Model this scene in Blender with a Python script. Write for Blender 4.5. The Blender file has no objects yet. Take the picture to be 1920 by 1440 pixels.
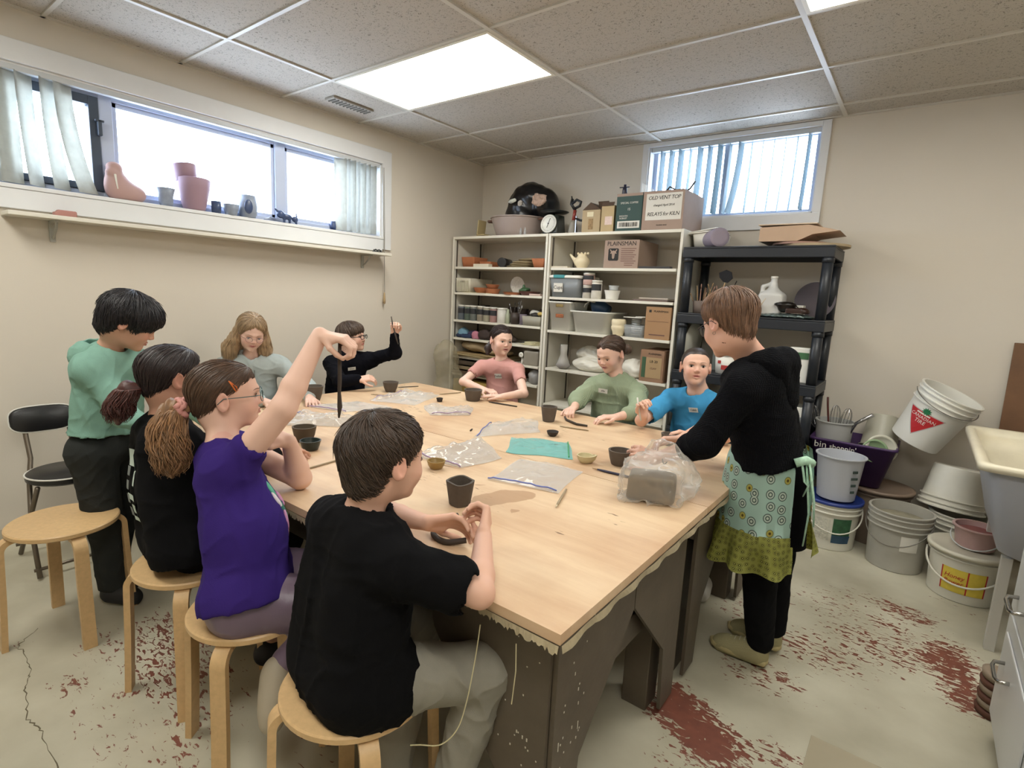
import bpy, bmesh, math, random
import numpy as np
from mathutils import Vector, Matrix
PI = math.pi
sc = bpy.context.scene
COL = sc.collection
rnd = random.Random(7)

# ------------------------------------------------------------------ camera
cd = bpy.data.cameras.new('camera'); cam = bpy.data.objects.new('camera', cd); COL.objects.link(cam)
RR = [[0.7927463, 0.6076613, 0.0479685], [0.1360830, -0.0997240, -0.9856655], [-0.5941672, 0.7879104, -0.1617482]]
m4 = Matrix.Identity(4)
for r_ in range(3):
    m4[r_][0] = RR[0][r_]; m4[r_][1] = -RR[1][r_]; m4[r_][2] = -RR[2][r_]
m4.translation = (3.5969, -4.1513, 1.3854)
cam.matrix_world = m4
cd.sensor_width = 36; cd.lens = 1013.3 / 1920 * 36; cd.clip_start = 0.02; cd.clip_end = 100
sc.camera = cam
# ------------------------------------------------------------------ sky, lights, exposure
w = bpy.data.worlds.new('world'); sc.world = w; w.use_nodes = True
nt = w.node_tree; nt.nodes.clear()
wo = nt.nodes.new('ShaderNodeOutputWorld'); wb = nt.nodes.new('ShaderNodeBackground')
wb.inputs[0].default_value = (0.66, 0.80, 1.0, 1); wb.inputs[1].default_value = 9.0
nt.links.new(wb.outputs[0], wo.inputs[0])
sc.view_settings.view_transform = 'Standard'; sc.view_settings.look = 'None'
sc.view_settings.exposure = 0.6; sc.view_settings.gamma = 1.0; sc.view_settings.use_curve_mapping = False
LAMP = 10.0     # strength of each ceiling panel's diffuser

# ------------------------------------------------------------------ materials
def lin(c):
    if isinstance(c, str):
        c = [int(c[i:i+2], 16) / 255 for i in (0, 2, 4)]
    return tuple(((x + .055) / 1.055) ** 2.4 if x > .04045 else x / 12.92 for x in c) + (1,)
MATS = {}
def mat(name, col, rough=.6, var=.0, vs=8., bump=0., bs=60., metal=0., trans=0., alpha=1., sheen=0., emit=None, attr=None, sub=0., coat=0., weave=0., rib=0., rscale=200.):
    if name in MATS: return MATS[name]
    m = bpy.data.materials.new(name); m.use_nodes = True; MATS[name] = m
    nt = m.node_tree; b = nt.nodes['Principled BSDF']; L = nt.links.new
    c = lin(col)
    b.inputs['Base Color'].default_value = c; b.inputs['Roughness'].default_value = rough
    b.inputs['Metallic'].default_value = metal
    if trans: b.inputs['Transmission Weight'].default_value = trans
    if alpha < 1: b.inputs['Alpha'].default_value = alpha
    if sheen: b.inputs['Sheen Weight'].default_value = sheen
    if coat: b.inputs['Coat Weight'].default_value = coat
    if sub: b.inputs['Subsurface Weight'].default_value = sub; b.inputs['Subsurface Scale'].default_value = .01; b.inputs['Subsurface Radius'].default_value = (1, .35, .2)
    if emit: b.inputs['Emission Color'].default_value = lin(col); b.inputs['Emission Strength'].default_value = emit
    tc = nt.nodes.new('ShaderNodeTexCoord'); src = None
    if attr:
        a = nt.nodes.new('ShaderNodeAttribute'); a.attribute_name = attr; src = a.outputs['Color']
    if var:
        n = nt.nodes.new('ShaderNodeTexNoise'); n.inputs['Scale'].default_value = vs; n.inputs['Detail'].default_value = 6; n.inputs['Roughness'].default_value = .6
        L(tc.outputs['Object'], n.inputs['Vector'])
        h = nt.nodes.new('ShaderNodeHueSaturation'); mr = nt.nodes.new('ShaderNodeMapRange')
        mr.inputs['From Min'].default_value = .25; mr.inputs['From Max'].default_value = .75
        mr.inputs['To Min'].default_value = 1 - var; mr.inputs['To Max'].default_value = 1 + var
        L(n.outputs['Fac'], mr.inputs['Value']); L(mr.outputs[0], h.inputs['Value'])
        if src: L(src, h.inputs['Color'])
        else: h.inputs['Color'].default_value = c
        src = h.outputs[0]
    if src: L(src, b.inputs['Base Color'])
    hs = None
    if bump:
        n = nt.nodes.new('ShaderNodeTexNoise'); n.inputs['Scale'].default_value = bs; n.inputs['Detail'].default_value = 4
        L(tc.outputs['Object'], n.inputs['Vector']); hs = n.outputs['Fac']
    if rib:
        wv = nt.nodes.new('ShaderNodeTexWave'); wv.inputs['Scale'].default_value = rscale; wv.inputs['Distortion'].default_value = .6; wv.bands_direction = 'X'
        L(tc.outputs['Object'], wv.inputs['Vector']); hs = wv.outputs['Fac']; bump = rib
    if weave:
        wv = nt.nodes.new('ShaderNodeTexVoronoi'); wv.inputs['Scale'].default_value = rscale; wv.inputs['Randomness'].default_value = .25
        L(tc.outputs['Object'], wv.inputs['Vector']); hs = wv.outputs['Distance']; bump = weave
    if hs:
        bp = nt.nodes.new('ShaderNodeBump'); bp.inputs['Strength'].default_value = bump; bp.inputs['Distance'].default_value = .004
        L(hs, bp.inputs['Height']); L(bp.outputs[0], b.inputs['Normal'])
    return m

# ------------------------------------------------------------------ object helpers
def tag(o, label=None, cat=None, group=None, kind=None):
    if label: o['label'] = label
    if cat: o['category'] = cat
    if group: o['group'] = group
    if kind: o['kind'] = kind
    return o
def empty(name, loc, label, cat, group=None, rz=0.):
    o = bpy.data.objects.new(name, None); COL.objects.link(o); o.location = loc; o.rotation_euler = (0, 0, rz); o.empty_display_size = .05
    return tag(o, label, cat, group)
def finish(name, bm, m, parent=None, loc=(0, 0, 0), rz=0., smooth=None, rot=None, world=False):
    """bm -> one mesh object; with world=True the geometry is given in world space and the parent's offset is removed."""
    me = bpy.data.meshes.new(name)
    if smooth is not None:
        for f in bm.faces: f.smooth = True
        ang = math.radians(smooth)
        for e in bm.edges:
            if len(e.link_faces) == 2 and e.calc_face_angle(0) > ang: e.smooth = False
    bm.to_mesh(me); bm.free()
    return link(name, me, m, parent, loc, rz, rot, world)
def link(name, me, m, parent=None, loc=(0, 0, 0), rz=0., rot=None, world=False):
    o = bpy.data.objects.new(name, me); COL.objects.link(o)
    for mm in (m if isinstance(m, (list, tuple)) else [m]):
        if mm: me.materials.append(mm)
    o.location = loc; o.rotation_euler = rot if rot else (0, 0, rz)
    if parent is not None:
        o.parent = parent
        if world:
            inv = Matrix.Identity(4)
            chain = []; q = parent
            while q is not None:
                chain.append(q); q = q.parent
            M = Matrix.Identity(4)
            for q in reversed(chain):
                M = M @ (Matrix.Translation(q.location) @ q.rotation_euler.to_matrix().to_4x4())
            inv = M.inverted()
            me.transform(inv)
    return o
def copy_tree(o, loc=None, rz=None, parent=None, label=None, group=None):
    c = o.copy(); COL.objects.link(c)
    if parent is not None: c.parent = parent
    if loc is not None: c.location = loc
    if rz is not None: c.rotation_euler = (0, 0, rz)
    if label: c['label'] = label
    if group: c['group'] = group
    for ch in list(o.children): copy_tree(ch, parent=c)
    return c
def B(): return bmesh.new()
def bx(bm, x0, x1, y0, y1, z0, z1, bev=0., M=None, mi=0):
    vs = [bm.verts.new((x, y, z)) for z in (z0, z1) for y in (y0, y1) for x in (x0, x1)]
    fs = [bm.faces.new([vs[i] for i in f]) for f in ((0, 2, 3, 1), (4, 5, 7, 6), (0, 1, 5, 4), (2, 6, 7, 3), (0, 4, 6, 2), (1, 3, 7, 5))]
    for f in fs: f.material_index = mi
    if bev:
        es = list({e for f in fs for e in f.edges})
        r = bmesh.ops.bevel(bm, geom=es, offset=bev, segments=2, profile=.5, affect='EDGES')
        vs = list({v for f in r['faces'] for v in f.verts} | {v for v in vs if v.is_valid})
    if M is not None:
        for v in vs: v.co = M @ v.co
    return vs
def obox(bm, c, s, rot=(0, 0, 0), bev=0., mi=0):
    from mathutils import Euler
    M = Matrix.Translation(c) @ Euler(rot).to_matrix().to_4x4()
    return bx(bm, -s[0]/2, s[0]/2, -s[1]/2, s[1]/2, -s[2]/2, s[2]/2, bev, M, mi)
def frame_of(d):
    d = Vector(d).normalized(); a = Vector((0, 0, 1)) if abs(d.z) < .9 else Vector((1, 0, 0))
    u = d.cross(a).normalized(); v = u.cross(d).normalized(); return u, v
def tube(bm, pts, r, seg=8, cap=True, mi=0, flat=1.):
    pts = [Vector(p) for p in pts]; n = len(pts); rings = []
    rs = r if isinstance(r, (list, tuple)) else [r] * n
    u = None
    for i, p in enumerate(pts):
        d = (pts[min(i+1, n-1)] - pts[max(i-1, 0)])
        if d.length < 1e-9: d = Vector((0, 0, 1))
        d.normalize()
        if u is None: u, v = frame_of(d)
        else:
            u = (u - d * u.dot(d));
            if u.length < 1e-6: u, v = frame_of(d)
            u.normalize(); v = u.cross(d).normalized()
        rings.append([bm.verts.new(p + (u * math.cos(a) + v * math.sin(a) * flat) * rs[i]) for a in (2 * PI * k / seg for k in range(seg))])
    for a, b in zip(rings, rings[1:]):
        for k in range(seg):
            f = bm.faces.new((a[k], a[(k+1) % seg], b[(k+1) % seg], b[k])); f.material_index = mi
    if cap:
        f = bm.faces.new(rings[0][::-1]); f.material_index = mi
        f = bm.faces.new(rings[-1]); f.material_index = mi
    return rings
def lathe(bm, prof, seg=32, M=None, wob=0., sx=1., mi=0, seed=0, cap=False, fn=None):
    rr = random.Random(seed); ph = [rr.uniform(0, 6.28) for _ in range(6)]; rings = []
    for (r, z) in prof:
        ring = []
        for k in range(seg):
            a = 2 * PI * k / seg; q = r
            if wob: q = r * (1 + wob * (math.sin(2 * a + ph[0] + z * 20) * .5 + math.sin(3 * a + ph[1] - z * 30) * .35 + math.sin(5 * a + ph[2]) * .2))
            if fn: q, z2 = fn(a, q, z)
            else: z2 = z
            co = Vector((q * math.cos(a) * sx, q * math.sin(a), z2))
            ring.append(bm.verts.new(M @ co if M is not None else co))
        rings.append(ring)
    for a, b in zip(rings, rings[1:]):
        for k in range(seg):
            f = bm.faces.new((a[k], a[(k+1) % seg], b[(k+1) % seg], b[k])); f.material_index = mi
    if prof[0][0] > 1e-5: f = bm.faces.new(rings[0][::-1]); f.material_index = mi
    if cap: f = bm.faces.new(rings[-1]); f.material_index = mi
    return rings
def prism(bm, poly, z0, z1, M=None, mi=0):
    a = [bm.verts.new((x, y, z0)) for x, y in poly]; b = [bm.verts.new((x, y, z1)) for x, y in poly]; n = len(poly)
    fs = [bm.faces.new(a[::-1]), bm.faces.new(b)] + [bm.faces.new((a[i], a[(i+1) % n], b[(i+1) % n], b[i])) for i in range(n)]
    for f in fs: f.material_index = mi
    if M is not None:
        for v in a + b: v.co = M @ v.co
    return a + b
def Rt(rx=0, ry=0, rz=0, loc=(0, 0, 0)):
    from mathutils import Euler
    return Matrix.Translation(loc) @ Euler((rx, ry, rz)).to_matrix().to_4x4()
def text_mesh(s, size=1., M=None, ext=.0006, shear=0., spacing=1., align='CENTER'):
    """letters as real thin geometry, returned as a mesh"""
    cu = bpy.data.curves.new('text', 'FONT'); cu.body = s; cu.size = size; cu.extrude = ext; cu.align_x = align; cu.align_y = 'CENTER'
    cu.resolution_u = 2; cu.shear = shear; cu.space_character = spacing
    o = bpy.data.objects.new('text', cu); COL.objects.link(o)
    bpy.context.view_layer.update()
    me = bpy.data.meshes.new_from_object(o.evaluated_get(bpy.context.evaluated_depsgraph_get()))
    bpy.data.objects.remove(o); bpy.data.curves.remove(cu)
    if M is not None: me.transform(M)
    return me
def add_text(bm, s, size, M, mi=0, **k):
    me = text_mesh(s, size, M, **k); n = len(bm.faces); bm.from_mesh(me); bm.faces.ensure_lookup_table()
    for f in bm.faces[n:]: f.material_index = mi
    bpy.data.meshes.remove(me)

def smooth_path(pts, n=40):
    P = np.array(pts, float); o = []
    for i in range(len(P)-1):
        p0, p1, p2, p3 = P[max(i-1, 0)], P[i], P[i+1], P[min(i+2, len(P)-1)]
        for t in np.linspace(0, 1, 8, endpoint=False): o.append(.5*((2*p1)+(-p0+p2)*t+(2*p0-5*p1+4*p2-p3)*t*t+(-p0+3*p1-3*p2+p3)*t**3))
    return [Vector(q) for q in o] + [Vector(P[-1])]

# ------------------------------------------------------------------ implicit surfaces (smooth union of round cones and ellipsoids, meshed by surface nets)
class SDF:
    def __init__(s): s.p = []
    def cone(s, a, b, ra, rb=None, k=.02, op='u', **kw):
        a = np.array(a, float); b = np.array(b, float); rb = ra if rb is None else rb
        s.p.append(dict(t='c', a=a, b=b, ra=ra, rb=rb, k=k, op=op, c=(a+b)/2, R=np.linalg.norm(b-a)/2 + max(ra, rb))); return s
    def ell(s, c, r, M=None, k=.02, op='u'):
        c = np.array(c, float); r = np.array(r if hasattr(r, '__len__') else (r, r, r), float)
        s.p.append(dict(t='e', c=c, r=r, M=None if M is None else np.array(M, float), k=k, op=op, R=r.max())); return s
    def box(s, c, h, M=None, rd=.01, k=.02, op='u'):
        c = np.array(c, float); h = np.array(h, float)
        s.p.append(dict(t='b', c=c, h=h, M=None if M is None else np.array(M, float), rd=rd, k=k, op=op, R=np.linalg.norm(h) + rd)); return s
    def plane(s, c, n, k=.002):      # cuts away the side n points to
        n = np.array(n, float); n /= np.linalg.norm(n)
        s.p.append(dict(t='p', c=np.array(c, float), n=n, k=k, op='p', R=9)); return s
    @staticmethod
    def prim(q, P):
        if q['t'] == 'c':
            a, b = q['a'], q['b']; ba = b - a; L2 = ba @ ba
            pa = P - a; h = np.clip(pa @ ba / max(L2, 1e-12), 0, 1)
            pa = pa - h[:, None] * ba; return np.sqrt(np.einsum('ij,ij->i', pa, pa)) - (q['ra'] + (q['rb'] - q['ra']) * h)
        if q['t'] == 'e':
            X = P - q['c']
            if q['M'] is not None: X = X @ q['M']
            X = X / q['r']; k0 = np.sqrt(np.einsum('ij,ij->i', X, X)); X = X / q['r']; k1 = np.sqrt(np.einsum('ij,ij->i', X, X))
            return np.where(k1 > 1e-6, k0 * (k0 - 1) / np.maximum(k1, 1e-6), -q['r'].min())
        if q['t'] == 'b':
            X = P - q['c']
            if q['M'] is not None: X = X @ q['M']
            d = np.abs(X) - q['h']; return np.linalg.norm(np.maximum(d, 0), axis=1) + np.minimum(d.max(axis=1), 0) - q['rd']
        if q['t'] == 'p': return (P - q['c']) @ q['n']
    def ev(s, P, disp=None):
        d = np.full(len(P), .4)
        for q in s.p:
            if q['op'] == 'u':
                near = np.linalg.norm(P - q['c'], axis=1) < q['R'] + .11
                if not near.any(): continue
                e = s.prim(q, P[near]); dd = d[near]; k = q['k']
                h = np.maximum(k - np.abs(dd - e), 0) / k
                d[near] = np.minimum(dd, e) - h * h * k * .25
            elif q['op'] == 's':
                near = np.linalg.norm(P - q['c'], axis=1) < q['R'] + .06
                if not near.any(): continue
                e = -s.prim(q, P[near]); dd = d[near]; k = q['k']
                h = np.maximum(k - np.abs(dd - e), 0) / k
                d[near] = np.maximum(dd, e) + h * h * k * .25
            else:
                d = np.maximum(d, s.prim(q, P))
        if disp is not None: d = d + disp(P)
        return d
    def ev_blocks(s, C_, P, half):
        # C_ block centres, P (blocks, points, 3); each primitive is only evaluated in the blocks it can touch
        d = np.full(P.shape[:2], .4); n = P.shape[1]
        for q in s.p:
            e0 = s.prim(q, C_)
            if q['op'] == 'u': m = e0 < q['k'] + half + .016
            elif q['op'] == 's': m = e0 < q['k'] + half + .016
            else: m = e0 > -half - .02
            if not m.any(): continue
            e = s.prim(q, P[m].reshape(-1, 3)).reshape(-1, n); dd = d[m]; k = q['k']
            if q['op'] == 'u': h = np.maximum(k - np.abs(dd - e), 0) / k; d[m] = np.minimum(dd, e) - h * h * k * .25
            elif q['op'] == 's': e = -e; h = np.maximum(k - np.abs(dd - e), 0) / k; d[m] = np.maximum(dd, e) + h * h * k * .25
            else: d[m] = np.maximum(dd, e)
        return d
    def bounds(s):
        lo = np.min([q['c'] - q['R'] for q in s.p if q['op'] == 'u'], axis=0); hi = np.max([q['c'] + q['R'] for q in s.p if q['op'] == 'u'], axis=0)
        return lo - .03, hi + .03
    def mesh(s, h=.005, disp=None, f=None, bounds=None):
        own = f is None; f = f or (lambda P: s.ev(P, disp))
        lo, hi = bounds or s.bounds(); n = 8; bs = h * n
        nb = np.ceil((hi - lo) / bs).astype(int)
        g = np.stack(np.meshgrid(*[np.arange(k) for k in nb], indexing='ij'), -1).reshape(-1, 3)
        c = lo + (g + .5) * bs
        keep = np.abs(f(c)) < bs * .866 * 1.25 + .012
        g = g[keep]
        if len(g) == 0: return np.zeros((0, 3)), np.zeros((0, 4), int)
        o9 = np.stack(np.meshgrid(*[np.arange(9)] * 3, indexing='ij'), -1).reshape(-1, 3)
        S = np.empty((len(g), 729), np.float32)
        for i in range(0, len(g), 400):
            P = lo + (g[i:i+400, None, :] * n + o9[None]) * h
            if own:
                d = s.ev_blocks(lo + (g[i:i+400] + .5) * bs, P, bs * .866)
                if disp is not None: d = d + disp(P.reshape(-1, 3)).reshape(-1, 729)
                S[i:i+400] = d
            else: S[i:i+400] = f(P.reshape(-1, 3)).reshape(-1, 729)
        S = S.reshape(-1, 9, 9, 9); S[S == 0] = 1e-7
        corner = [(i, j, k) for i in (0, 1) for j in (0, 1) for k in (0, 1)]
        C = [S[:, i:i+8, j:j+8, k:k+8] for i, j, k in corner]
        neg = sum((x < 0).astype(np.int8) for x in C); act = (neg > 0) & (neg < 8)
        bi, ci, cj, ck = np.nonzero(act)
        V = np.stack([x[act] for x in C], 1)
        acc = np.zeros((len(bi), 3)); cnt = np.zeros(len(bi))
        for a in range(8):
            for b in range(a + 1, 8):
                da = np.array(corner[b]) - np.array(corner[a])
                if np.abs(da).sum() != 1: continue
                m = (V[:, a] < 0) != (V[:, b] < 0)
                t = V[m, a] / (V[m, a] - V[m, b])
                acc[m] += np.array(corner[a]) + t[:, None] * da; cnt[m] += 1
        cell = g[bi] * n + np.stack([ci, cj, ck], 1)
        verts = lo + (cell + acc / cnt[:, None]) * h
        NN = nb * n + 4
        key = lambda c: (c[:, 0].astype(np.int64) * NN[1] + c[:, 1]) * NN[2] + c[:, 2]
        K = key(cell); od = np.argsort(K); Ks = K[od]
        def look(c):
            kk = key(c); i = np.searchsorted(Ks, kk); i = np.minimum(i, len(Ks) - 1); ok = (Ks[i] == kk) & (c >= 0).all(1); return od[i], ok
        faces = []
        for ax in range(3):
            s0 = S[:, :8, :8, :8]; sl = [slice(0, 8)] * 3; sl[ax] = slice(1, 9); s1 = S[(slice(None), *sl)]
            m = (s0 < 0) != (s1 < 0); bi2, i2, j2, k2 = np.nonzero(m); base = g[bi2] * n + np.stack([i2, j2, k2], 1)
            u = np.zeros(3, int); v = np.zeros(3, int); u[(ax+1) % 3] = 1; v[(ax+2) % 3] = 1
            q = [look(base - u - v), look(base - v), look(base), look(base - u)]
            ok = q[0][1] & q[1][1] & q[2][1] & q[3][1]; F = np.stack([x[0] for x in q], 1); flip = (s0[m] > 0)
            F[flip] = F[flip][:, ::-1]; faces.append(F[ok])
        return verts, np.concatenate(faces)
def net_object(name, vf, m, parent=None, color=None, world=True, smooth=True):
    v, f = vf
    me = bpy.data.meshes.new(name)
    me.vertices.add(len(v)); me.vertices.foreach_set('co', v.astype(np.float32).ravel())
    me.loops.add(len(f) * 4); me.loops.foreach_set('vertex_index', f.astype(np.int32).ravel())
    me.polygons.add(len(f)); me.polygons.foreach_set('loop_start', np.arange(0, len(f) * 4, 4, dtype=np.int32)); me.polygons.foreach_set('loop_total', np.full(len(f), 4, np.int32))
    me.update(calc_edges=True); me.validate()
    if smooth: me.polygons.foreach_set('use_smooth', np.ones(len(me.polygons), bool))
    if color is not None:
        at = me.color_attributes.new('Col', 'FLOAT_COLOR', 'POINT'); cc = np.ones((len(v), 4), np.float32); cc[:, :3] = color; at.data.foreach_set('color', cc.ravel())
    return link(name, me, m, parent, world=world)
def snoise(P, fr, seed=0, n=6):
    rs = np.random.RandomState(seed); o = np.zeros(len(P))
    for i in range(n):
        d = rs.normal(size=3); d /= np.linalg.norm(d); o += np.sin(P @ (d * fr * rs.uniform(.6, 1.6)) * 6.28 + rs.uniform(0, 6.28))
    return o / n
# ================================================================== THE SETTING
H = 2.6
def struct(name, bm, m, parent=None, smooth=None, **k):
    o = finish(name, bm, m, parent, smooth=smooth, **k)
    if parent is None: o['kind'] = 'structure'
    return o
M_wall = mat('painted_wall', 'd2cabd', .75, var=.02, vs=1.2, bump=.12, bs=300)
M_trim = mat('white_trim_paint', 'd9dadb', .45, var=.02)
M_white = mat('white_shelf_paint', 'd9d5c9', .5, var=.03, vs=5)
X1, Y1 = 4.55, -6.6   # right wall, wall behind the camera
# --- floor: cream paint worn through to red-brown, wear mapped where it really is
def floor_mat():
    m = bpy.data.materials.new('worn_painted_floor'); m.use_nodes = True; nt = m.node_tree; L = nt.links.new; b = nt.nodes['Principled BSDF']
    N = lambda t: nt.nodes.new('ShaderNode' + t)
    tc = N('TexCoord'); at = N('Attribute'); at.attribute_name = 'wear'
    mp = N('Mapping'); mp.inputs['Rotation'].default_value = (0, 0, .62); mp.inputs['Scale'].default_value = (26, 60, 1); L(tc.outputs['Object'], mp.inputs[0])
    n1 = N('TexNoise'); n1.inputs['Scale'].default_value = 1; n1.inputs['Detail'].default_value = 7; n1.inputs['Roughness'].default_value = .6; n1.inputs['Distortion'].default_value = .9; L(mp.outputs[0], n1.inputs['Vector'])
    mr = N('MapRange'); mr.inputs['From Min'].default_value = .22; mr.inputs['From Max'].default_value = .78; L(n1.outputs['Fac'], mr.inputs['Value'])
    ad = N('Math'); ad.operation = 'ADD'; L(mr.outputs[0], ad.inputs[0]); L(at.outputs['Fac'], ad.inputs[1])
    th = N('MapRange'); th.inputs['From Min'].default_value = 1.0; th.inputs['From Max'].default_value = 1.03; L(ad.outputs[0], th.inputs['Value'])
    n2 = N('TexNoise'); n2.inputs['Scale'].default_value = 3; n2.inputs['Detail'].default_value = 8; L(tc.outputs['Object'], n2.inputs['Vector'])
    cr = N('ValToRGB'); cr.color_ramp.elements[0].color = lin('aaa48f'); cr.color_ramp.elements[0].position = .3; cr.color_ramp.elements[1].color = lin('c6c1ad'); cr.color_ramp.elements[1].position = .65; L(n2.outputs['Fac'], cr.inputs[0])
    rd = N('ValToRGB'); rd.color_ramp.elements[0].color = lin('693f35'); rd.color_ramp.elements[1].color = lin('87503f'); n3 = N('TexNoise'); n3.inputs['Scale'].default_value = 25; L(tc.outputs['Object'], n3.inputs['Vector']); L(n3.outputs['Fac'], rd.inputs[0])
    mx = N('Mix'); mx.data_type = 'RGBA'; L(th.outputs[0], mx.inputs[0]); L(cr.outputs[0], mx.inputs[6]); L(rd.outputs[0], mx.inputs[7]); L(mx.outputs[2], b.inputs['Base Color'])
    b.inputs['Roughness'].default_value = .45
    bp = N('Bump'); bp.inputs['Strength'].default_value = .3; bp.inputs['Distance'].default_value = .002; bp.invert = True; L(th.outputs[0], bp.inputs['Height']); L(bp.outputs[0], b.inputs['Normal'])
    return m
def build_floor():
    st = .05; xs = np.arange(-.1, X1 + .15, st); ys = np.arange(Y1 - .1, .15, st)
    me = bpy.data.meshes.new('floor'); nx, ny = len(xs), len(ys)
    gx, gy = np.meshgrid(xs, ys, indexing='ij'); v = np.stack([gx.ravel(), gy.ravel(), np.zeros(gx.size)], 1)
    i = np.arange(nx-1)[:, None] * ny + np.arange(ny-1)[None]; f = np.stack([i, i + ny, i + ny + 1, i + 1], -1).reshape(-1, 4)
    me.from_pydata(v.tolist(), [], f.tolist())
    wear = np.full(len(v), .06)
    # x, y, radius x, radius y, rotation, strength
    for cx, cy, rx, ry, ro, s in ((3.10, -2.44, .12, .10, .3, .84), (3.20, -2.50, .15, .10, -.3, .86), (3.05, -2.36, .06, .06, 0, .7), (3.70, -1.14, .13, .07, -.3, .64), (3.86, -1.45, .10, .18, .1, .74), (3.90, -1.66, .08, .13, 0, .70),
        (3.76, -1.50, .14, .16, 0, .50), (3.60, -1.52, .22, .2, 0, .46), (3.42, -1.75, .24, .15, 0, .47), (3.28, -2.05, .18, .12, 0, .46), (3.42, -2.42, .12, .08, 0, .46), (3.30, -2.68, .2, .10, 0, .48), (3.62, -1.10, .26, .09, 0, .42), (3.66, -1.30, .12, .06, -.4, .52),
        (3.10, -1.60, .16, .2, 0, .40), (3.42, -1.3, .2, .2, 0, .38), (1.42, -3.38, .26, .16, .1, .50), (1.62, -3.45, .30, .16, .1, .50), (1.30, -3.56, .18, .12, 0, .38), (1.45, -3.72, .08, .05, 0, .50), (1.9, -3.5, .2, .12, 0, .42),
        (1.75, -3.70, .30, .10, 0, .33), (2.05, -3.60, .2, .1, 0, .38), (1.05, -3.80, .04, .06, 0, .45), (3.65, -1.95, .12, .1, 0, .22), (2.5, -3.3, .3, .2, 0, .28), (3.55, -2.45, .12, .1, 0, .20), (3.95, -.8, .2, .15, 0, .3)):
        X, Y = v[:, 0] - cx, v[:, 1] - cy; c, s_ = math.cos(ro), math.sin(ro); u = (X * c + Y * s_) / rx; t = (-X * s_ + Y * c) / ry
        wear = np.maximum(wear, s * np.exp(-(u*u + t*t) ** 1.3 * .55))
    a = me.attributes.new('wear', 'FLOAT', 'POINT'); a.data.foreach_set('value', wear.astype(np.float32))
    o = link('floor', me, floor_mat()); o['kind'] = 'structure'
build_floor()
# hairline crack in the paint near the front left stool
b = B(); cp = [(.98, -3.70), (1.06, -3.78), (1.12, -3.77), (1.27, -3.785), (1.36, -3.82), (1.53, -3.843), (1.62, -3.83), (1.81, -3.835), (1.95, -3.86)]
pp = []
for (xa, ya), (xb, yb) in zip(cp, cp[1:]):
    for k in range(8): pp.append((xa + (xb-xa)*k/8 + rnd.uniform(-.006, .006), ya + (yb-ya)*k/8 + rnd.uniform(-.006, .006), .0006))
tube(b, pp, [rnd.uniform(.0006, .0022) for _ in pp], 5)
o = struct('trim_1', b, mat('crack_dirt', '6e6552', .9)); o['label'] = 'thin jagged crack across the cream floor'
# --- walls: left with long window opening, back with one opening, right and front plain
WL = dict(y0=-3.62, y1=-1.235, z0=1.80, z1=2.36)      # left window opening
WB = dict(x0=1.70, x1=2.89, z0=2.02, z1=2.565)        # back window opening
b = B(); T = .18
bx(b, -T, 0, Y1, WL['y0'], 0, H); bx(b, -T, 0, WL['y1'], 0, 0, H); bx(b, -T, 0, WL['y0'], WL['y1'], 0, WL['z0']); bx(b, -T, 0, WL['y0'], WL['y1'], WL['z1'], H)
struct('wall_left', b, M_wall)
b = B(); bx(b, -T, WB['x0'], 0, T, 0, H); bx(b, WB['x1'], X1 + T, 0, T, 0, H); bx(b, WB['x0'], WB['x1'], 0, T, 0, WB['z0']); bx(b, WB['x0'], WB['x1'], 0, T, WB['z1'], H)
struct('wall_back', b, M_wall)
b = B(); bx(b, X1, X1 + T, Y1, 0, 0, H); struct('wall_right', b, M_wall)
b = B(); bx(b, -T, X1 + T, Y1 - T, Y1, 0, H); struct('wall_front', b, M_wall)
# --- ceiling: mineral fibre tiles in a T-bar grid
def ceil_mat():
    m = bpy.data.materials.new('fissured_ceiling_tile'); m.use_nodes = True; nt = m.node_tree; L = nt.links.new; b_ = nt.nodes['Principled BSDF']; N = lambda t: nt.nodes.new('ShaderNode' + t)
    tc = N('TexCoord'); n = N('TexNoise'); n.inputs['Scale'].default_value = 95; n.inputs['Detail'].default_value = 3; n.inputs['Distortion'].default_value = 1.5; L(tc.outputs['Object'], n.inputs['Vector'])
    cr = N('ValToRGB'); cr.color_ramp.elements[0].position = .34; cr.color_ramp.elements[0].color = lin('7c756a'); cr.color_ramp.elements[1].position = .42; cr.color_ramp.elements[1].color = lin('b9b1a4'); L(n.outputs['Fac'], cr.inputs[0])
    n2 = N('TexNoise'); n2.inputs['Scale'].default_value = 1.5; n2.inputs['Detail'].default_value = 5; L(tc.outputs['Object'], n2.inputs['Vector'])
    mx = N('Mix'); mx.data_type = 'RGBA'; mx.blend_type = 'MULTIPLY'; mx.inputs[0].default_value = .25; L(cr.outputs[0], mx.inputs[6]); L(n2.outputs['Color'], mx.inputs[7]); 
    h = N('HueSaturation'); h.inputs['Saturation'].default_value = .8; L(cr.outputs[0], h.inputs['Color']); L(h.outputs[0], b_.inputs['Base Color']); b_.inputs['Roughness'].default_value = .9
    bp = N('Bump'); bp.inputs['Strength'].default_value = .5; bp.inputs['Distance'].default_value = .003; L(cr.outputs[0], bp.inputs['Height']); L(bp.outputs[0], b_.inputs['Normal'])
    return m
b = B(); bx(b, -T, X1 + T, Y1 - T, T, H + .008, H + .06); struct('ceiling', b, ceil_mat())
GX = [.573, 1.7922, 3.0114, 4.2306]; GY = [-.248 - .6096 * k for k in range(11)]
M_tbar = mat('ceiling_t_bar', 'c9c5bb', .4)
b = B(); g = .012
for x in GX: bx(b, x - g, x + g, Y1, 0, H - .001, H + .010)
for y in GY: bx(b, 0, X1, y - g * .8, y + g * .8, H, H + .010)
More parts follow.
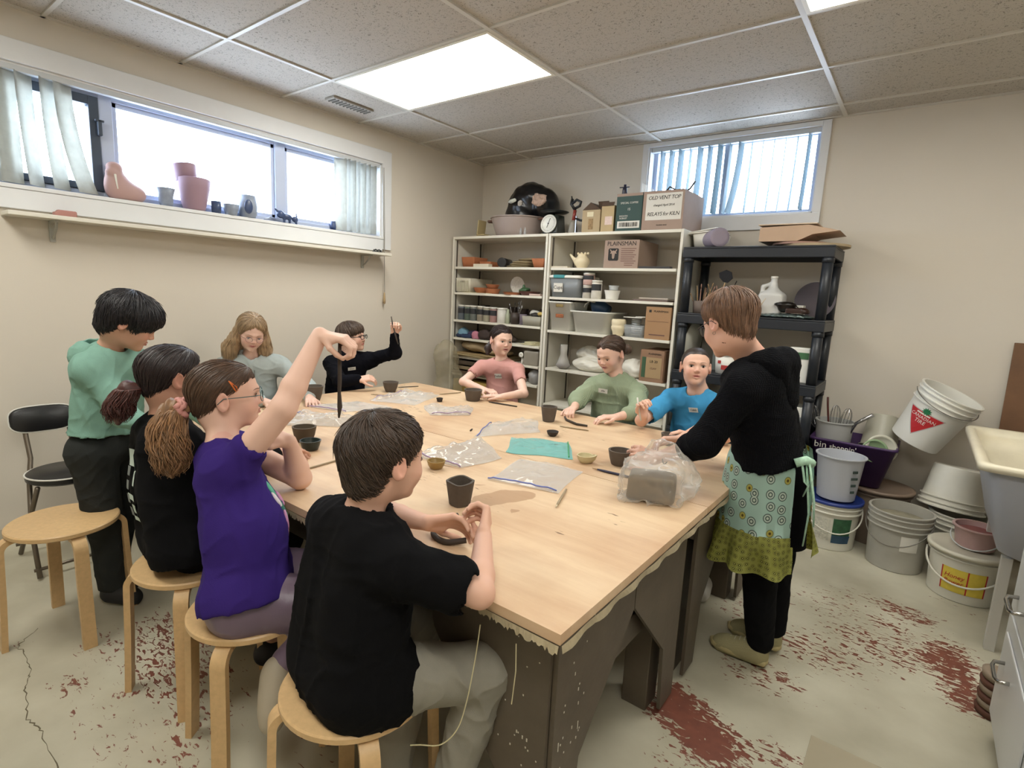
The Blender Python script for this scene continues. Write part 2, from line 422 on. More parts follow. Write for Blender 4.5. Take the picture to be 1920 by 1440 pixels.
for a_, b_, c_, d_ in ((0, .022, Y1, 0), (X1 - .022, X1, Y1, 0), (0, X1, -.022, 0), (0, X1, Y1, Y1 + .022)): bx(b, a_, b_, c_, d_, H, H + .010)
struct('trim_2', b, M_tbar)
# ceiling stain above the cabinets
# --- troffer lights (2 x 4 feet) in the grid
M_diff = mat('light_diffuser', 'fffdf4', .4, emit=LAMP); M_frame = mat('light_frame', 'e6e2d6', .4)
def troffer(ix, ky, label):
    x0, x1 = (GX[ix] + g, GX[ix + 1] - g); y1, y0 = GY[ky] - g, GY[ky + 1] + g
    t = empty('ceiling_light', ((x0+x1)/2, (y0+y1)/2, H), label, 'light', 'fluorescent ceiling panels')
    b = B(); cx, cy = (x0+x1)/2, (y0+y1)/2; f = .018
    for a_ in ((x0, x1, y0, y0+f), (x0, x1, y1-f, y1), (x0, x0+f, y0+f, y1-f), (x1-f, x1, y0+f, y1-f)): bx(b, a_[0]-cx, a_[1]-cx, a_[2]-cy, a_[3]-cy, -.004, .0079)
    finish('light_frame', b, M_frame, t)
    b = B(); bx(b, x0+f-cx, x1-f-cx, y0+f-cy, y1-f-cy, -.002, .0075); finish('diffuser', b, M_diff, t)
troffer(0, 2, 'bright rectangular ceiling light above the table, fully in view near the long window')
troffer(2, 2, 'bright ceiling light cut off by the top edge of the photo at right')
troffer(0, 6, 'rectangular ceiling light over the front of the room by the left wall')
troffer(2, 6, 'rectangular ceiling light above and behind the viewer')
# air vent in the ceiling
t = empty('ceiling_vent', (.30, -1.75, H), 'slim grey metal air vent slot in the ceiling beside the light', 'vent')
b = B(); bx(b, -.05, .05, -.16, .16, -.006, .0075, .002); finish('vent_frame', b, mat('vent_metal', '9b968a', .4), t)
b = B()
for k in range(11): obox(b, (0, -.14 + .028 * k, -.009), (.075, .004, .010), (.5, 0, 0))
finish('vent_louvre', b, mat('vent_dark', '5b574e', .5), t)

# --- windows
M_glass = mat('window_glass', 'ffffff', .02, trans=1., alpha=.12)
M_vinyl = mat('window_vinyl', 'b7c2da', .4); M_dkframe = mat('dark_casement', '3b4656', .45)  # frame vinyl tinted blue: the window's sky glow is put into its colour
M_slat = mat('vertical_blind_fabric', 'c3c4bd', .8, var=.08, vs=30, sub=.0)
wn = empty('window_1', (0, -2.4, 1.8), 'long white window of three panes high in the left wall', 'window'); wn['kind'] = 'structure'
b = B(); y0, y1, z0, z1 = WL['y0'], WL['y1'], WL['z0'], WL['z1']; fx0, fx1 = -.14, -.07
for (ya, yb) in ((y0, y0+.04), (-3.075, -3.01), (-2.085, -2.01), (y1-.04, y1)): bx(b, fx0, fx1, ya, yb, z0, z1, .004)
for (ya, yb) in ((y0, y1),): bx(b, fx0+.002, fx1-.002, ya, yb, z0, z0+.035, .004); bx(b, fx0+.002, fx1-.002, ya, yb, z1-.045, z1, .004)
for (ya, yb) in ((-3.01, -2.085), (-2.01, y1-.04)):
    for q in ((ya, ya+.022, z0+.035, z1-.045), (yb-.022, yb, z0+.035, z1-.045), (ya, yb, z0+.035, z0+.057), (ya, yb, z1-.07, z1-.045)): bx(b, -.12, -.085, *q, .002)
finish('window_frame', b, M_vinyl, wn, world=True)
b = B()
for q in ((y0+.04, y0+.085, z0+.035, z1-.045), (-3.12, -3.075, z0+.035, z1-.045), (y0+.085, -3.12, z0+.035, z0+.07), (y0+.085, -3.12, z1-.09, z1-.045)): bx(b, -.12, -.06, *q, .003)
bx(b, -.062, -.035, -3.09, -3.07, 2.12, 2.2, .004); bx(b, -.05, -.035, -3.10, -3.06, 2.19, 2.20, .002)
finish('casement', b, M_dkframe, wn, world=True)
b = B(); bx(b, -.105, -.101, y0+.05, y1-.05, z0+.04, z1-.05); finish('glass', b, M_glass, wn, world=True)
b = B(); bx(b, -.14, .025, y0-.02, y1+.02, z0-.02, z0, .003); finish('window_sill', b, M_trim, wn, world=True)
# casing round the opening
b = B(); cw = .09
bx(b, 0, .018, y1, y1+cw, z0-.1, z1+.1, .003); bx(b, 0, .018, y0-cw, y0, z0-.1, z1+.1, .003); bx(b, 0, .02, y0, y1, z1, z1+.10, .003); bx(b, 0, .02, y0, y1, z0-.115, z0-.0205, .003)
o = struct('trim_3', b, M_trim)
b = B()
for q in ((-.14, 0, y1, y1+.001, z0, z1),): bx(b, -.14, .0, y1-.012, y1, z0, z1); bx(b, -.14, 0, y0, y0+.012, z0, z1); bx(b, -.14, 0, y0, y1, z1-.01, z1)
struct('trim_4', b, M_trim)
# vertical blinds of the left window
def blind(name, label, rail, slats, sm):
    t = empty(name, rail[0], label, 'blinds')
    b = B(); (ax, ay, az), (bx_, by, bz) = rail
    if abs(ax - bx_) < .01: bx(b, ax-.018, ax+.018, min(ay, by), max(ay, by), az-.02, az+.015, .004)
    else: bx(b, min(ax, bx_), max(ax, bx_), ay-.018, ay+.018, az-.02, az+.015, .004)
    finish('head_rail', b, mat('rail_white', 'bfc3c6', .4), t, world=True)
    for (x, y, zt, zb, ang, sway, sw2) in slats:
        b = B(); n = 10; W = .045
        va = []
        for k in range(n + 1):
            s = k / n; z = zt + (zb - zt) * s; tw = ang + sway * s
            cx, cy = x + sw2[0] * s * s, y + sw2[1] * s * s
            row = []
            for j in (-1, -.5, 0, .5, 1):
                bow = .004 * (1 - j * j)
                row.append(b.verts.new((cx + W * j * math.cos(tw) - bow * math.sin(tw), cy + W * j * math.sin(tw) + bow * math.cos(tw), z)))
            va.append(row)
        for r0, r1 in zip(va, va[1:]):
            for j in range(4): b.faces.new((r0[j], r0[j+1], r1[j+1], r1[j]))
        bmesh.ops.solidify(b, geom=b.faces[:], thickness=.0012)
        finish('slat', b, sm, t, world=True, smooth=60)
    return t
sl = []
for y, an, sw, s2 in ((-3.49, 2.0, 0, (0, .0)), (-3.455, 1.9, 0, (0, 0)), (-3.385, 2.15, .1, (0, .02)), (-3.295, 2.2, -.1, (0, .03)), (-3.235, 2.0, -.2, (.0, .08))):
    sl.append((-.02, y, z1 - .03, z0 + .01, an, sw, s2))
blind('window_blinds', 'pulled-back pale vertical blind slats at the left end of the long window', ((-.02, y0+.02, z1-.015), (-.02, y1-.02, z1-.015)),
      sl + [(-.02, -1.60 + .047 * k, z1 - .03, z0 + .01, [.9, .2, .35, .1, .3, 0.15, .5][k], 0, (0, 0)) for k in range(7)], M_slat)
# pull cord hanging at the right end
t = empty('blind_cord', (.03, -1.22, 1.28), 'long grey pull cord with a wooden tassel hanging beside the long window', 'cord')
b = B(); tube(b, [(.03, -1.235, 2.33), (.032, -1.225, 1.9), (.03, -1.219, 1.36)], .0022, 6); tube(b, [(.03, -1.25, 2.33), (.034, -1.235, 1.9), (.033, -1.217, 1.36)], .0018, 6); finish('cord', b, mat('cord_grey', '8f8b80', .7), t, world=True)
b = B(); lathe(b, [(.002, 0), (.009, .004), (.011, .03), (.007, .085), (.003, .095)], 12, Rt(loc=(.03, -1.219, 1.265)), cap=True); finish('tassel', b, mat('tassel_wood', 'a88f6a', .6), t, world=True, smooth=50)

# back window
wb_ = empty('window_2', (2.3, 0, 2.0), 'small white window behind vertical blinds high in the back wall', 'window'); wb_['kind'] = 'structure'
x0, x1, z0, z1 = WB['x0'], WB['x1'], WB['z0'], WB['z1']
b = B()
for q in ((x0, x0+.04, z0, z1), (x1-.04, x1, z0, z1), (x0+.04, x1-.04, z0, z0+.04), (x0+.04, x1-.04, z1-.03, z1), (2.25, 2.29, z0+.04, z1-.03)): bx(b, q[0], q[1], .08, .15, q[2], q[3], .003)
finish('window_frame', b, M_vinyl, wb_, world=True)
b = B(); bx(b, x0+.02, x1-.02, .11, .114, z0+.02, z1-.02); finish('glass', b, M_glass, wb_, world=True)
b = B(); bx(b, x0-.0, x1+.0, -.0, .15, z0-.001, z0+.012, .003); finish('window_sill', b, M_trim, wb_, world=True)
b = B(); cw = .05
bx(b, x0-cw, x0, -.016, 0, z0-.09, H-.003, .003); bx(b, x1, x1+cw, -.016, 0, z0-.09, H-.003, .003); bx(b, x0-cw, x1+cw, -.018, 0, z0-.1, z0, .003); bx(b, x0, x1, -.016, 0, z1, H-.003, .003)
bx(b, x0, x0+.008, 0, .15, z0, z1); bx(b, x1-.008, x1, 0, .15, z0, z1)
struct('trim_5', b, M_trim)
sl = []
for k in range(15):
    x = 1.80 + .0725 * k
    an = [1.55, 1.5, 1.45, 1.72, 1.45, 1.5, 1.45, 1.65, 1.4, 1.72, 1.76, 1.74, 1.74, 1.68, 1.50][k]
    sl.append((x, .03, z1 - .03, z0 + .03, an, -.05, ((-.05, 0) if k == 8 else (-.01, 0))))
blind('window_blinds', 'hanging vertical blind slats across the small back window', ((x0+.01, .03, z1-.012), (x1-.01, .03, z1-.012)), sl, mat('blind_fabric_backlit_shade', '8d9da2', .8, var=.05, vs=30))  # darker fabric colour here paints in the shaded room side of backlit slats
# sky-bright daylight is the world itself; a strip of snowy ground outside
# --- wall ledge under the long window
t = empty('wall_shelf', (0, -2.36, 1.66), 'long narrow white shelf on brackets under the long window', 'shelf')
b = B(); bx(b, .001, .155, -3.52, -1.25, 1.645, 1.665, .003); finish('shelf_board', b, M_white, t, world=True)
for y in (-3.33, -1.42):
    b = B(); bx(b, .001, .012, y-.012, y+.012, 1.54, 1.645, .002); bx(b, .012, .12, y-.010, y+.010, 1.634, 1.645, .001)
    tube(b, [(.012, y, 1.56), (.04, y, 1.575), (.085, y, 1.61), (.10, y, 1.636)], .006, 6); finish('bracket', b, mat('bracket_grey', 'a8a79f', .5), t, world=True)
# baseboard
b = B(); bx(b, 0, .012, Y1, 0, 0, .09, .002); struct('baseboard_left', b, mat('dark_baseboard', 'b6ae9c', .6))
b = B(); bx(b, 0, X1, -.012, 0, 0, .09, .002); struct('baseboard_back', b, mat('dark_baseboard', 'b6ae9c', .6))
# ================================================================== FURNITURE
TZ = .72
M_ply = None
def ply_mat():
    m = bpy.data.materials.new('worn_plywood_top'); m.use_nodes = True; nt = m.node_tree; L = nt.links.new; b = nt.nodes['Principled BSDF']; N = lambda t: nt.nodes.new('ShaderNode' + t)
    tc = N('TexCoord'); mp = N('Mapping'); mp.inputs['Scale'].default_value = (1.2, 9, 6); mp.inputs['Rotation'].default_value = (0, 0, .05); L(tc.outputs['Object'], mp.inputs[0])
    n = N('TexNoise'); n.inputs['Scale'].default_value = 2.2; n.inputs['Detail'].default_value = 7; n.inputs['Roughness'].default_value = .6; n.inputs['Distortion'].default_value = .5; L(mp.outputs[0], n.inputs['Vector'])
    cr = N('ValToRGB'); e = cr.color_ramp.elements; e[0].position = .3; e[0].color = lin('cfb190'); e[1].position = .62; e[1].color = lin('dbc19f'); L(n.outputs['Fac'], cr.inputs[0])
    # clay smears, broad and soft
    n2 = N('TexNoise'); n2.inputs['Scale'].default_value = 2.6; n2.inputs['Detail'].default_value = 5; L(tc.outputs['Object'], n2.inputs['Vector'])
    c2 = N('ValToRGB'); c2.color_ramp.elements[0].position = .38; c2.color_ramp.elements[0].color = (1, 1, 1, 1); c2.color_ramp.elements[1].position = .72; c2.color_ramp.elements[1].color = lin('d9c2b4'); L(n2.outputs['Fac'], c2.inputs[0])
    mx = N('Mix'); mx.data_type = 'RGBA'; mx.blend_type = 'MULTIPLY'; mx.inputs[0].default_value = .8; L(cr.outputs[0], mx.inputs[6]); L(c2.outputs[0], mx.inputs[7])
    # small dark nicks along the grain
    mp3 = N('Mapping'); mp3.inputs['Scale'].default_value = (14, 60, 1); L(tc.outputs['Object'], mp3.inputs[0]); n3 = N('TexNoise'); n3.inputs['Scale'].default_value = 1.3; n3.inputs['Detail'].default_value = 2; L(mp3.outputs[0], n3.inputs['Vector'])
    n4 = N('TexNoise'); n4.inputs['Scale'].default_value = 3.5; L(tc.outputs['Object'], n4.inputs['Vector'])
    mm = N('Math'); mm.operation = 'MULTIPLY'; L(n3.outputs['Fac'], mm.inputs[0]); L(n4.outputs['Fac'], mm.inputs[1])
    t3 = N('MapRange'); t3.inputs['From Min'].default_value = .425; t3.inputs['From Max'].default_value = .47; L(mm.outputs[0], t3.inputs['Value'])
    mx3 = N('Mix'); mx3.data_type = 'RGBA'; mx3.inputs[7].default_value = lin('7a5f45'); L(t3.outputs[0], mx3.inputs[0]); L(mx.outputs[2], mx3.inputs[6])
    # water stains with a shape of their own
    at = N('Attribute'); at.attribute_name = 'stain'; n5 = N('TexNoise'); n5.inputs['Scale'].default_value = 9; n5.inputs['Detail'].default_value = 4; L(tc.outputs['Object'], n5.inputs['Vector'])
    ad = N('Math'); ad.operation = 'MULTIPLY_ADD'; ad.inputs[1].default_value = .55; L(n5.outputs['Fac'], ad.inputs[0]); L(at.outputs['Fac'], ad.inputs[2])
    t5 = N('MapRange'); t5.inputs['From Min'].default_value = .80; t5.inputs['From Max'].default_value = .84; t5.inputs['To Max'].default_value = .75; L(ad.outputs[0], t5.inputs['Value'])
    mx5 = N('Mix'); mx5.data_type = 'RGBA'; mx5.inputs[7].default_value = lin('a4805f'); L(t5.outputs[0], mx5.inputs[0]); L(mx3.outputs[2], mx5.inputs[6])
    L(mx5.outputs[2], b.inputs['Base Color']); b.inputs['Roughness'].default_value = .55
    bp = N('Bump'); bp.inputs['Strength'].default_value = .15; bp.inputs['Distance'].default_value = .002; L(n.outputs['Fac'], bp.inputs['Height']); L(bp.outputs[0], b.inputs['Normal'])
    return m
M_ply = ply_mat()
M_base = mat('brown_painted_wood', '5c5245', .55, var=.22, vs=6, bump=.2, bs=40)
M_canvas = mat('plaster_canvas_edge', 'd3c6a6', .85, var=.15, vs=25, bump=.5, bs=60)
M_splash = mat('dried_slip_white', 'c9c3b4', .8)
def work_table(label, x0, x1, y0, y1, near):
    t = empty('work_table', ((x0+x1)/2, (y0+y1)/2, 0), label, 'table', 'plywood work tables')
    # top: a fine grid so stains keep their own place
    st = .03; nx = int((x1-x0)/st)+1; ny = int((y1-y0)/st)+1
    b = B(); lay = None
    G = [[b.verts.new((x0+(x1-x0)*i/nx, y0+(y1-y0)*j/ny, TZ)) for j in range(ny+1)] for i in range(nx+1)]
    for i in range(nx):
        for j in range(ny): b.faces.new((G[i][j], G[i+1][j], G[i+1][j+1], G[i][j+1]))
    top = b.faces[:]; r = bmesh.ops.extrude_face_region(b, geom=top)
    vs = [v for v in r['geom'] if isinstance(v, bmesh.types.BMVert)]
    for v in b.verts: pass
    low = [v for row in G for v in row]
    for v in low: v.co.z = TZ - .024
    bmesh.ops.recalc_face_normals(b, faces=b.faces[:])
    o = finish('tabletop', b, M_ply, t, world=True)
    me = o.data; co = np.empty(len(me.vertices) * 3); me.vertices.foreach_get('co', co); co = co.reshape(-1, 3) + np.array(t.location)
    s = np.zeros(len(co))
    for cx, cy, r_, q in ((2.56, -2.77, .055, 1), (2.535, -2.84, .05, 1), (2.585, -2.735, .05, .9), (2.52, -2.90, .03, .9), (2.645, -2.855, .022, .9), (2.45, -2.74, .012, .8), (2.42, -2.76, .012, .8), (2.50, -2.80, .02, .7), (2.85, -1.85, .10, .42), (2.6, -2.0, .09, .38)):
        s = np.maximum(s, q * np.exp(-((co[:, 0]-cx)**2 + (co[:, 1]-cy)**2) / (2 * r_ * r_)))
    a = me.attributes.new('stain', 'FLOAT', 'POINT'); a.data.foreach_set('value', s.astype(np.float32))
    # ragged canvas under the edge
    b = B(); rr = random.Random(3 if near else 4)
    def strip(p0, p1, n, amp, base):
        pr = None
        for k in range(n + 1):
            s_ = k / n; x = p0[0]+(p1[0]-p0[0])*s_; y = p0[1]+(p1[1]-p0[1])*s_
            nx_, ny_ = (p1[1]-p0[1]), -(p1[0]-p0[0]); l = math.hypot(nx_, ny_); nx_ /= l; ny_ /= l
            w_ = .004 * math.sin(s_ * 40)
            a1 = b.verts.new((x + nx_*(.004+w_*.3), y + ny_*(.004+w_*.3), TZ-.023)); a2 = b.verts.new((x + nx_*(.007+w_), y + ny_*(.007+w_), TZ-.023-base-rr.random()*amp))
            if pr: b.faces.new((pr[0], a1, a2, pr[1]))
            pr = (a1, a2)
    if near:
        strip((x0, y0), (x1, y0), 520, .014, .008); strip((x1, y0), (x1, y1), 60, .0025, .015)
    else: strip((x1, y0), (x1, y1), 50, .0025, .013)
    bmesh.ops.solidify(b, geom=b.faces[:], thickness=.002)
    finish('canvas_edge', b, M_canvas, t, world=True)
    zt = TZ - .026; bx0, bx1, by0, by1 = x0+.05, x1-.06, y0+.08, y1-.03
    for nm, q in (('apron', (bx0, bx1, by0, by0+.03)), ('apron', (bx0, bx1, by1-.03, by1)), ('apron', (bx0, bx0+.03, by0+.031, by1-.031)), ('apron', (bx1-.03, bx1, by0+.031, by1-.031))):
        b = B(); bx(b, q[0], q[1], q[2], q[3], zt-.14, zt, .002); finish(nm, b, M_base, t, world=True)
    for lx, sx in ((bx0+.031, 1), (bx1-.031, -1)):
        for ly, sy in ((by0+.031, 1), (by1-.031, -1)):
            b = B(); bx(b, min(lx, lx+sx*.09), max(lx, lx+sx*.09), min(ly, ly+sy*.09), max(ly, ly+sy*.09), 0, zt, .003)
            lg = finish('leg', b, M_base, t, world=True)
            # plywood gussets that taper from the apron to the foot
            b = B(); X0 = lx-sx*.031
            yo = ly - sy*.031; P = [(yo, zt-.001), (yo+sy*.40, zt-.001), (yo+sy*.40, zt-.16), (yo+sy*.13, 0.26), (yo+sy*.105, .02), (yo, .02)]
            if sy < 0: P = P[::-1]
            M = Matrix(((0, 0, -sx, X0), (1, 0, 0, 0), (0, 1, 0, 0), (0, 0, 0, 1)))
            prism(b, P if sx > 0 else P, .001, .013, M)
            bmesh.ops.recalc_face_normals(b, faces=b.faces[:]); finish('gusset', b, M_base, t, world=True)
            if near and sy > 0:
                b = B(); P = [(X0, zt-.001), (X0+sx*.40, zt-.001), (X0+sx*.36, zt-.17), (X0+sx*.13, .22), (X0+sx*.105, .02), (X0, .02)]
                M = Matrix(((1, 0, 0, 0), (0, 0, -1, yo), (0, 1, 0, 0), (0, 0, 0, 1)))
                prism(b, P, .001, .013, M); bmesh.ops.recalc_face_normals(b, faces=b.faces[:]); finish('gusset', b, M_base, t, world=True)
    for sx, X in ((1, bx0+.034), (-1, bx1-.034)):
        b = B(); bx(b, min(X, X+sx*.04), max(X, X+sx*.04), by0+.1225, by1-.1225, .35, .44, .003); finish('stretcher', b, M_base, t, world=True)
    # dried slip drips on the near right corner
    if near:
        b = B(); rr = random.Random(11)
        for k in range(34):
            z = .15 + .5*rr.random(); y = by0 + .02 + .2*rr.random()*(z/.7); l = rr.choice((.002, .003, .004, .006, .02)); x = bx1+.0137
            bx(b, x, x+.001, y, y+.003, z-l, z+.002)
            x2 = bx1 - .02 - .25*rr.random()*(z/.7); bx(b, x2, x2+.003, by0-.0147, by0-.0137, z-l*rr.random(), z+.002)
        finish('slip_splash', b, M_splash, t, world=True)['kind'] = 'stuff'
    return t
work_table('near plywood work table with ragged canvas edge and splashed brown legs', .66, 3.10, -3.29, -2.374, True)
work_table('far plywood work table butted against the near one, beside the white shelves', .66, 3.10, -2.370, -1.45, False)

# --- bentwood stools
M_birch = mat('birch_veneer', 'cdab7c', .42, var=.10, vs=60, bump=.05, bs=200)
M_birch2 = mat('birch_edge_grain', 'b98f5a', .5, var=.12, vs=40)
def make_stool(label, loc, rz, group='bentwood stools', lie=False):
    t = empty('stool', (loc[0], loc[1], 0), label, 'stool', group, rz)
    b = B(); lathe(b, [(.0, .430), (.172, .430), (.176, .434), (.176, .446), (.172, .45), (0, .45)], 48); bmesh.ops.remove_doubles(b, verts=b.verts[:], dist=1e-5)
    finish('seat', b, M_birch, t, smooth=40)
    for k in range(4):
        b = B(); a = k * PI/2; path = [(.07, .420)]
        for j in range(9):
            an = PI/2 * j / 8; path.append((.150 + .040*math.sin(an), .380 + .040*math.cos(an)))
        path += [(.196, .2), (.206, 0)]
        th = .0095; rows = []
        for i, (r, z) in enumerate(path):
            p0 = path[max(i-1, 0)]; p1 = path[min(i+1, len(path)-1)]; dx, dz = p1[0]-p0[0], p1[1]-p0[1]; l = math.hypot(dx, dz); nx, nz = dz/l, -dx/l
            w_ = .021
            rows.append([b.verts.new((r+s*nx*th, q*w_, max(z+s*nz*th, 0))) for s, q in ((-1, -1), (-1, 1), (1, 1), (1, -1))])
        for r0, r1 in zip(rows, rows[1:]):
            for i in range(4): b.faces.new((r0[i], r0[(i+1) % 4], r1[(i+1) % 4], r1[i]))
        b.faces.new(rows[0]); b.faces.new(rows[-1][::-1]); bmesh.ops.recalc_face_normals(b, faces=b.faces[:])
        bmesh.ops.rotate(b, cent=(0, 0, 0), matrix=Matrix.Rotation(a, 3, 'Z'), verts=b.verts[:])
        finish('leg', b, M_birch, t, smooth=35)
    return t
stool = make_stool('empty birch stool at the far left, nobody sitting on it', (1.055, -3.61), 0.0)
copy_tree(stool, (1.72, -3.42, 0), -.57, label='birch stool under the girl in black, second from the left')
copy_tree(stool, (2.13, -3.42, 0), -.94, label='birch stool under the girl in the purple shirt')
copy_tree(stool, (2.62, -3.42, 0), -.5, label='birch stool nearest the viewer, under the boy in the black tee')
copy_tree(stool, (.40, -1.85, 0), .3, label='birch stool under the boy in the black hoodie at the far left corner')
copy_tree(stool, (.38, -2.50, 0), .1, label='birch stool under the long-haired girl in grey, beside the left wall')
copy_tree(stool, (1.24, -1.12, 0), .2, label='birch stool under the girl in the pink top')
copy_tree(stool, (2.14, -1.14, 0), .5, label='birch stool under the girl in the green sweater')
copy_tree(stool, (2.66, -1.17, 0), .1, label='birch stool under the boy in the blue shirt')

# --- folding chair by the left wall
M_vinylb = mat('black_vinyl', '1b1b1d', .35, bump=.1, bs=120); M_tube = mat('grey_steel_tube', '6f6558', .35, metal=.6); M_pipe = mat('white_piping', 'd8d6cf', .4)
t = empty('folding_chair', (.36, -3.45, 0), 'black padded folding chair with steel legs by the left wall', 'chair')
b = B(); lathe(b, [(0, -.022), (.135, -.022), (.15, -.012), (.152, .01), (.14, .02), (0, .024)], 40, Rt(loc=(.42, -3.45, .445))); bmesh.ops.remove_doubles(b, verts=b.verts[:], dist=1e-5); s_ = finish('seat', b, M_vinylb, t, world=True, smooth=50)
b = B(); tube(b, [(.42+.151*math.cos(a), -3.45+.151*math.sin(a), .457) for a in np.linspace(0, 2*PI, 41)], .004, 6); finish('piping', b, M_pipe, s_, world=True)
b = B(); pts = []
N_ = 32; Mb = Matrix.Translation((.20, -3.475, .678)) @ Matrix.Rotation(-.18, 4, 'Y')
def sup(a, rx, ry, e=.6): c, s = math.cos(a), math.sin(a); return (math.copysign(abs(c)**e, c)*rx, math.copysign(abs(s)**e, s)*ry)
rings = []
for xo, sc_ in ((-.012, .93), (-.016, .97), (0, 1.0), (.014, .97), (.018, .9)):
    rings.append([b.verts.new(Mb @ Vector((xo - .25*(y*y), y, z))) for y, z in (tuple(q*sc_ for q in sup(2*PI*k/N_, .125, .062)) for k in range(N_))])
for r0, r1 in zip(rings, rings[1:]):
    for k in range(N_): b.faces.new((r0[k], r0[(k+1) % N_], r1[(k+1) % N_], r1[k]))
b.faces.new(rings[0][::-1]); b.faces.new(rings[-1]); bmesh.ops.recalc_face_normals(b, faces=b.faces[:])
bk = finish('backrest', b, M_vinylb, t, world=True, smooth=50)
b = B(); tube(b, [Mb @ Vector((.008 - .25*y*y, y, z)) for y, z in (sup(2*PI*k/N_, .127, .064) for k in range(N_+1))], .0035, 6); finish('piping', b, M_pipe, bk, world=True)
for s in (-1, 1):
    b = B(); yy = -3.46 + s*.085
    tube(b, [(.195, yy, .66), (.21, yy, .60), (.26, yy, .50), (.30, yy+s*.02, .40), (.42, yy+s*.05, .20), (.55, yy+s*.06, .012)], .0105, 10); finish('leg', b, M_tube, t, world=True, smooth=60)
    b = B(); tube(b, [(.50, yy+s*.03, .42), (.40, yy+s*.04, .28), (.25, yy+s*.05, .10), (.20, yy+s*.06, .012)], .0105, 10); finish('leg', b, M_tube, t, world=True, smooth=60)
b = B(); tube(b, [(.20, -3.62, .06), (.20, -3.30, .06)], .008, 8); tube(b, [(.53, -3.62, .045), (.53, -3.30, .045)], .008, 8); finish('crossbar', b, M_tube, t, world=True, smooth=60)

# --- white open cabinets
M_std = mat('slotted_shelf_standard', '4a443c', .5); M_cabw = mat('cabinet_white', 'dedacd', .45, var=.02, vs=3)
def cabinet(label, x0, x1, shelves, ztop=1.89, y0=-.43):
    t = empty('storage_cabinet', ((x0+x1)/2, y0/2, 0), label, 'cabinet', 'white open storage cabinets')
    for a_, b_ in ((x0, x0+.02), (x1-.02, x1)):
        b = B(); bx(b, a_, b_, y0, -.02, 0, ztop, .0015); finish('side_panel', b, M_cabw, t, world=True)
    b = B(); bx(b, x0+.0205, x1-.0205, y0+.001, -.021, ztop-.022, ztop-.0005, .0015); finish('top_panel', b, M_cabw, t, world=True)
    b = B(); bx(b, x0+.021, x1-.021, -.020, -.014, 0, ztop-.001); finish('back_panel', b, mat('cabinet_back', 'd0c7b9', .7, var=.03), t, world=True)
    for z in shelves:
        b = B(); bx(b, x0+.032, x1-.032, y0+.004, -.023, z-.02, z, .0015); finish('shelf', b, M_cabw, t, world=True)
    for xx in (x0+.021, x1-.031):
        for yy in (y0+.03, -.07):
            b = B(); bx(b, xx, xx+.010, yy, yy+.008, .04, ztop-.03); finish('shelf_standard', b, M_std, t, world=True)
    return t
SL = [1.622, 1.390, 1.138, .972, .802, .640, .08]; SR = [1.622, 1.390, 1.120, .808, .505, .08]
cabinet('white open cabinet on the left, holding glaze jars and clay dishes', .03, 1.082, SL)
cabinet('white open cabinet on the right, holding cardboard boxes and plastic tubs', 1.09, 2.195, SR)
# --- black plastic shelving
M_blk = mat('black_resin', '20242b', .42, bump=.1, bs=80)
t = empty('plastic_shelving', (2.70, -.25, 0), 'black resin four-post shelving unit beside the white cabinets', 'shelving unit')
bx0, bx1, by0, by1 = 2.215, 3.115, -.46, -.04
for z in (1.765, 1.325, .93, .52, .14):
    b = B(); bx(b, bx0, bx1, by0, by1, z-.012, z, .003); bx(b, bx0, bx1, by0, by0+.02, z-.07, z-.012, .004); bx(b, bx0, bx1, by1-.02, by1, z-.07, z-.012, .004); bx(b, bx0, bx0+.02, by0+.02, by1-.02, z-.07, z-.012, .004); bx(b, bx1-.02, bx1, by0+.02, by1-.02, z-.07, z-.012, .004)
    for x in np.arange(bx0+.08, bx1-.05, .09): bx(b, x, x+.012, by0+.02, by1-.02, z-.035, z-.012)
    finish('shelf', b, M_blk, t, world=True)
for x in (bx0+.033, bx1-.033):
    for y in (by0+.033, by1-.033):
        zs = [0, .128, .508, .918, 1.313, 1.753]
        b = B()
        for za, zb in ((0, .07), (.141, .45), (.521, .86), (.931, 1.255), (1.326, 1.695)):
            tube(b, [(x, y, za), (x, y, zb)], .03, 20); tube(b, [(x, y, zb-.03), (x, y, zb)], .034, 20)
        finish('post', b, M_blk, t, world=True, smooth=40)

# --- laundry sink
M_sinko = mat('grey_sink_shell', 'aeb1ba', .5, var=.03); M_sinki = mat('stained_cream_basin', 'd3cbb4', .4, var=.10, vs=9)
t = empty('laundry_sink', (4.16, -.95, 0), 'deep grey laundry sink with cream rim against the right wall', 'sink')
def rrect(x0, x1, y0, y1, r, z, n=5):
    o = []
    for cx, cy, a0 in ((x1-r, y1-r, 0), (x0+r, y1-r, PI/2), (x0+r, y0+r, PI), (x1-r, y0+r, 1.5*PI)):
        for k in range(n+1): a = a0 + PI/2*k/n; o.append((cx+r*math.cos(a), cy+r*math.sin(a), z))
    return o
def loft(bm, rings, cap0=False, cap1=False, mi=0):
    R_ = [[bm.verts.new(p) for p in r] for r in rings]
    for a, b in zip(R_, R_[1:]):
        n = len(a)
        for k in range(n): f = bm.faces.new((a[k], a[(k+1) % n], b[(k+1) % n], b[k])); f.material_index = mi
    if cap0: bm.faces.new(R_[0][::-1]).material_index = mi
    if cap1: bm.faces.new(R_[-1]).material_index = mi
sx0, sx1, sy0, sy1 = 3.83, 4.50, -1.42, -.48
b = B(); loft(b, [rrect(sx0+.17, sx1-.06, sy0+.16, sy1-.12, .07, .42), rrect(sx0+.12, sx1-.04, sy0+.10, sy1-.08, .08, .45), rrect(sx0+.035, sx1-.02, sy0+.035, sy1-.035, .05, .80)], True, False)
finish('basin_shell', b, M_sinko, t, world=True, smooth=50)
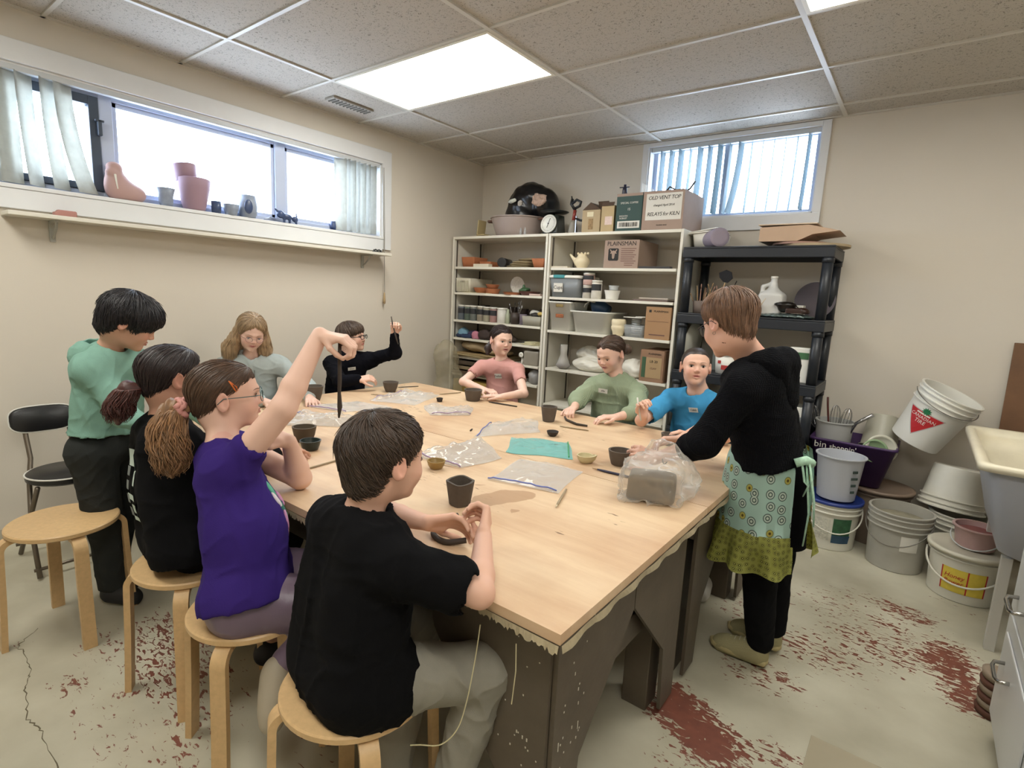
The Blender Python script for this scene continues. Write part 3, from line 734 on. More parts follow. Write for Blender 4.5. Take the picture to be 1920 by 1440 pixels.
b = B(); loft(b, [rrect(sx0+.034, sx1-.019, sy0+.034, sy1-.034, .05, .799), rrect(sx0, sx1, sy0, sy1, .04, .80), rrect(sx0-.002, sx1, sy0-.002, sy1+.002, .04, .822), rrect(sx0+.008, sx1-.01, sy0+.008, sy1-.008, .04, .832), rrect(sx0+.035, sx1-.03, sy0+.035, sy1-.035, .05, .826), rrect(sx0+.05, sx1-.05, sy0+.05, sy1-.05, .05, .79), rrect(sx0+.062, sx1-.06, sy0+.06, sy1-.06, .05, .73), rrect(sx0+.09, sx1-.08, sy0+.085, sy1-.085, .05, .725), rrect(sx0+.13, sx1-.1, sy0+.13, sy1-.13, .06, .47), rrect(sx0+.2, sx1-.15, sy0+.2, sy1-.2, .05, .455)], False, True)
finish('basin', b, M_sinki, t, world=True, smooth=50)
for x, y in ((3.99, -1.22), (4.42, -1.22), (3.99, -.64), (4.42, -.64)):
    b = B(); bx(b, x-.018, x+.018, y-.018, y+.018, 0, .60 if x > 4.1 else .419, .002); finish('leg', b, mat('sink_leg_white', 'c8c6bf', .5), t, world=True)
# board leaning on the wall behind the sink
b = B(); obox(b, (4.26, -.055, .98), (.52, .012, .56), (-.11, 0, 0), .002)
o = finish('plywood_board', b, mat('brown_board', '6d4c31', .6, var=.25, vs=5, bump=.1), None); tag(o, 'brown plywood board leaning on the wall behind the laundry sink', 'board')

# --- white base cabinet at the right edge
M_lab = mat('white_cabinet_enamel', 'd9dadb', .35); M_chr = mat('chrome', 'b5b2ad', .2, metal=1.)
t = empty('base_cabinet', (4.2, -2.8, 0), 'white base cabinet with chrome pulls cut off by the right edge', 'cabinet')
cx0, cx1, cy1, cy0 = 3.955, 4.53, -1.84, -3.64
b = B(); bx(b, cx0, cx1, cy0, cy1, .08, .86, .002); bx(b, cx0+.05, cx1, cy0, cy1, 0, .08); finish('cabinet_body', b, M_lab, t, world=True)
b = B(); bx(b, cx0-.025, cx1, cy0, cy1, .8605, .90, .004); finish('countertop', b, mat('counter_grey', 'b9b5aa', .4), t, world=True)
for k in range(3):
    ya, yb = cy1-.03-.59*(k+1)+.005, cy1-.03-.59*k
    b = B(); bx(b, cx0-.02, cx0-.001, ya, yb, .10, .46, .003); bx(b, cx0-.026, cx0-.0205, ya+.05, yb-.05, .15, .41, .004); d = finish('door', b, M_lab, t, world=True)
    b = B(); yh = yb-.13-.0; tube(b, [(cx0-.018, yh, .34), (cx0-.05, yh, .335), (cx0-.056, yh-.02, .33), (cx0-.056, yh-.10, .33), (cx0-.05, yh-.12, .335), (cx0-.018, yh-.12, .34)], .006, 8); finish('handle', b, M_chr, d, world=True, smooth=60)
    b = B(); bx(b, cx0-.02, cx0-.001, ya, yb, .475, .84, .003); bx(b, cx0-.026, cx0-.0205, ya+.05, yb-.05, .52, .79, .004); d = finish('drawer', b, M_lab, t, world=True)
    b = B(); tube(b, [(cx0-.018, yh, .56), (cx0-.05, yh, .555), (cx0-.056, yh-.02, .55), (cx0-.056, yh-.10, .55), (cx0-.05, yh-.12, .555), (cx0-.018, yh-.12, .56)], .006, 8); finish('handle', b, M_chr, d, world=True, smooth=60)
# closed carton on the floor, bottom edge
M_card = mat('cardboard', 'a58a68', .8, var=.06, vs=10, bump=.08, bs=150); M_cardg = mat('grey_cardboard', '8f8671', .8, var=.06, vs=8)
t = empty('cardboard_box', (3.70, -2.86, 0), 'grey-brown cardboard box on the floor cut off by the bottom edge', 'box')
b = B(); bx(b, 3.505, 3.89, -3.05, -2.665, 0, .292, .004); finish('carton', b, M_cardg, t, world=True)
b = B(); bx(b, 3.503, 3.892, -3.052, -2.8585, .2925, .297, .001); bx(b, 3.503, 3.892, -2.8565, -2.663, .2925, .297, .001); finish('flap', b, M_cardg, t, world=True)
# ================================================================== SMALL THINGS
def film(name):
    m = bpy.data.materials.new(name); m.use_nodes = True; nt = m.node_tree; nt.nodes.clear(); N = lambda t: nt.nodes.new('ShaderNode' + t); L = nt.links.new
    return m, nt, N, L
def make_film(name, tint, fac, rough=.12):
    m, nt, N, L = film(name)
    o = N('OutputMaterial'); tr = N('BsdfTransparent'); tr.inputs[0].default_value = (.93, .93, .93, 1); p = N('BsdfPrincipled'); p.inputs['Base Color'].default_value = lin(tint); p.inputs['Roughness'].default_value = rough; p.inputs['Specular IOR Level'].default_value = 1.
    lw = N('LayerWeight'); lw.inputs[0].default_value = .35; mr = N('MapRange'); mr.inputs['To Min'].default_value = fac; mr.inputs['To Max'].default_value = min(fac + .45, 1); L(lw.outputs['Facing'], mr.inputs['Value'])
    mx = N('MixShader'); L(mr.outputs[0], mx.inputs[0]); L(tr.outputs[0], mx.inputs[1]); L(p.outputs[0], mx.inputs[2]); L(mx.outputs[0], o.inputs['Surface']); return m
M_paper = mat('paper_white', 'd8d5cc', .7); M_ink = mat('ink_black', '23211f', .7); M_plw = mat('white_plastic', 'e6e4dc', .4, var=.02)
M_plf = mat('frosted_plastic', 'cfd3d3', .35, alpha=.75); M_clearp = mat('clear_plastic', 'c6ccd0', .12, alpha=.35)
M_terra = mat('terracotta', 'a86844', .75, var=.08, vs=20); M_pinkclay = mat('pink_stoneware', 'b58f82', .6, var=.05)
M_green = mat('carton_dark_green', '24423c', .6); M_kraft = mat('kraft_card', 'a88a6c', .75, var=.05, vs=12); M_kraft2 = mat('pinkish_kraft', 'a08a7c', .75, var=.05, vs=12)
M_creamc = mat('bisque_cream', 'e3d5b4', .6, var=.03); M_blkm = mat('dark_metal', '25282a', .4, metal=.3)
M_clay = mat('wet_dark_clay', '4c433a', .75, var=.12, vs=30, bump=.25, bs=90)
M_steel = mat('stainless_steel', 'a9a9aa', .25, metal=.9)
def front(x, z, y, s=1): return Matrix.Translation((x, y, z)) @ Matrix.Rotation(PI/2, 4, 'X')
def solo(name, b, m, label, cat, smooth=None, group=None):
    # a single-mesh thing built in world space; origin goes to the middle of its base
    xs = [v.co for v in b.verts]; c = Vector(((min(v.x for v in xs)+max(v.x for v in xs))/2, (min(v.y for v in xs)+max(v.y for v in xs))/2, min(v.z for v in xs)))
    for v in b.verts: v.co -= c
    o = finish(name, b, m, None, loc=c, smooth=smooth); return tag(o, label, cat, group)
def carton(name, x0, x1, y0, y1, z0, z1, m, label, cat='box', open_top=False, rz=0., **k):
    t = empty(name, ((x0+x1)/2, (y0+y1)/2, z0), label, cat, rz=rz); cx, cy = (x0+x1)/2, (y0+y1)/2
    b = B(); w_, d_, h_ = (x1-x0)/2, (y1-y0)/2, z1-z0; e = .004
    if open_top:
        bx(b, -w_, w_, -d_, d_, 0, e); bx(b, -w_, w_, -d_, -d_+e, e, h_); bx(b, -w_, w_, d_-e, d_, e, h_); bx(b, -w_, -w_+e, -d_+e, d_-e, e, h_); bx(b, w_-e, w_, -d_+e, d_-e, e, h_)
    else: bx(b, -w_, w_, -d_, d_, 0, h_, .002)
    finish('carton', b, m, t)
    return t, w_, d_, h_
def words(t, name, s, size, x, z, y, m, **k):
    b = B(); add_text(b, s, size, front(x, z, y), **k); return finish(name, b, m, t)
def patch(t, name, x0, x1, z0, z1, y, m, th=.0008):
    b = B(); bx(b, x0, x1, y-th, y, z0, z1); return finish(name, b, m, t)
# ---- on the cabinet tops (z 1.89)
Z0 = 1.8905
t = empty('canning_tub', (.64, -.25, Z0), 'wide dusty pink tub with two handles on top of the left cabinet', 'tub')
b = B(); lathe(b, [(.17, 0), (.175, .003), (.195, .06), (.222, .145), (.232, .15), (.232, .158), (.216, .158), (.19, .06), (.17, .01), (0, .01)], 40, sx=1.12); bmesh.ops.remove_doubles(b, verts=b.verts[:], dist=1e-5); finish('tub_body', b, mat('tub_pink', 'a3958f', .5, var=.05), t, smooth=40)
for s in (-1, 1):
    b = B(); tube(b, [(s*.235, -.04, .14), (s*.32, -.03, .145), (s*.34, 0, .143), (s*.32, .03, .145), (s*.235, .04, .14)], .010, 8); finish('handle', b, mat('tub_handle', '6d4f44', .5), t, smooth=60)
b = B(); tube(b, [(-.12, -.10, .159), (-.06, -.06, .185), (.02, -.03, .18), (.05, 0, .162)], .006, 6); finish('latch', b, M_steel, t)
b = B(); obox(b, (.31, -.36, Z0+.07), (.012, .10, .14), (0, .12, 0)); obox(b, (.345, -.36, Z0+.012), (.09, .10, .010)); solo('wooden_wedge', b, mat('pale_wood', 'b0a078', .6), 'tan wooden bracket standing at the left end of the cabinet top', 'bracket')
for i, (x, h_) in enumerate(((.785, .055), (.83, .06))):
    b = B(); lathe(b, [(.009, 0), (.010, .004), (.010, h_*.6), (.006, h_*.75), (.006, h_), (0, h_)], 12, Rt(loc=(x, -.405, Z0))); solo('glass_vial', b, M_clearp, ('small clear glass vial in front of the pink tub' if i == 0 else 'small clear glass vial closest to the kitchen scale'), 'vial', 50, 'vials by the scale')
# black bin bag full of wrapped things sitting in the tub
s = SDF(); s.ell((.74, -.2, Z0+.30), (.22, .15, .135), k=.05).ell((.66, -.2, Z0+.22), (.17, .15, .14), k=.05).ell((.86, -.18, Z0+.26), (.13, .13, .14), k=.05).ell((.72, -.2, Z0+.39), (.13, .10, .07), k=.05).ell((.66, -.24, Z0+.16), (.14, .12, .10), k=.05)
t = empty('bin_bag', (.70, -.2, Z0+.05), 'full black bin bag with printed scraps showing, in the pink tub', 'bag')
net_object('bag_film', s.mesh(.008, disp=lambda P: .010*snoise(P, 9, 3) + .012*np.abs(snoise(P, 6, 5))), mat('black_bin_film', '111114', .28), t)
for nm, c, r_, m_ in (('paper_scrap', (.90, -.325, Z0+.29), (.075, .02, .05), mat('pinkish_print', 'b39887', .6, var=.45, vs=60)), ('paper_scrap', (.64, -.355, Z0+.29), (.045, .012, .022), mat('white_scrap', 'c9cbc2', .6, var=.2, vs=50)), ('paper_scrap', (.72, -.35, Z0+.265), (.025, .012, .025), mat('grey_scrap', 'a8a29a', .6, var=.3, vs=50))):
    s = SDF(); s.ell(c, r_, k=.01); net_object(nm, s.mesh(.004, disp=lambda P: .011*snoise(P, 16, 4)+.004*snoise(P, 40, 5)), m_, t)
# kitchen scale
t = empty('kitchen_scale', (1.045, -.30, Z0), 'dark spring scale with round white dial on the cabinet top', 'scale')
b = B(); loft(b, [rrect(-.075, .075, -.06, .07, .015, 0), rrect(-.075, .075, -.06, .07, .015, .02), rrect(-.065, .065, -.045, .06, .015, .155)], True, True); finish('scale_body', b, mat('scale_green', '2c302c', .4), t, smooth=40)
b = B(); lathe(b, [(.005, .155), (.005, .172), (.10, .175), (.118, .185), (.118, .188), (.10, .18), (0, .178)], 32); finish('weighing_plate', b, M_blkm, t, smooth=50)
b = B(); Md = Matrix.Translation((-.01, -.062, .085)) @ Matrix.Rotation(PI/2 - .15, 4, 'X'); lathe(b, [(.073, -.004), (.075, .006), (.070, .010), (.068, .006), (0, .006)], 40, Md); dl = finish('dial', b, mat('dial_white', 'e4e4dd', .3), t, smooth=30)
b = B()
for k in range(60):
    a = 2*PI*k/60; l = .008 if k % 5 == 0 else .004; M_ = Md @ Matrix.Rotation(a, 4, 'Z'); bx(b, .061-l, .061, -.0006, .0006, .0062, .0068, M=M_)
bx(b, -.002, .002, -.035, .045, .0072, .0085, M=Md @ Matrix.Rotation(-.3, 4, 'Z')); lathe(b, [(.005, .007), (.005, .011)], 12, Md, cap=True); finish('needle', b, M_ink, dl)
# hand tools standing beside the scale
t = empty('hand_press', (1.23, -.30, Z0), 'upright hand press with red lever standing behind the scale', 'tool')
b = B(); lathe(b, [(.035, 0), (.04, .01), (.03, .09), (.02, .11)], 16, cap=True); finish('press_base', b, mat('grey_cast', '8f8a80', .5), t, smooth=40)
b = B(); tube(b, [(0, 0, .11), (.01, 0, .19)], .014, 10); finish('lever', b, mat('red_handle', '8c3a30', .4), t, smooth=50)
b = B(); tube(b, [(.01, 0, .19), (-.03, 0, .24), (-.02, 0, .28)], .012, 8); tube(b, [(.0, 0, .20), (.05, .0, .22), (.06, 0, .25), (.02, 0, .27), (-.03, 0, .235)], .011, 8); tube(b, [(-.02, 0, .26), (-.03, 0, .30)], .005, 6); finish('jaw', b, M_blkm, t, smooth=50)
t = empty('clamp', (1.32, -.33, Z0), 'small dark bar clamp lying beside the brown cartons', 'clamp')
b = B(); bx(b, -.05, -.042, -.006, .006, 0, .14); bx(b, -.05, .05, -.006, .006, 0, .012); finish('clamp_bar', b, M_steel, t)
b = B(); tube(b, [(-.05, 0, .12), (-.01, 0, .105), (.03, 0, .10), (.055, 0, .09)], .009, 8); finish('clamp_screw', b, M_blkm, t, smooth=50)
# brown cartons
t, w_, d_, h_ = carton('carton_box', 1.375, 1.53, -.41, -.20, Z0, Z0+.165, mat('tan_card', 'ae9b7b', .8, var=.05), 'tan milk-style carton box with a gable top beside the clamp', open_top=False)
b = B(); prism(b, [(-w_, 0), (w_, 0), (-.01, .055)], -d_, d_-.03, Matrix(((1, 0, 0, 0), (0, 0, 1, 0), (0, 1, 0, h_+.001), (0, 0, 0, 1)))); bmesh.ops.recalc_face_normals(b, faces=b.faces[:]); finish('gable', b, mat('dark_card', '4f3d2e', .8), t)
patch(t, 'box_label', -.035, .02, .115, .15, -d_-.0005, mat('cream_label', 'd9cfae', .7)); patch(t, 'printed_mark', -.02, .02, .02, .10, -d_-.0005, mat('tan_print', '8f7550', .7, var=.4, vs=60))
t, w_, d_, h_ = carton('carton_box', 1.54, 1.645, -.41, -.22, Z0, Z0+.19, mat('tan_card2', 'b5a07a', .8, var=.08), 'narrow open tan box with curled flaps left of the dark green carton', open_top=True)
b = B(); obox(b, (-.045, -d_+.02, h_+.012), (.09, .002, .05), (.5, 0, 0)); obox(b, (.0, -d_-.0, h_+.010), (.10, .002, .03), (-.4, 0, 0)); finish('flap', b, mat('dark_card', '4f3d2e', .8), t)
patch(t, 'box_label', -.02, .04, .05, .11, -d_-.0005, mat('pale_pink_label', 'd8c2b8', .7, var=.1, vs=80))
b = B(); lathe(b, [(.018, 0), (.02, .005), (.016, .05), (.01, .06), (.01, .075), (0, .075)], 14, Rt(loc=(1.655, -.34, Z0+.195))); tube(b, [(1.60, -.34, Z0+.262), (1.70, -.34, Z0+.262)], .004, 6)
t, w_, d_, h_ = carton('carton_box', 1.668, 1.872, -.425, -.12, Z0, Z0+.262, M_green, 'dark green drinks carton on the cabinet top, left of the OLD VENT box', 'box')
words(t, 'box_print', 'SPECIAL COFFEE', .019, 0, .195, -d_-.001, M_paper); words(t, 'box_print', '15', .024, 0, .15, -d_-.001, M_paper); words(t, 'box_print', 'SMOOTH\nROBUST', .016, -.04, .095, -d_-.001, M_paper)
patch(t, 'barcode_label', -.085, .09, .018, .068, -d_-.0005, M_paper)
b = B(); r5 = random.Random(5); x = -.07
while x < .075: q = r5.uniform(.001, .004); bx(b, x, x+q, -d_-.0022, -d_-.0014, .028, .058); x += q + r5.uniform(.001, .004)
finish('barcode', b, M_ink, t)
patch(t, 'box_edge_band', -w_+.001, w_-.001, h_-.02, h_-.001, -d_-.0005, M_kraft2)
solo('figurine', (lambda bb: (lathe(bb, [(.018, 0), (.02, .005), (.016, .05), (.01, .06), (.01, .075), (0, .075)], 14, Rt(loc=(1.693, -.36, Z0+.2635))), tube(bb, [(1.65, -.36, Z0+.32), (1.73, -.36, Z0+.32)], .004, 6), bb)[2])(B()), mat('blue_black_glaze', '23233a', .3), 'small blue-black winged figurine on the corner of the green carton', 'figurine', 50)
# sheet of plexiglass behind
b = B(); Mx = Matrix(((1, 0, 0, 0), (0, 0, 1, -.09), (0, 1, 0, Z0+.264), (0, 0, 0, 1))); prism(b, [(1.70, 0), (1.865, 0), (1.865, .04), (1.70, .14)], 0, .003, Mx); bmesh.ops.recalc_face_normals(b, faces=b.faces[:]); solo('acrylic_sheet', b, M_clearp, 'clear acrylic offcut standing behind the green carton', 'sheet')
t, w_, d_, h_ = carton('carton_box', 1.877, 2.175, -.425, -.04, Z0, Z0+.262, M_kraft2, 'brown box labelled OLD VENT by hand at the right end of the cabinet top', open_top=True)
patch(t, 'paper_sign', -.125, .135, .065, .245, -d_-.0005, M_paper)
for s_, z, sz in (('OLD VENT TOP', .215, .036), ('changed April 2014', .165, .022), ('RELAYS for KILN', .105, .036)): words(t, 'handwriting', s_, sz, .005, z, -d_-.0017, M_ink, shear=.2, spacing=.9)
words(t, 'small_print', 'MOVING BOX', .012, 0, .03, -d_-.001, M_ink)
b = B(); obox(b, (0, -.03, h_-.02), (.26, .3, .05), (0, 0, 0), .01); finish('contents', b, mat('dark_scrap', '5a4f45', .8, var=.2), t)
b = B(); tube(b, [(-.02, -.1, h_+.015), (.0, -.1, h_+.04), (.05, -.1, h_+.015), (.10, -.08, h_+.02)], .006, 6); tube(b, [(.09, -.05, h_), (.13, -.05, h_+.03), (.16, -.05, h_+.075)], .006, 6); finish('cable', b, M_blkm, t, smooth=60)
# ---- left cabinet, top shelf
def trough(name, x0, x1, y0, y1, z, h_, m, label, cat, fl=.012, group=None):
    b = B(); loft(b, [rrect(x0+fl, x1-fl, y0+fl, y1-fl, .01, z), rrect(x0, x1, y0, y1, .01, z+h_), rrect(x0+.006, x1-.006, y0+.006, y1-.006, .01, z+h_), rrect(x0+fl+.005, x1-fl-.005, y0+fl+.005, y1-fl-.005, .008, z+.008)], True, True)
    return solo(name, b, m, label, cat, 40, group)
z = SL[0] + .0005
trough('planter', .075, .235, -.36, -.16, z, .092, M_terra, 'tall square terracotta planter on the upper left shelf', 'planter')
trough('planter', .245, .385, -.30, -.16, z, .055, M_terra, 'low terracotta planter behind the white strip, upper left shelf', 'planter')
b = B(); obox(b, (.35, -.37, z+.014), (.19, .05, .028), (0, 0, -.05), .003); solo('wooden_block', b, mat('pale_board', 'd5cdb9', .6), 'pale flat wooden block in front of the terracotta planters', 'block')
b = B(); M_ = Rt(PI/2, 0, .35, (.56, -.36, z+.043)); lathe(b, [(.034, 0), (.042, 0), (.042, -.2), (.034, -.2), (.034, 0)], 24, M_); solo('black_pipe', b, mat('black_pipe', '1d1c1d', .35), 'short black plastic pipe lying on the upper left shelf', 'pipe', 40)
s = SDF()
r5 = random.Random(8)
for k in range(9): s.ell((.76+.012*k-.05, -.27+r5.uniform(-.05, .05), z+.012+.008*k), (.13-.008*k, .09, .010), k=.006)
o = net_object('folded_cloth', s.mesh(.005, disp=lambda P: .004*snoise(P, 12, 2)), mat('khaki_cloth', '8f8062', .9, bump=.3, bs=200), None); tag(o, 'crumpled stack of khaki cloth on the upper left shelf', 'cloth')
trough('planter', .895, 1.03, -.39, -.25, z, .075, M_terra, 'small footed terracotta planter at the right end of the upper left shelf', 'planter', fl=.02)
# ---- left cabinet, second shelf
z = SL[1] + .0005
t = empty('plastic_basket', (.155, -.25, z), 'white ribbed plastic basket on the second left shelf', 'basket')
b = B(); loft(b, [rrect(-.075, .075, -.15, .15, .012, 0), rrect(-.09, .09, -.165, .165, .012, .13), rrect(-.083, .083, -.158, .158, .012, .13), rrect(-.07, .07, -.145, .145, .012, .006)], True, True); finish('basket_body', b, mat('basket_cream', 'cfc9b6', .5), t, smooth=40)
b = B()
for k in range(9): bx(b, -.07+.0165*k, -.063+.0165*k, -.172, -.162, .02, .118, .002, Rt(.06, 0, 0))
finish('rib', b, mat('basket_cream', 'cfc9b6', .5), t); b = B(); bx(b, -.025, .025, -.175, -.1655, .09, .108, .003); finish('handle_slot', b, mat('slot_dark', '5b5246', .8), t)
def bowl_prof(r, h_, th=.006, foot=.5): return [(r*foot, 0), (r*foot+.003, .002), (r*.85, h_*.45), (r, h_), (r-th, h_), (r*.85-th, h_*.5), (r*foot-.004, th), (0, th)]
def bowl(name, x, y, z, r, h_, m, label, cat='bowl', wob=.02, seed=0, group=None, foot=.5, seg=28, th=.006, fn=None, M=None):
    b = B(); lathe(b, bowl_prof(r, h_, th, foot), seg, M or Rt(loc=(x, y, z)), wob, seed=seed, fn=fn); bmesh.ops.remove_doubles(b, verts=b.verts[:], dist=1e-5)
    return solo(name, b, m, label, cat, 45, group)
bowl('clay_tray', .335, -.34, z, .085, .05, M_terra, 'shallow terracotta saucer beside the ribbed basket', 'dish', foot=.6)
bowl('clay_bowl', .46, -.35, z, .072, .045, M_terra, 'lower bowl of a pair of nested terracotta bowls', 'bowl', foot=.75, group='nested terracotta bowls'); bowl('clay_bowl', .46, -.35, z+.047, .062, .035, M_terra, 'upper bowl of a pair of nested terracotta bowls', 'bowl', foot=.7, seed=3, group='nested terracotta bowls')
b = B(); lathe(b, [(0, .0), (.05, .0), (.076, .010), (.078, .014), (.074, .014), (.05, .006), (0, .006)], 40, Rt(PI/2+.12, 0, 0, (.665, -.24, z+.085)), fn=lambda a, q, zz: (q*(1+.02*math.sin(16*a)), zz)); bmesh.ops.remove_doubles(b, verts=b.verts[:], dist=1e-5); solo('decorative_plate', b, mat('speckled_plate', 'c9c3b8', .4, var=.2, vs=70), 'scalloped pale plate propped upright on the second left shelf', 'plate', 50)
s = SDF(); s.ell((.79, -.30, z+.055), (.045, .03, .012), k=.01).ell((.77, -.30, z+.075), (.012, .012, .018), k=.01).box((.78, -.30, z+.024), (.035, .03, .02), rd=.004); o = net_object('clay_leaf', s.mesh(.004), mat('green_glaze', '3f6040', .35), None); tag(o, 'small green glazed leaf piece on the second left shelf', 'ornament')
bowl('clay_dish', .70, -.37, z, .085, .022, M_terra, 'flat orange clay dish below the propped plate', 'dish', foot=.8); bowl('clay_dish', .86, -.33, z, .095, .035, mat('maroon_clay', '5f3a34', .5, var=.1), 'flat maroon clay dish at the right of the second left shelf', 'dish', foot=.7, seed=2)
b = B(); obox(b, (.975, -.405, z+.008), (.11, .04, .015), (0, 0, .05), .004); solo('clay_strip', b, mat('pale_pink_clay', 'c9b0a6', .7), 'short pale pink clay strip at the shelf edge', 'strip')
b = B(); obox(b, (.33, -.405, z+.002), (.32, .035, .003), (0, 0, 0)); solo('paper_strip', b, mat('yellowed_paper', 'd6cfa6', .7), 'long yellowed paper strip at the front of the second left shelf', 'paper')
# ---- left cabinet, third shelf: glaze jars
z = SL[2] + .0005
def jar(x, y, z, r, h_, col, label, group='glaze jars', lid='d9d6cd'):
    t = empty('glaze_jar', (x, y, z), label, 'jar', group)
    b = B(); lathe(b, [(r*.93, 0), (r, .004), (r, h_-.02), (r*.92, h_-.014), (0, h_-.014)], 24); finish('jar_body', b, mat('jar_'+col, col, .45, var=.1, vs=40), t, smooth=40)
    b = B(); lathe(b, [(r*.98, h_-.0135), (r*.98, h_), (r*.9, h_+.002), (0, h_+.002)], 24); finish('lid', b, mat('lid_'+lid, lid, .4), t, smooth=40)
    b = B(); seg = 14
    vs = [[b.verts.new(((r+.0006)*math.cos(a), (r+.0006)*math.sin(a), zz)) for a in np.linspace(-PI*.95, -.05*PI, seg)] for zz in (h_*.45, h_*.8)]
    for k in range(seg-1): b.faces.new((vs[0][k], vs[0][k+1], vs[1][k+1], vs[1][k]))
    finish('jar_label', b, mat('label_dark', '2b2c30', .5), t)
    return t
for i, (x, y, r, h_, c, l) in enumerate(((.115, -.37, .036, .135, '586068', 'blue-grey glaze jar, leftmost in the row of jars'), (.192, -.365, .036, .135, '56635a', 'dark green glaze jar, second in the row of jars'), (.265, -.37, .034, .135, '676c69', 'grey-green glaze jar, third in the row of jars'), (.345, -.36, .038, .135, '8d8577', 'beige glaze jar, fourth in the row of jars'),
    (.43, -.375, .036, .132, '9a9683', 'pale olive glaze jar in the middle of the row'), (.508, -.375, .036, .132, '9d7a75', 'dusty rose glaze jar right of the middle'))):
    jar(x, y, z, r, h_, c, l)
t = empty('white_canister', (.60, -.37, z), 'plain white canister at the right end of the glaze jars', 'canister')
b = B(); lathe(b, [(.042, 0), (.045, .004), (.045, .118), (0, .118)], 26); finish('canister_body', b, mat('canister_white', 'c9c6be', .45), t, smooth=40); b = B(); lathe(b, [(.047, .1185), (.047, .132), (0, .134)], 26); finish('lid', b, M_plw, t, smooth=40)
b = B(); lathe(b, [(.02, 0), (.022, .004), (.022, .08), (.012, .095), (.012, .125), (0, .125)], 16, Rt(loc=(.672, -.38, z))); solo('squeeze_bottle', b, mat('pale_green_bottle', '9da28b', .5), 'small pale green squeeze bottle left of the utensil crock', 'bottle', 40)
def toolcup(x, y, z, r, h_, m, label, tools, cat='crock', name='utensil_crock', seed=1, m2=None):
    t = empty(name, (x, y, z), label, cat)
    b = B(); lathe(b, [(r*.85, 0), (r, h_), (r-.004, h_), (r*.85-.004, .004), (0, .004)], 24); finish('crock_body', b, m, t, smooth=40)
    rr = random.Random(seed)
    for k in range(tools):
        a = rr.uniform(0, 6.28); q = r*.6; q2 = r*(1.2+rr.random()*.7); L_ = h_*(1.35+rr.random()*.9)
        tp = empty('tool', (x, y, z), (m2 or 'thin tool standing in the ' + cat), 'tool', 'tools in the ' + label.split(' on ')[0]) if False else None
        yield t, (q*math.cos(a)*.6, q*math.sin(a)*.6, .006), (q2*math.cos(a), q2*math.sin(a)*.6, L_), rr
def fill(gen, nm, label, mats, group, cat='brush', spoon=.3):
    for i, (t, p0, p1, rr) in enumerate(gen):
        b = B(); o = Vector(t.location); a, c = Vector(p0)+o, Vector(p1)+o; d = (c-a)
        tube(b, [a, a+d*.5, a+d*.8, c], [.0022, .003, .0028, .0018], 6)
        if rr.random() < spoon: tube(b, [c-d*.02, c+d*.05, c+d*.13, c+d*.16], [.003, .008, .007, .001], 8, flat=.4)
        solo(nm, b, mats[rr.randrange(len(mats))], label, cat, 60, group)
M_bw = [mat('tool_wood', 'a58763', .6), mat('tool_pale', 'c7b79a', .6), mat('tool_pinkish', 'b08878', .6), mat('tool_dark', '3a3330', .5), M_steel]
fill(toolcup(.745, -.37, z, .044, .10, mat('brown_crock', '3b302a', .5), 'dark brown crock of metal utensils on the third left shelf', 9, seed=4), 'utensil', 'thin metal utensil standing in the dark brown crock', [M_steel, M_steel, mat('tool_dark', '3a3330', .5)], 'utensils in the brown crock', 'utensil', .7)
b = B(); lathe(b, [(.03, 0), (.033, .09), (.029, .09), (.027, .004), (0, .004)], 20, Rt(loc=(.832, -.37, z))); solo('tin_cup', b, mat('mauve_tin', '6f6570', .5), 'mauve-grey tin right of the brown crock', 'tin', 40)
t = empty('storage_crate', (.95, -.35, z), 'low clear crate of odds and ends at the right of the third left shelf', 'crate')
b = B(); loft(b, [rrect(-.09, .09, -.065, .1, .01, 0), rrect(-.097, .097, -.072, .107, .01, .08), rrect(-.092, .092, -.067, .102, .01, .08), rrect(-.086, .086, -.061, .096, .01, .005)], True, True); finish('crate_body', b, mat('crate_grey', 'a9a596', .4, alpha=.85), t, smooth=40)
for nm, c, r_, col in (('rag', (0, 0, .09), (.05, .04, .02), '35312e'), ('rag', (.05, .0, .10), (.035, .03, .02), 'c2a860'), ('rag', (-.03, .03, .10), (.06, .03, .03), 'bcbab2')):
    s = SDF(); s.ell(np.array(c)+np.array(t.location), r_, k=.01); net_object(nm, s.mesh(.005, disp=lambda P: .006*snoise(P, 15, 6)), mat('rag_'+col, col, .8), t)
b = B()
b.free()
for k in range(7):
    b = B(); lathe(b, [(.04, 0), (.045, .14-.01*(k % 3)), (0, .14-.01*(k % 3))], 16, Rt(loc=(.2+.115*k, -.13-.02*(k % 2), z))); solo('dark_jar', b, mat('shadow_jars', '4b3f3a', .6), 'dark jar in the shadowed back row, ' + ['first', 'second', 'third', 'fourth', 'fifth', 'sixth', 'seventh'][k] + ' from the left', 'jar', 40, 'dark jars in the back row')

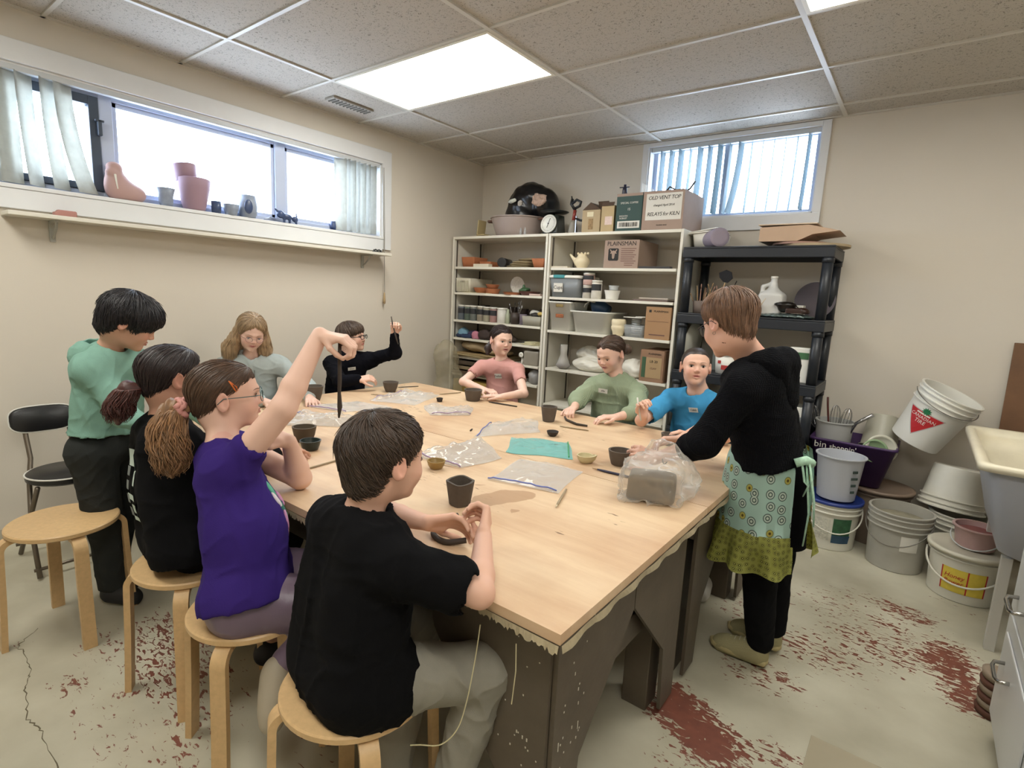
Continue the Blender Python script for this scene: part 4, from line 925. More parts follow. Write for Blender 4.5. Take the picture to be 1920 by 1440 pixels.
# ---- left cabinet, fourth shelf: rags
z = SL[3] + .0005
for i, (x, y, r_, col, l) in enumerate(((.12, -.34, (.06, .06, .05), '6f94a8', 'crumpled light blue rag at the left of the rag shelf'), (.16, -.38, (.09, .04, .022), '24324f', 'navy rag spread along the edge of the rag shelf'), (.24, -.33, (.06, .06, .042), '3a3550', 'dark violet rag between the blue and pink ones'), (.31, -.38, (.035, .035, .045), 'b97a8c', 'small bright pink rag hanging over the shelf edge'), (.40, -.34, (.085, .07, .055), '3b2f2c', 'dark brown bundled rag beside the pink one'), (.60, -.33, (.12, .08, .045), '463d38', 'grey-brown rag behind the girl in pink'))):
    s = SDF(); s.ell((x, y, z+r_[2]*.75), r_, k=.02).ell((x+r_[0]*.4, y+.01, z+r_[2]*.5), (r_[0]*.7, r_[1]*.8, r_[2]*.6), k=.02).plane((0, 0, z), (0, 0, -1))
    o = net_object('rag', s.mesh(.005, disp=lambda P, i=i: .010*snoise(P, 11, i)+.004*snoise(P, 30, i+9)), mat('cloth_'+col, col, .85), None); tag(o, l, 'rag', 'rags on the shelf')
b = B(); rr = random.Random(2)
for k in range(7): obox(b, (.94+rr.uniform(-.03, .03), -.36, z+.003+.004*k), (.16-.012*k, .11, .0035), (0, 0, rr.uniform(-.2, .2)))
solo('paper_stack', b, mat('cream_paper', 'd4cda8', .8), 'small untidy stack of cream paper on the rag shelf', 'paper')
# ---- fifth shelf and below
z = SL[4] + .0005
s = SDF(); s.box((.96, -.33, z+.060), (.065, .07, .050), rd=.012).plane((0, 0, z), (0, 0, -1)); o = net_object('clay_block', s.mesh(.006, disp=lambda P: .004*snoise(P, 10, 2)), mat('grey_clay_block', '8d867a', .6, var=.08), None); tag(o, 'grey bagged block of clay on the fifth left shelf', 'clay')
b = B(); lathe(b, [(.016, 0), (.022, .01), (.022, .02), (.006, .02), (.006, 0)], 18, Rt(PI/2, 0, 0, (.855, -.39, z+.08))); lathe(b, [(.012, 0), (.012, .055), (0, .056)], 12, Rt(loc=(.855, -.38, z))); solo('tape_roll', b, M_plw, 'small white roll left of the grey clay block', 'roll', 40)
z = SL[5] + .0005
s = SDF(); s.ell((.98, -.36, z+.06), (.06, .05, .065), k=.02).plane((0, 0, z), (0, 0, -1)); o = net_object('wrapped_bundle', s.mesh(.005, disp=lambda P: .008*snoise(P, 14, 2)), mat('grey_wrap', '8f8d8c', .5, var=.15, vs=30), None); tag(o, 'grey plastic-wrapped bundle on the sixth left shelf', 'bundle')
# stacks of brown paper and flattened cartons filling the lower left
rr = random.Random(6); z = SL[4] + .001
for i, (x0, x1, zz, th, col, ro, l) in enumerate(((.08, .72, SL[4]+.001, .012, '8c7b5c', 0, 'thick brown card sheet at the bottom of the fifth-shelf pile'), (.10, .66, SL[4]+.014, .010, 'b5a27a', .05, 'pale card sheet above the thick brown one'), (.07, .60, SL[4]+.026, .006, 'a08a63', -.04, 'tan card sheet near the top of the pile'))):
    b = B(); obox(b, ((x0+x1)/2, -.27, zz+th/2), (x1-x0, .34, th), (0, 0, ro), .002); solo('card_sheet', b, mat('card_'+col, col, .8, var=.06), l, 'card', group='card sheets in the lower left')
s = SDF(); s.ell((.28, -.27, SL[4]+.095), (.21, .13, .055), k=.03).ell((.50, -.28, SL[4]+.065), (.16, .11, .03), k=.03); o = net_object('brown_paper', s.mesh(.007, disp=lambda P: .010*snoise(P, 7, 2)+.004*snoise(P, 20, 3)), mat('crumpled_kraft', 'a28e6f', .8, var=.06), None); tag(o, 'crumpled heap of brown wrapping paper on the fifth left shelf', 'paper')
for i, (zz, col, l) in enumerate(((SL[5]+.001, '5b4a38', 'dark flattened carton on the sixth shelf, lowest'), (SL[5]+.046, '8b7a5e', 'tan flattened carton on the sixth shelf, middle'), (SL[5]+.09, '4d3f31', 'dark flattened carton on the sixth shelf, top'))):
    b = B(); obox(b, (.42, -.29, zz+.016), (.66-.05*i, .34, .03), (0, 0, .02*i-.01), .003); solo('flattened_carton', b, mat('fcard_'+col, col, .8, var=.08), l, 'carton', group='flattened cartons')
t, w_, d_, h_ = carton('carton_box', .08, .60, -.42, -.06, .081, .58, mat('mustard_card', 'a98f4c', .75), 'mustard yellow carton at the bottom left, behind the table corner')
s = SDF(); s.ell((.17, -.62, .78), (.09, .13, .20), k=.06).ell((.19, -.60, .52), (.12, .15, .26), k=.06).ell((.17, -.60, .22), (.13, .16, .24), k=.06).plane((0, 0, .002), (0, 0, -1))
o = net_object('crumpled_bag', s.mesh(.014, disp=lambda P: .022*np.minimum(1, np.abs(snoise(P, 4, 2))*2.5)+.010*np.minimum(1, np.abs(snoise(P, 9, 3))*2.5)-.012), make_film('yellowed_bag_film', 'c4b99c', .22, .25), None, smooth=False); tag(o, 'tall crumpled translucent bag in the corner left of the cabinets', 'bag')
# ---- right cabinet
z = SR[0] + .0005
b = B(); obox(b, (1.18, -.38, z+.006), (.17, .05, .012), (0, 0, 0), .002); solo('wooden_strip', b, mat('pale_board', 'd5cdb9', .6), 'pale flat strip left of the cream teapot', 'strip')
s = SDF(); X, Y, Z = 1.36, -.34, z
s.ell((X, Y, Z+.052), (.060, .058, .050), k=.02).cone((X, Y, Z+.0), (X, Y, Z+.02), .036, .04, k=.02).cone((X-.045, Y-.01, Z+.045), (X-.10, Y-.015, Z+.105), .018, .009, k=.02).ell((X, Y, Z+.10), (.035, .035, .012), k=.012)
for a in (-.035, -.005, .03, .055): s.ell((X+a, Y-.01, Z+.115), .010, k=.01)
s.plane((0, 0, Z), (0, 0, -1)); o = net_object('teapot', s.mesh(.004), M_creamc, None); tag(o, 'lumpy cream handmade teapot with a spout on the upper right shelf', 'teapot')
t, w_, d_, h_ = carton('carton_box', 1.585, 1.865, -.405, -.06, z, z+.205, M_kraft2, 'brown PLAINSMAN carton with a skull logo on the upper right shelf')
words(t, 'box_print', 'PLAINSMAN', .044, 0, .178, -d_-.001, M_ink, spacing=1.0)
b = B(); loft(b, [[(x_, -d_-.0002, zz) for x_, _, zz in ((p[0], 0, p[1]) for p in rrect(-.105, -.02, .055, .145, .012, 0))], [(x_, -d_-.0012, zz) for x_, _, zz in ((p[0], 0, p[1]) for p in rrect(-.105, -.02, .055, .145, .012, 0))]], True, True); bmesh.ops.recalc_face_normals(b, faces=b.faces[:]); finish('logo_panel', b, M_ink, t)
b = B(); P = [(-.030, .02), (-.022, .035), (-.034, .052), (-.026, .056), (-.016, .042), (0, .046), (.016, .042), (.026, .056), (.034, .052), (.022, .035), (.030, .02), (.014, .022), (.010, -.014), (0, -.024), (-.010, -.014), (-.014, .022)]
prism(b, [(x_*.9-.0625, zz*.9+.088) for x_, zz in P], 0, .0008, Matrix(((1, 0, 0, 0), (0, 0, -1, -d_-.0014), (0, 1, 0, 0), (0, 0, 0, 1)))); bmesh.ops.recalc_face_normals(b, faces=b.faces[:]); finish('skull_logo', b, M_kraft2, t)
b = B()
for k in range(9): bx(b, .0+(.03 if k > 6 else 0), .12-(k % 3)*.012, -d_-.0012, -d_-.0004, .14-.015*k, .145-.015*k)
finish('small_print', b, mat('faint_print', '6e4f45', .7), t)
b = B(); obox(b, (1.99, -.38, z+.008), (.24, .05, .015), (0, 0, 0), .003); solo('dark_ruler', b, mat('dark_ruler', '2e2c2e', .4), 'flat dark bar lying right of the PLAINSMAN carton', 'bar')
z = SR[1] + .0005
t = empty('storage_bin', (1.245, -.27, z), 'clear plastic bin with teal and white lid on the second right shelf', 'bin')
b = B(); loft(b, [rrect(-.125, .135, -.13, .15, .03, 0), rrect(-.14, .15, -.15, .17, .03, .15), rrect(-.136, .146, -.146, .166, .03, .15), rrect(-.12, .13, -.125, .145, .03, .005)], True, True); finish('bin_body', b, mat('bin_clear_grey', '8d9296', .3, alpha=.8), t, smooth=40)
b = B(); loft(b, [rrect(-.148, .158, -.158, .178, .03, .1505), rrect(-.148, .158, -.158, .178, .03, .168), rrect(-.13, .14, -.14, .16, .03, .174)], True, True); finish('lid', b, M_plw, t, smooth=40)
b = B(); bx(b, -.09, .015, -.162, .182, .150, .176, .004); finish('lid_latch', b, mat('teal_lid', '3f8f94', .4), t)
b = B(); bx(b, -.085, .0, -.155, -.1515, .04, .11, M=Rt()); lb = finish('bin_label', b, M_paper, t); b = B(); bx(b, .02, .09, -.10, -.05, .02, .12); finish('contents', b, mat('pink_contents', 'a87f7d', .6), t); 
b = B(); add_text(b, 'Cups', .04, front(-.043, .075, -.1562)); finish('handwriting', b, M_ink, t)
jar(1.44, -.36, z, .040, .10, 'b9b3a8', 'lower jar of two stacked white-lidded jars on the second right shelf', 'jars right of the clear bin'); jar(1.445, -.36, z+.1025, .046, .092, 'c7a79f', 'pale pink jar stacked on another on the second right shelf', 'jars right of the clear bin'); jar(1.53, -.38, z, .041, .138, 'd5d0c5', 'tall white glaze jar with black label on the second right shelf', 'jars right of the clear bin')
bowl('plastic_tub', 1.655, -.36, z, .06, .068, M_plw, 'small white plastic tub with a crumpled cup inside', 'tub', foot=.75); bowl('paper_cup', 1.665, -.36, z+.0695, .038, .035, M_plf, 'crumpled translucent cup on top of the small white tub', 'cup', foot=.8, wob=.06)
for k in range(2):
    b = B(); obox(b, (1.97+.02*k, -.28, z+.006+.014*k), (.27-.05*k, .20, .011), (0, 0, .05*k), .003); solo('shallow_tray', b, mat('tray_brown%d' % k, ('6e5a52', 'b3a79c')[k], .5), ('lower brown flat tray on the second right shelf' if k == 0 else 'upper pale flat tray on the second right shelf'), 'tray', None, 'flat trays')
z = SR[2] + .0005
t = empty('square_basket', (1.225, -.28, z), 'tall white square basket with cut-out grips on the third right shelf', 'basket')
b = B(); loft(b, [rrect(-.085, .085, -.12, .12, .015, 0), rrect(-.108, .108, -.14, .14, .015, .222), rrect(-.113, .113, -.145, .145, .015, .222), rrect(-.113, .113, -.145, .145, .015, .234), rrect(-.102, .102, -.134, .134, .015, .234), rrect(-.08, .08, -.115, .115, .015, .006)], True, True); finish('basket_body', b, M_plw, t, smooth=40)
b = B(); bx(b, -.035, .035, -.1445, -.1385, .19, .212, .003); finish('grip_slot', b, mat('slot_brown', '8a7648', .8), t); b = B(); bx(b, -.035, .04, -.139, -.1325, .105, .135, .004, Rt(.0)); finish('sticker', b, mat('rust_sticker', '9a5a35', .6, var=.5, vs=60), t)
t = empty('dish_tub', (1.50, -.26, z), 'off-white rectangular dish tub in the middle of the third right shelf', 'tub')
b = B(); loft(b, [rrect(-.15, .145, -.13, .13, .05, 0), rrect(-.175, .175, -.155, .155, .05, .155), rrect(-.19, .19, -.168, .168, .05, .16), rrect(-.19, .19, -.168, .168, .05, .17), rrect(-.170, .170, -.150, .150, .05, .17), rrect(-.145, .14, -.125, .125, .05, .006)], True, True); finish('tub_body', b, mat('tub_offwhite', 'd9d8d0', .45), t, smooth=45)
t = empty('plastic_jug', (1.52, -.28, z+.15), 'blue plastic jug with a white handle lying in the dish tub', 'jug')
b = B(); lathe(b, [(.02, -.075), (.055, -.07), (.06, .04), (.035, .07), (.025, .085), (0, .085)], 24, Rt(0, -1.1, 0, (0, 0, .05))); finish('jug_body', b, mat('blue_jug', '24405f', .35, alpha=.92), t, smooth=40)
b = B(); tube(b, [(-.02, -.05, .09), (-.07, -.055, .10), (-.11, -.05, .07), (-.12, -.045, .05)], .006, 6); finish('handle', b, M_plw, t, smooth=60); b = B(); lathe(b, [(.022, 0), (.026, .03), (.02, .035), (0, .035)], 16, Rt(0, -.6, 0, (-.06, -.02, .10))); finish('cap', b, mat('jug_cap', '8b969f', .4), t, smooth=40)
b = B(); lathe(b, [(.036, 0), (.04, .008), (.045, .03), (.056, .055), (.056, .07), (.052, .075), (.055, .085), (.056, .115), (.048, .125), (.044, .125), (.045, .08), (0, .07)], 30, Rt(loc=(1.735, -.37, z))); solo('cream_vase', b, M_creamc, 'rounded cream bisque vase right of the dish tub', 'vase', 40)
t = empty('food_container', (1.87, -.30, z), 'clear lidded food container with stacked cups, left of a brown carton', 'container')
b = B(); loft(b, [rrect(-.075, .075, -.09, .09, .015, 0), rrect(-.085, .085, -.10, .10, .015, .09), rrect(-.08, .08, -.095, .095, .015, .09), rrect(-.07, .07, -.085, .085, .015, .004)], True, True); finish('container_body', b, M_clearp, t, smooth=40)
b = B(); [lathe(b, [(.035, 0), (.038, .012), (.034, .012)], 18, Rt(loc=(-.015, -.02, .01+.016*k))) for k in range(8)]; finish('stacked_cups', b, M_plf, t, smooth=60)
b = B(); bx(b, -.088, .06, -.10, .09, .142, .148, .002); bx(b, 0, .09, -.08, .1, .1495, .154, .002); finish('lid', b, M_plw, t)
t, w_, d_, h_ = carton('carton_box', 1.965, 2.155, -.415, -.14, z, z+.232, mat('kraft_plain', 'a37f5c', .75, var=.04), 'small brown carton at the right end of the third right shelf')
words(t, 'box_print', 'PLAINSMAN', .020, .02, .20, -d_-.001, M_ink); patch(t, 'logo_mark', -.07, -.052, .192, .21, -d_-.0005, M_ink); patch(t, 'printed_rule', -.08, .08, .128, .130, -d_-.0005, mat('faint_print', '6e4f45', .7)); patch(t, 'printed_rule', -.06, .06, .028, .036, -d_-.0005, mat('faint_print', '6e4f45', .7))
z = SR[3] + .0005
t = empty('glass_flask', (1.262, -.37, z), 'clear glass flask of grey powder on the fourth right shelf', 'flask')
b = B(); lathe(b, [(.03, 0), (.055, .02), (.062, .04), (.05, .055), (.028, .12), (.03, .2), (.028, .2), (.025, .12), (.045, .06)], 26, cap=False); finish('flask_body', b, mat('flask_glass', 'c6c2ba', .1, alpha=.45), t, smooth=60)
b = B(); lathe(b, [(.03, .001), (.053, .022), (.058, .038), (0, .04)], 24); finish('powder', b, mat('mauve_powder', '7d7480', .8), t, smooth=60)
M_sack = mat('white_sack_film', 'd9d5c9', .35, var=.06, vs=20)
for nm, c, r_, l, sd in (('powder_sack', (1.46, -.27, .055), (.15, .12, .055), 'slumped white plastic sack lying on the fourth right shelf', 1), ('powder_sack', (1.42, -.20, .13), (.13, .09, .06), 'loose translucent sack slumped on top of the white one', 2), ('powder_sack', (1.85, -.30, .075), (.085, .08, .07), 'bulging speckled white sack behind the girl in green', 3)):
    s = SDF(); s.ell((c[0], c[1], z+c[2]), r_, k=.03).ell((c[0]+.06, c[1]-.03, z+c[2]*.7), (r_[0]*.7, r_[1]*.7, r_[2]*.7), k=.03).plane((0, 0, z), (0, 0, -1)); o = net_object(nm, s.mesh(.006, disp=lambda P, sd=sd: .012*snoise(P, 9, sd)+.005*snoise(P, 25, sd+3)), M_sack, None); tag(o, l, 'sack', 'white sacks')
t, w_, d_, h_ = carton('carton_box', 1.955, 2.135, -.42, -.12, z, z+.232, mat('kraft_plain2', '927158', .75, var=.05), 'worn brown carton with a green panel at the right of the fourth right shelf')
words(t, 'box_print', 'PLAINSMAN', .018, .02, .205, -d_-.001, M_ink); patch(t, 'green_panel', -.075, -.045, .03, .18, -d_-.0005, mat('panel_green', '3f5c42', .7)); patch(t, 'tan_panel', -.043, .075, .03, .18, -d_-.0005, mat('panel_tan', 'a88d68', .7)); words(t, 'box_print', 'LB 20', .026, .015, .15, -d_-.0018, M_ink); words(t, 'box_print', 'CLAY', .02, .015, .10, -d_-.0018, mat('faint_print', '6e4f45', .7))
# ---- top of the black shelving (z 1.765)
z = 1.7655
t = empty('lidded_tub', (2.32, -.20, z), 'white lidded tub on the left end of the black shelving top', 'tub')
b = B(); loft(b, [rrect(-.085, .075, -.12, .12, .015, 0), rrect(-.10, .085, -.14, .14, .015, .105), rrect(-.08, .07, -.12, .12, .01, .105)], True, True); finish('tub_body', b, M_plw, t, smooth=40)
b = B(); bx(b, -.115, .09, -.15, .15, .106, .116, .004, Rt(0, -.10, 0)); bx(b, -.11, .085, -.14, .145, .121, .129, .004, Rt(0, -.14, 0)); finish('lid', b, M_plw, t)
b = B(); Mt = Rt(PI/2, 0, .62, (2.44, -.43, z+.062)); lathe(b, [(.040, 0), (.060, 0), (.062, -.004), (.062, -.34), (.040, -.34), (.040, 0)], 32, Mt); solo('cardboard_tube', b, mat('tube_mauve', '8f8594', .6, var=.05), 'thick mauve cardboard tube lying on the black shelving top', 'tube', 40)
b = B(); Mx = Matrix(((1, 0, 0, 0), (0, 0, 1, 0), (0, 1, 0, 0), (0, 0, 0, 1)))
P = [(2.68, z+.03), (2.68, z+.115), (2.95, z+.125), (3.12, z+.085), (2.98, z+.068), (2.90, z+.03)]
prism(b, P, -.42, -.10, Mx); bmesh.ops.recalc_face_normals(b, faces=b.faces[:]); solo('wooden_form', b, mat('pale_pink_wood', 'b99d84', .6, var=.06, vs=8), 'pointed pale wooden slab form on the black shelving top', 'form')
b = B(); bx(b, 2.67, 3.0, -.43, -.09, z+.1265, z+.134, .002, Rt(0, .0, 0)); solo('thin_board', b, mat('thin_board_w', 'cdb9a3', .6), 'thin pale board lying on the pointed wooden form', 'board')
b = B(); lathe(b, [(0, 0), (.19, 0), (.19, .014), (0, .014)], 40, Rt(0, 0, 0, (2.98, -.27, z+.000)), sx=1); bmesh.ops.remove_doubles(b, verts=b.verts[:], dist=1e-5); solo('round_bat', b, mat('bat_tan', 'a69477', .7, var=.08), 'round tan pottery bat overhanging the black shelving top, lower', 'board', 30, 'round bats')
b = B(); lathe(b, [(0, 0), (.165, 0), (.165, .012), (0, .012)], 40, Rt(0, 0, 0, (2.90, -.27, z+.0145))); bmesh.ops.remove_doubles(b, verts=b.verts[:], dist=1e-5); solo('round_bat', b, mat('bat_pink', '9c7a6c', .7, var=.08), 'round pinkish pottery bat just under the wooden form', 'board', 30, 'round bats')
# ---- second level of the black shelving
z = 1.3255
fill(toolcup(2.335, -.37, z, .05, .085, mat('stone_crock', '6f625b', .7, var=.15), 'stoneware crock of brushes at the left of the black shelving', 14, seed=9), 'paint_brush', 'thin wooden brush standing in the stoneware crock', M_bw[:4], 'brushes in the stoneware crock')
fill(toolcup(2.46, -.36, z, .05, .09, mat('zinc_crock', '7d8086', .4, metal=.4), 'zinc tin of long brushes behind the teacher', 10, seed=12), 'paint_brush', 'long brush standing in the zinc tin', M_bw[:4], 'brushes in the zinc tin')
fill(toolcup(2.685, -.40, z, .042, .085, mat('wood_cup', '8a6a50', .6), 'brown cup with two wooden sticks beside the white jug', 2, seed=2), 'wooden_stick', 'wooden stick leaning in the brown cup', M_bw[1:2], 'sticks in the brown cup', 'stick', 0)
t = empty('fan_brush', (2.455, -.36, z+.006), 'broad black fan brush sticking up out of the zinc tin', 'brush')
b = B(); tube(b, [(0, 0, 0), (.02, 0, .17), (.03, 0, .21)], .004, 8); finish('handle', b, M_bw[0], t, smooth=60); b = B(); prism(b, [(.018, .21), (.045, .205), (.075, .235), (.065, .275), (.03, .29), (-.015, .27), (-.01, .24)], -.006, .006, Mx); bmesh.ops.recalc_face_normals(b, faces=b.faces[:]); finish('bristles', b, mat('black_bristle', '15151a', .8), t)
t = empty('milk_jug', (2.775, -.30, z), 'large translucent white gallon jug on the black shelving', 'jug')
M_jug = mat('jug_milky', 'c9c8c4', .35)
s = SDF(); o = np.array(t.location); s.box(o+(0, 0, .075), (.055, .05, .06), rd=.02, k=.03).cone(o+(0, 0, .15), o+(-.0, 0, .20), .055, .022, k=.04).cone(o+(0, 0, .20), o+(0, 0, .245), .019, .019, k=.015).cone(o+(-.02, 0, .215), o+(-.062, 0, .195), .010, .012, k=.012).cone(o+(-.062, 0, .195), o+(-.072, 0, .12), .012, .013, k=.012)
net_object('jug_body', s.mesh(.004), M_jug, t); b = B(); lathe(b, [(.022, .246), (.022, .262), (0, .263)], 18); finish('cap', b, M_plw, t, smooth=40)
b = B(); lathe(b, [(0, 0), (.12, 0), (.12, .008), (0, .008)], 40, Rt(PI/2-.12, 0, 0, (2.99, -.09, z+.121))); bmesh.ops.remove_doubles(b, verts=b.verts[:], dist=1e-5); solo('round_tray', b, mat('mauve_tray', '5a525a', .5), 'dark round tray propped upright at the back of the black shelving', 'tray', 30)
b = B(); bx(b, 2.84, 2.95, -.22, -.14, z+.012, z+.085, .003); solo('white_carton', b, M_plw, 'small white carton in front of the round tray', 'box')
b = B(); bx(b, 2.54, 2.68, -.20, -.08, z+.001, z+.13, .006); bx(b, 2.53, 2.69, -.21, -.07, z+.1305, z+.142, .003); solo('white_container', b, mat('white_cont', 'bdbab0', .5), 'white lidded container behind the gallon jug', 'container')
s = SDF(); s.ell((2.87, -.37, z+.085), (.065, .045, .018), k=.012).ell((2.875, -.37, z+.062), (.045, .04, .03), k=.02).cone((2.93, -.37, z+.07), (2.95, -.37, z+.055), .01, .012, k=.01).plane((0, 0, z+.035), (0, 0, -1)); o = net_object('black_pot', s.mesh(.004), mat('black_glaze', '17120f', .3), None); tag(o, 'lumpy black glazed lidded pot on the black shelving', 'pot')
s = SDF(); s.ell((2.97, -.38, z+.045), (.045, .035, .025), k=.012).box((2.93, -.38, z+.045), (.04, .03, .01), rd=.008, k=.01).plane((0, 0, z+.032), (0, 0, -1)); o = net_object('brown_pot', s.mesh(.004), mat('brown_glaze', '33201a', .35), None); tag(o, 'small dark brown pot right of the black one', 'pot')
s = SDF(); s.ell((2.88, -.36, z+.012), (.17, .08, .018), k=.01).plane((0, 0, z), (0, 0, -1)); o = net_object('foil_sheet', s.mesh(.004, disp=lambda P: .006*snoise(P, 25, 2)+.003*snoise(P, 60, 3)), mat('crumpled_foil', '6c7a78', .3, metal=.7, var=.3, vs=60), None); tag(o, 'crumpled greenish foil spread under the dark pots', 'foil')
# third level and lower, glimpsed around the people
z = .9305
b = B(); lathe(b, [(0, 0), (.13, 0), (.16, .02), (.165, .03), (0, .012)], 40, Matrix.Translation((2.29, -.25, z+.165)) @ Matrix.Rotation(-PI/2+.12, 4, 'Y')); bmesh.ops.remove_doubles(b, verts=b.verts[:], dist=1e-5); solo('white_basin', b, mat('basin_white', 'b9b8ac', .45), 'oval white basin standing on edge at the left of the black shelving', 'basin', 40)
t = empty('snack_tub', (2.55, -.34, z), 'white tub with red and brown print behind the blue-shirted boy', 'tub')
b = B(); lathe(b, [(.07, 0), (.08, .12), (0, .12)], 28); finish('tub_body', b, M_plw, t, smooth=40); b = B(); lathe(b, [(.084, .121), (.084, .135), (0, .136)], 28); finish('lid', b, M_plw, t, smooth=40)
b = B(); obox(b, (.01, -.079, .045), (.05, .004, .03)); obox(b, (-.03, -.075, .08), (.02, .004, .02)); finish('tub_print', b, mat('red_print', 'a8352f', .5), t)
b = B(); bx(b, 2.42, 2.62, -.25, -.10, z+.13+.012, z+.20, .006); bx(b, 2.42, 2.62, -.25, -.10, z, z+.14, .006); solo('clear_crate', b, mat('crate_frost', '8b9492', .4), 'frosted crate behind the printed white tub', 'crate')
t = empty('paper_bag', (3.0, -.36, z), 'white and green packet leaning at the right post of the black shelving', 'packet')
b = B(); bx(b, -.07, .05, -.03, .03, 0, .22, .008); finish('packet_body', b, M_plw, t); b = B(); bx(b, -.065, .045, -.034, -.0305, .15, .19); finish('printed_band', b, mat('green_band', '3f6a45', .5), t)
for x, zz, w_ in ((2.45, .5205, .16), (2.75, .5205, .2)):
    b = B(); bx(b, x-w_/2, x+w_/2, -.38, -.14, zz, zz+.2, .01); solo('storage_box', b, mat('dark_box', '33363a', .5), 'dark box on the lower black shelf, ' + ('left' if x < 2.6 else 'middle'), 'box')
t = empty('bleach_carton', (3.05, -.30, .5205), 'white carton with a grey printed label in the lower right of the black shelving', 'box')
b = B(); bx(b, -.09, .03, -.12, .05, 0, .26, .004); finish('carton', b, M_plw, t); b = B(); bx(b, -.07, .01, -.122, -.1205, .1, .2); finish('box_label', b, mat('grey_label', '9a9a9c', .6), t)

# ================================================================== BUCKETS BY THE BACK WALL
M_pail = mat('pail_white', 'd6d3c6', .42, var=.05, vs=7); M_pailg = mat('pail_dusty', 'a9a69c', .5, var=.12, vs=6); M_wire = mat('pail_wire', '77736b', .4, metal=.6)
def pail(x, y, z, h_, r, m, label, ribs=3, flip=False, M=None, handle=None, rb=.87, name='bucket', group=None, fillz=None, fillm=None, lid=None, cat='bucket', nest=0):
    t = empty(name, (x, y, z), label, cat, group); W = Matrix.Translation((x, y, z)) @ (M if M is not None else Matrix.Identity(4))
    if M is not None:
        t.rotation_euler = M.to_euler(); t.location = W.translation
    loc = Matrix.Identity(4)
    if flip: loc = Matrix.Translation((0, 0, h_)) @ Matrix.Rotation(PI, 4, 'X')
    pr = [(r*rb-.004, 0), (r*rb, .004)]
    z_r = h_ - .03*ribs
    rr_ = lambda q: r*rb + (r-r*rb)*(q/h_)
    pr.append((rr_(z_r-.012), z_r-.012))
    for k in range(ribs):
        a = z_r + .03*k; pr += [(rr_(a)+.001, a), (rr_(a)+.010, a+.001), (rr_(a)+.010, a+.006), (rr_(a)+.002, a+.008)]
    pr += [(r+.001, h_-.008), (r+.009, h_-.006), (r+.009, h_), (r-.003, h_), (rr_(h_*.5)-.005, h_*.5), (r*rb-.006, .006), (0, .006)]
    b = B(); lathe(b, pr, 48, loc); bmesh.ops.remove_doubles(b, verts=b.verts[:], dist=1e-5); finish('bucket_body', b, m, t, smooth=35)
    if fillz: b = B(); lathe(b, [(0, fillz), (rr_(fillz)-.008, fillz), (rr_(fillz)-.008, fillz-.003), (0, fillz-.003)], 32, loc); bmesh.ops.remove_doubles(b, verts=b.verts[:], dist=1e-5); finish('contents', b, fillm, t)
    if lid: b = B(); lathe(b, [(r+.006, h_+.0005), (r+.014, h_-.010), (r+.017, h_-.010), (r+.017, h_+.006), (r+.004, h_+.010), (r-.004, h_+.003), (0, h_+.003)], 48, loc); finish('lid', b, lid, t, smooth=35)
    if handle:
        a, drop, hm, th = handle; hz = h_-.045; b = B(); pts = []
        ax = Vector((math.cos(a), math.sin(a), 0)); fw = Vector((math.sin(a), -math.cos(a), 0))
        for k in range(21):
            an = PI*k/20; R2 = rr_(hz)+.013; pts.append(loc @ (ax*(R2*math.cos(an)) + fw*((R2+.006)*math.sin(an)) + Vector((0, 0, hz - R2*.95*math.sin(an)*math.sin(drop)))))
        tube(b, pts, th, 8); finish('handle', b, hm, t, smooth=60)
    return t
# green-labelled white pail with blue lid rim
t = pail(3.29, -.49, 0, .28, .148, M_pail, 'white pail with green label and blue rim on the floor beside the teacher', 2, handle=(.3, .9, M_pail, .004), rb=.92)
def wrap_label(t, r, z0, z1, a0, a1, m, rb=1., name='pail_label'):
    b = B(); n = 14; R0, R1 = (r if not isinstance(r, tuple) else r[0]), (r if not isinstance(r, tuple) else r[1])
    v = [[b.verts.new((R_*math.cos(a), R_*math.sin(a), z)) for a in np.linspace(a0, a1, n)] for R_, z in ((R0, z0), (R1, z1))]
    for k in range(n-1): b.faces.new((v[0][k], v[0][k+1], v[1][k+1], v[1][k]))
    return finish(name, b, m, t, smooth=60)
wrap_label(t, (.1395, .146), .05, .20, -1.35, -.65, mat('label_green', '2f5a3c', .5, var=.5, vs=30)); wrap_label(t, (.1395, .146), .05, .10, -1.35, -.65, mat('label_blue', '2d4d68', .5, var=.3, vs=30))
wrap_label(t, (.1392, .1455), .06, .19, -2.6, -1.45, mat('label_print', 'c8c6b8', .5, var=.35, vs=90))
b = B(); lathe(b, [(.151, .2805), (.158, .274), (.160, .276), (.160, .292), (.150, .292), (.149, .284), (0, .284)], 40); finish('lid', b, mat('blue_lid', '2c3f86', .4), t, smooth=35)
t = pail(3.30, -.50, .2925, .262, .124, mat('translucent_bucket', 'bcbfc6', .35), 'grey translucent bucket standing on the blue-rimmed pail', 0, rb=.80)
b = B(); 
b.free()
for k, (zz, w_) in enumerate(((.19, .03), (.15, .04), (.11, .03), (.07, .025))):
    b = B(); obox(b, (.084+.02*zz, -.082-.02*zz, zz), (w_, .004, .014), (0, 0, .8)); finish('bucket_print', b, mat('print_dark', '3b4a44', .5), t)
t = pail(3.625, -.555, 0, .325, .145, M_pailg, 'dusty grey open pail with wire handle in the middle of the floor group', 3, handle=(-.25, 1.05, M_wire, .003), rb=.90, fillz=.27, fillm=mat('dried_slip', '8f8975', .9, var=.3, vs=20))
wrap_label(t, (.1385, .1405), .13, .215, -1.45, -.85, M_paper)
t = pail(3.50, -.21, 0, .335, .165, mat('brown_tub', '7d6e60', .5, var=.1), 'wide brown-lidded tub behind the dusty grey pail', 1, rb=.95, lid=mat('brown_lid', '8a7767', .5, var=.08))
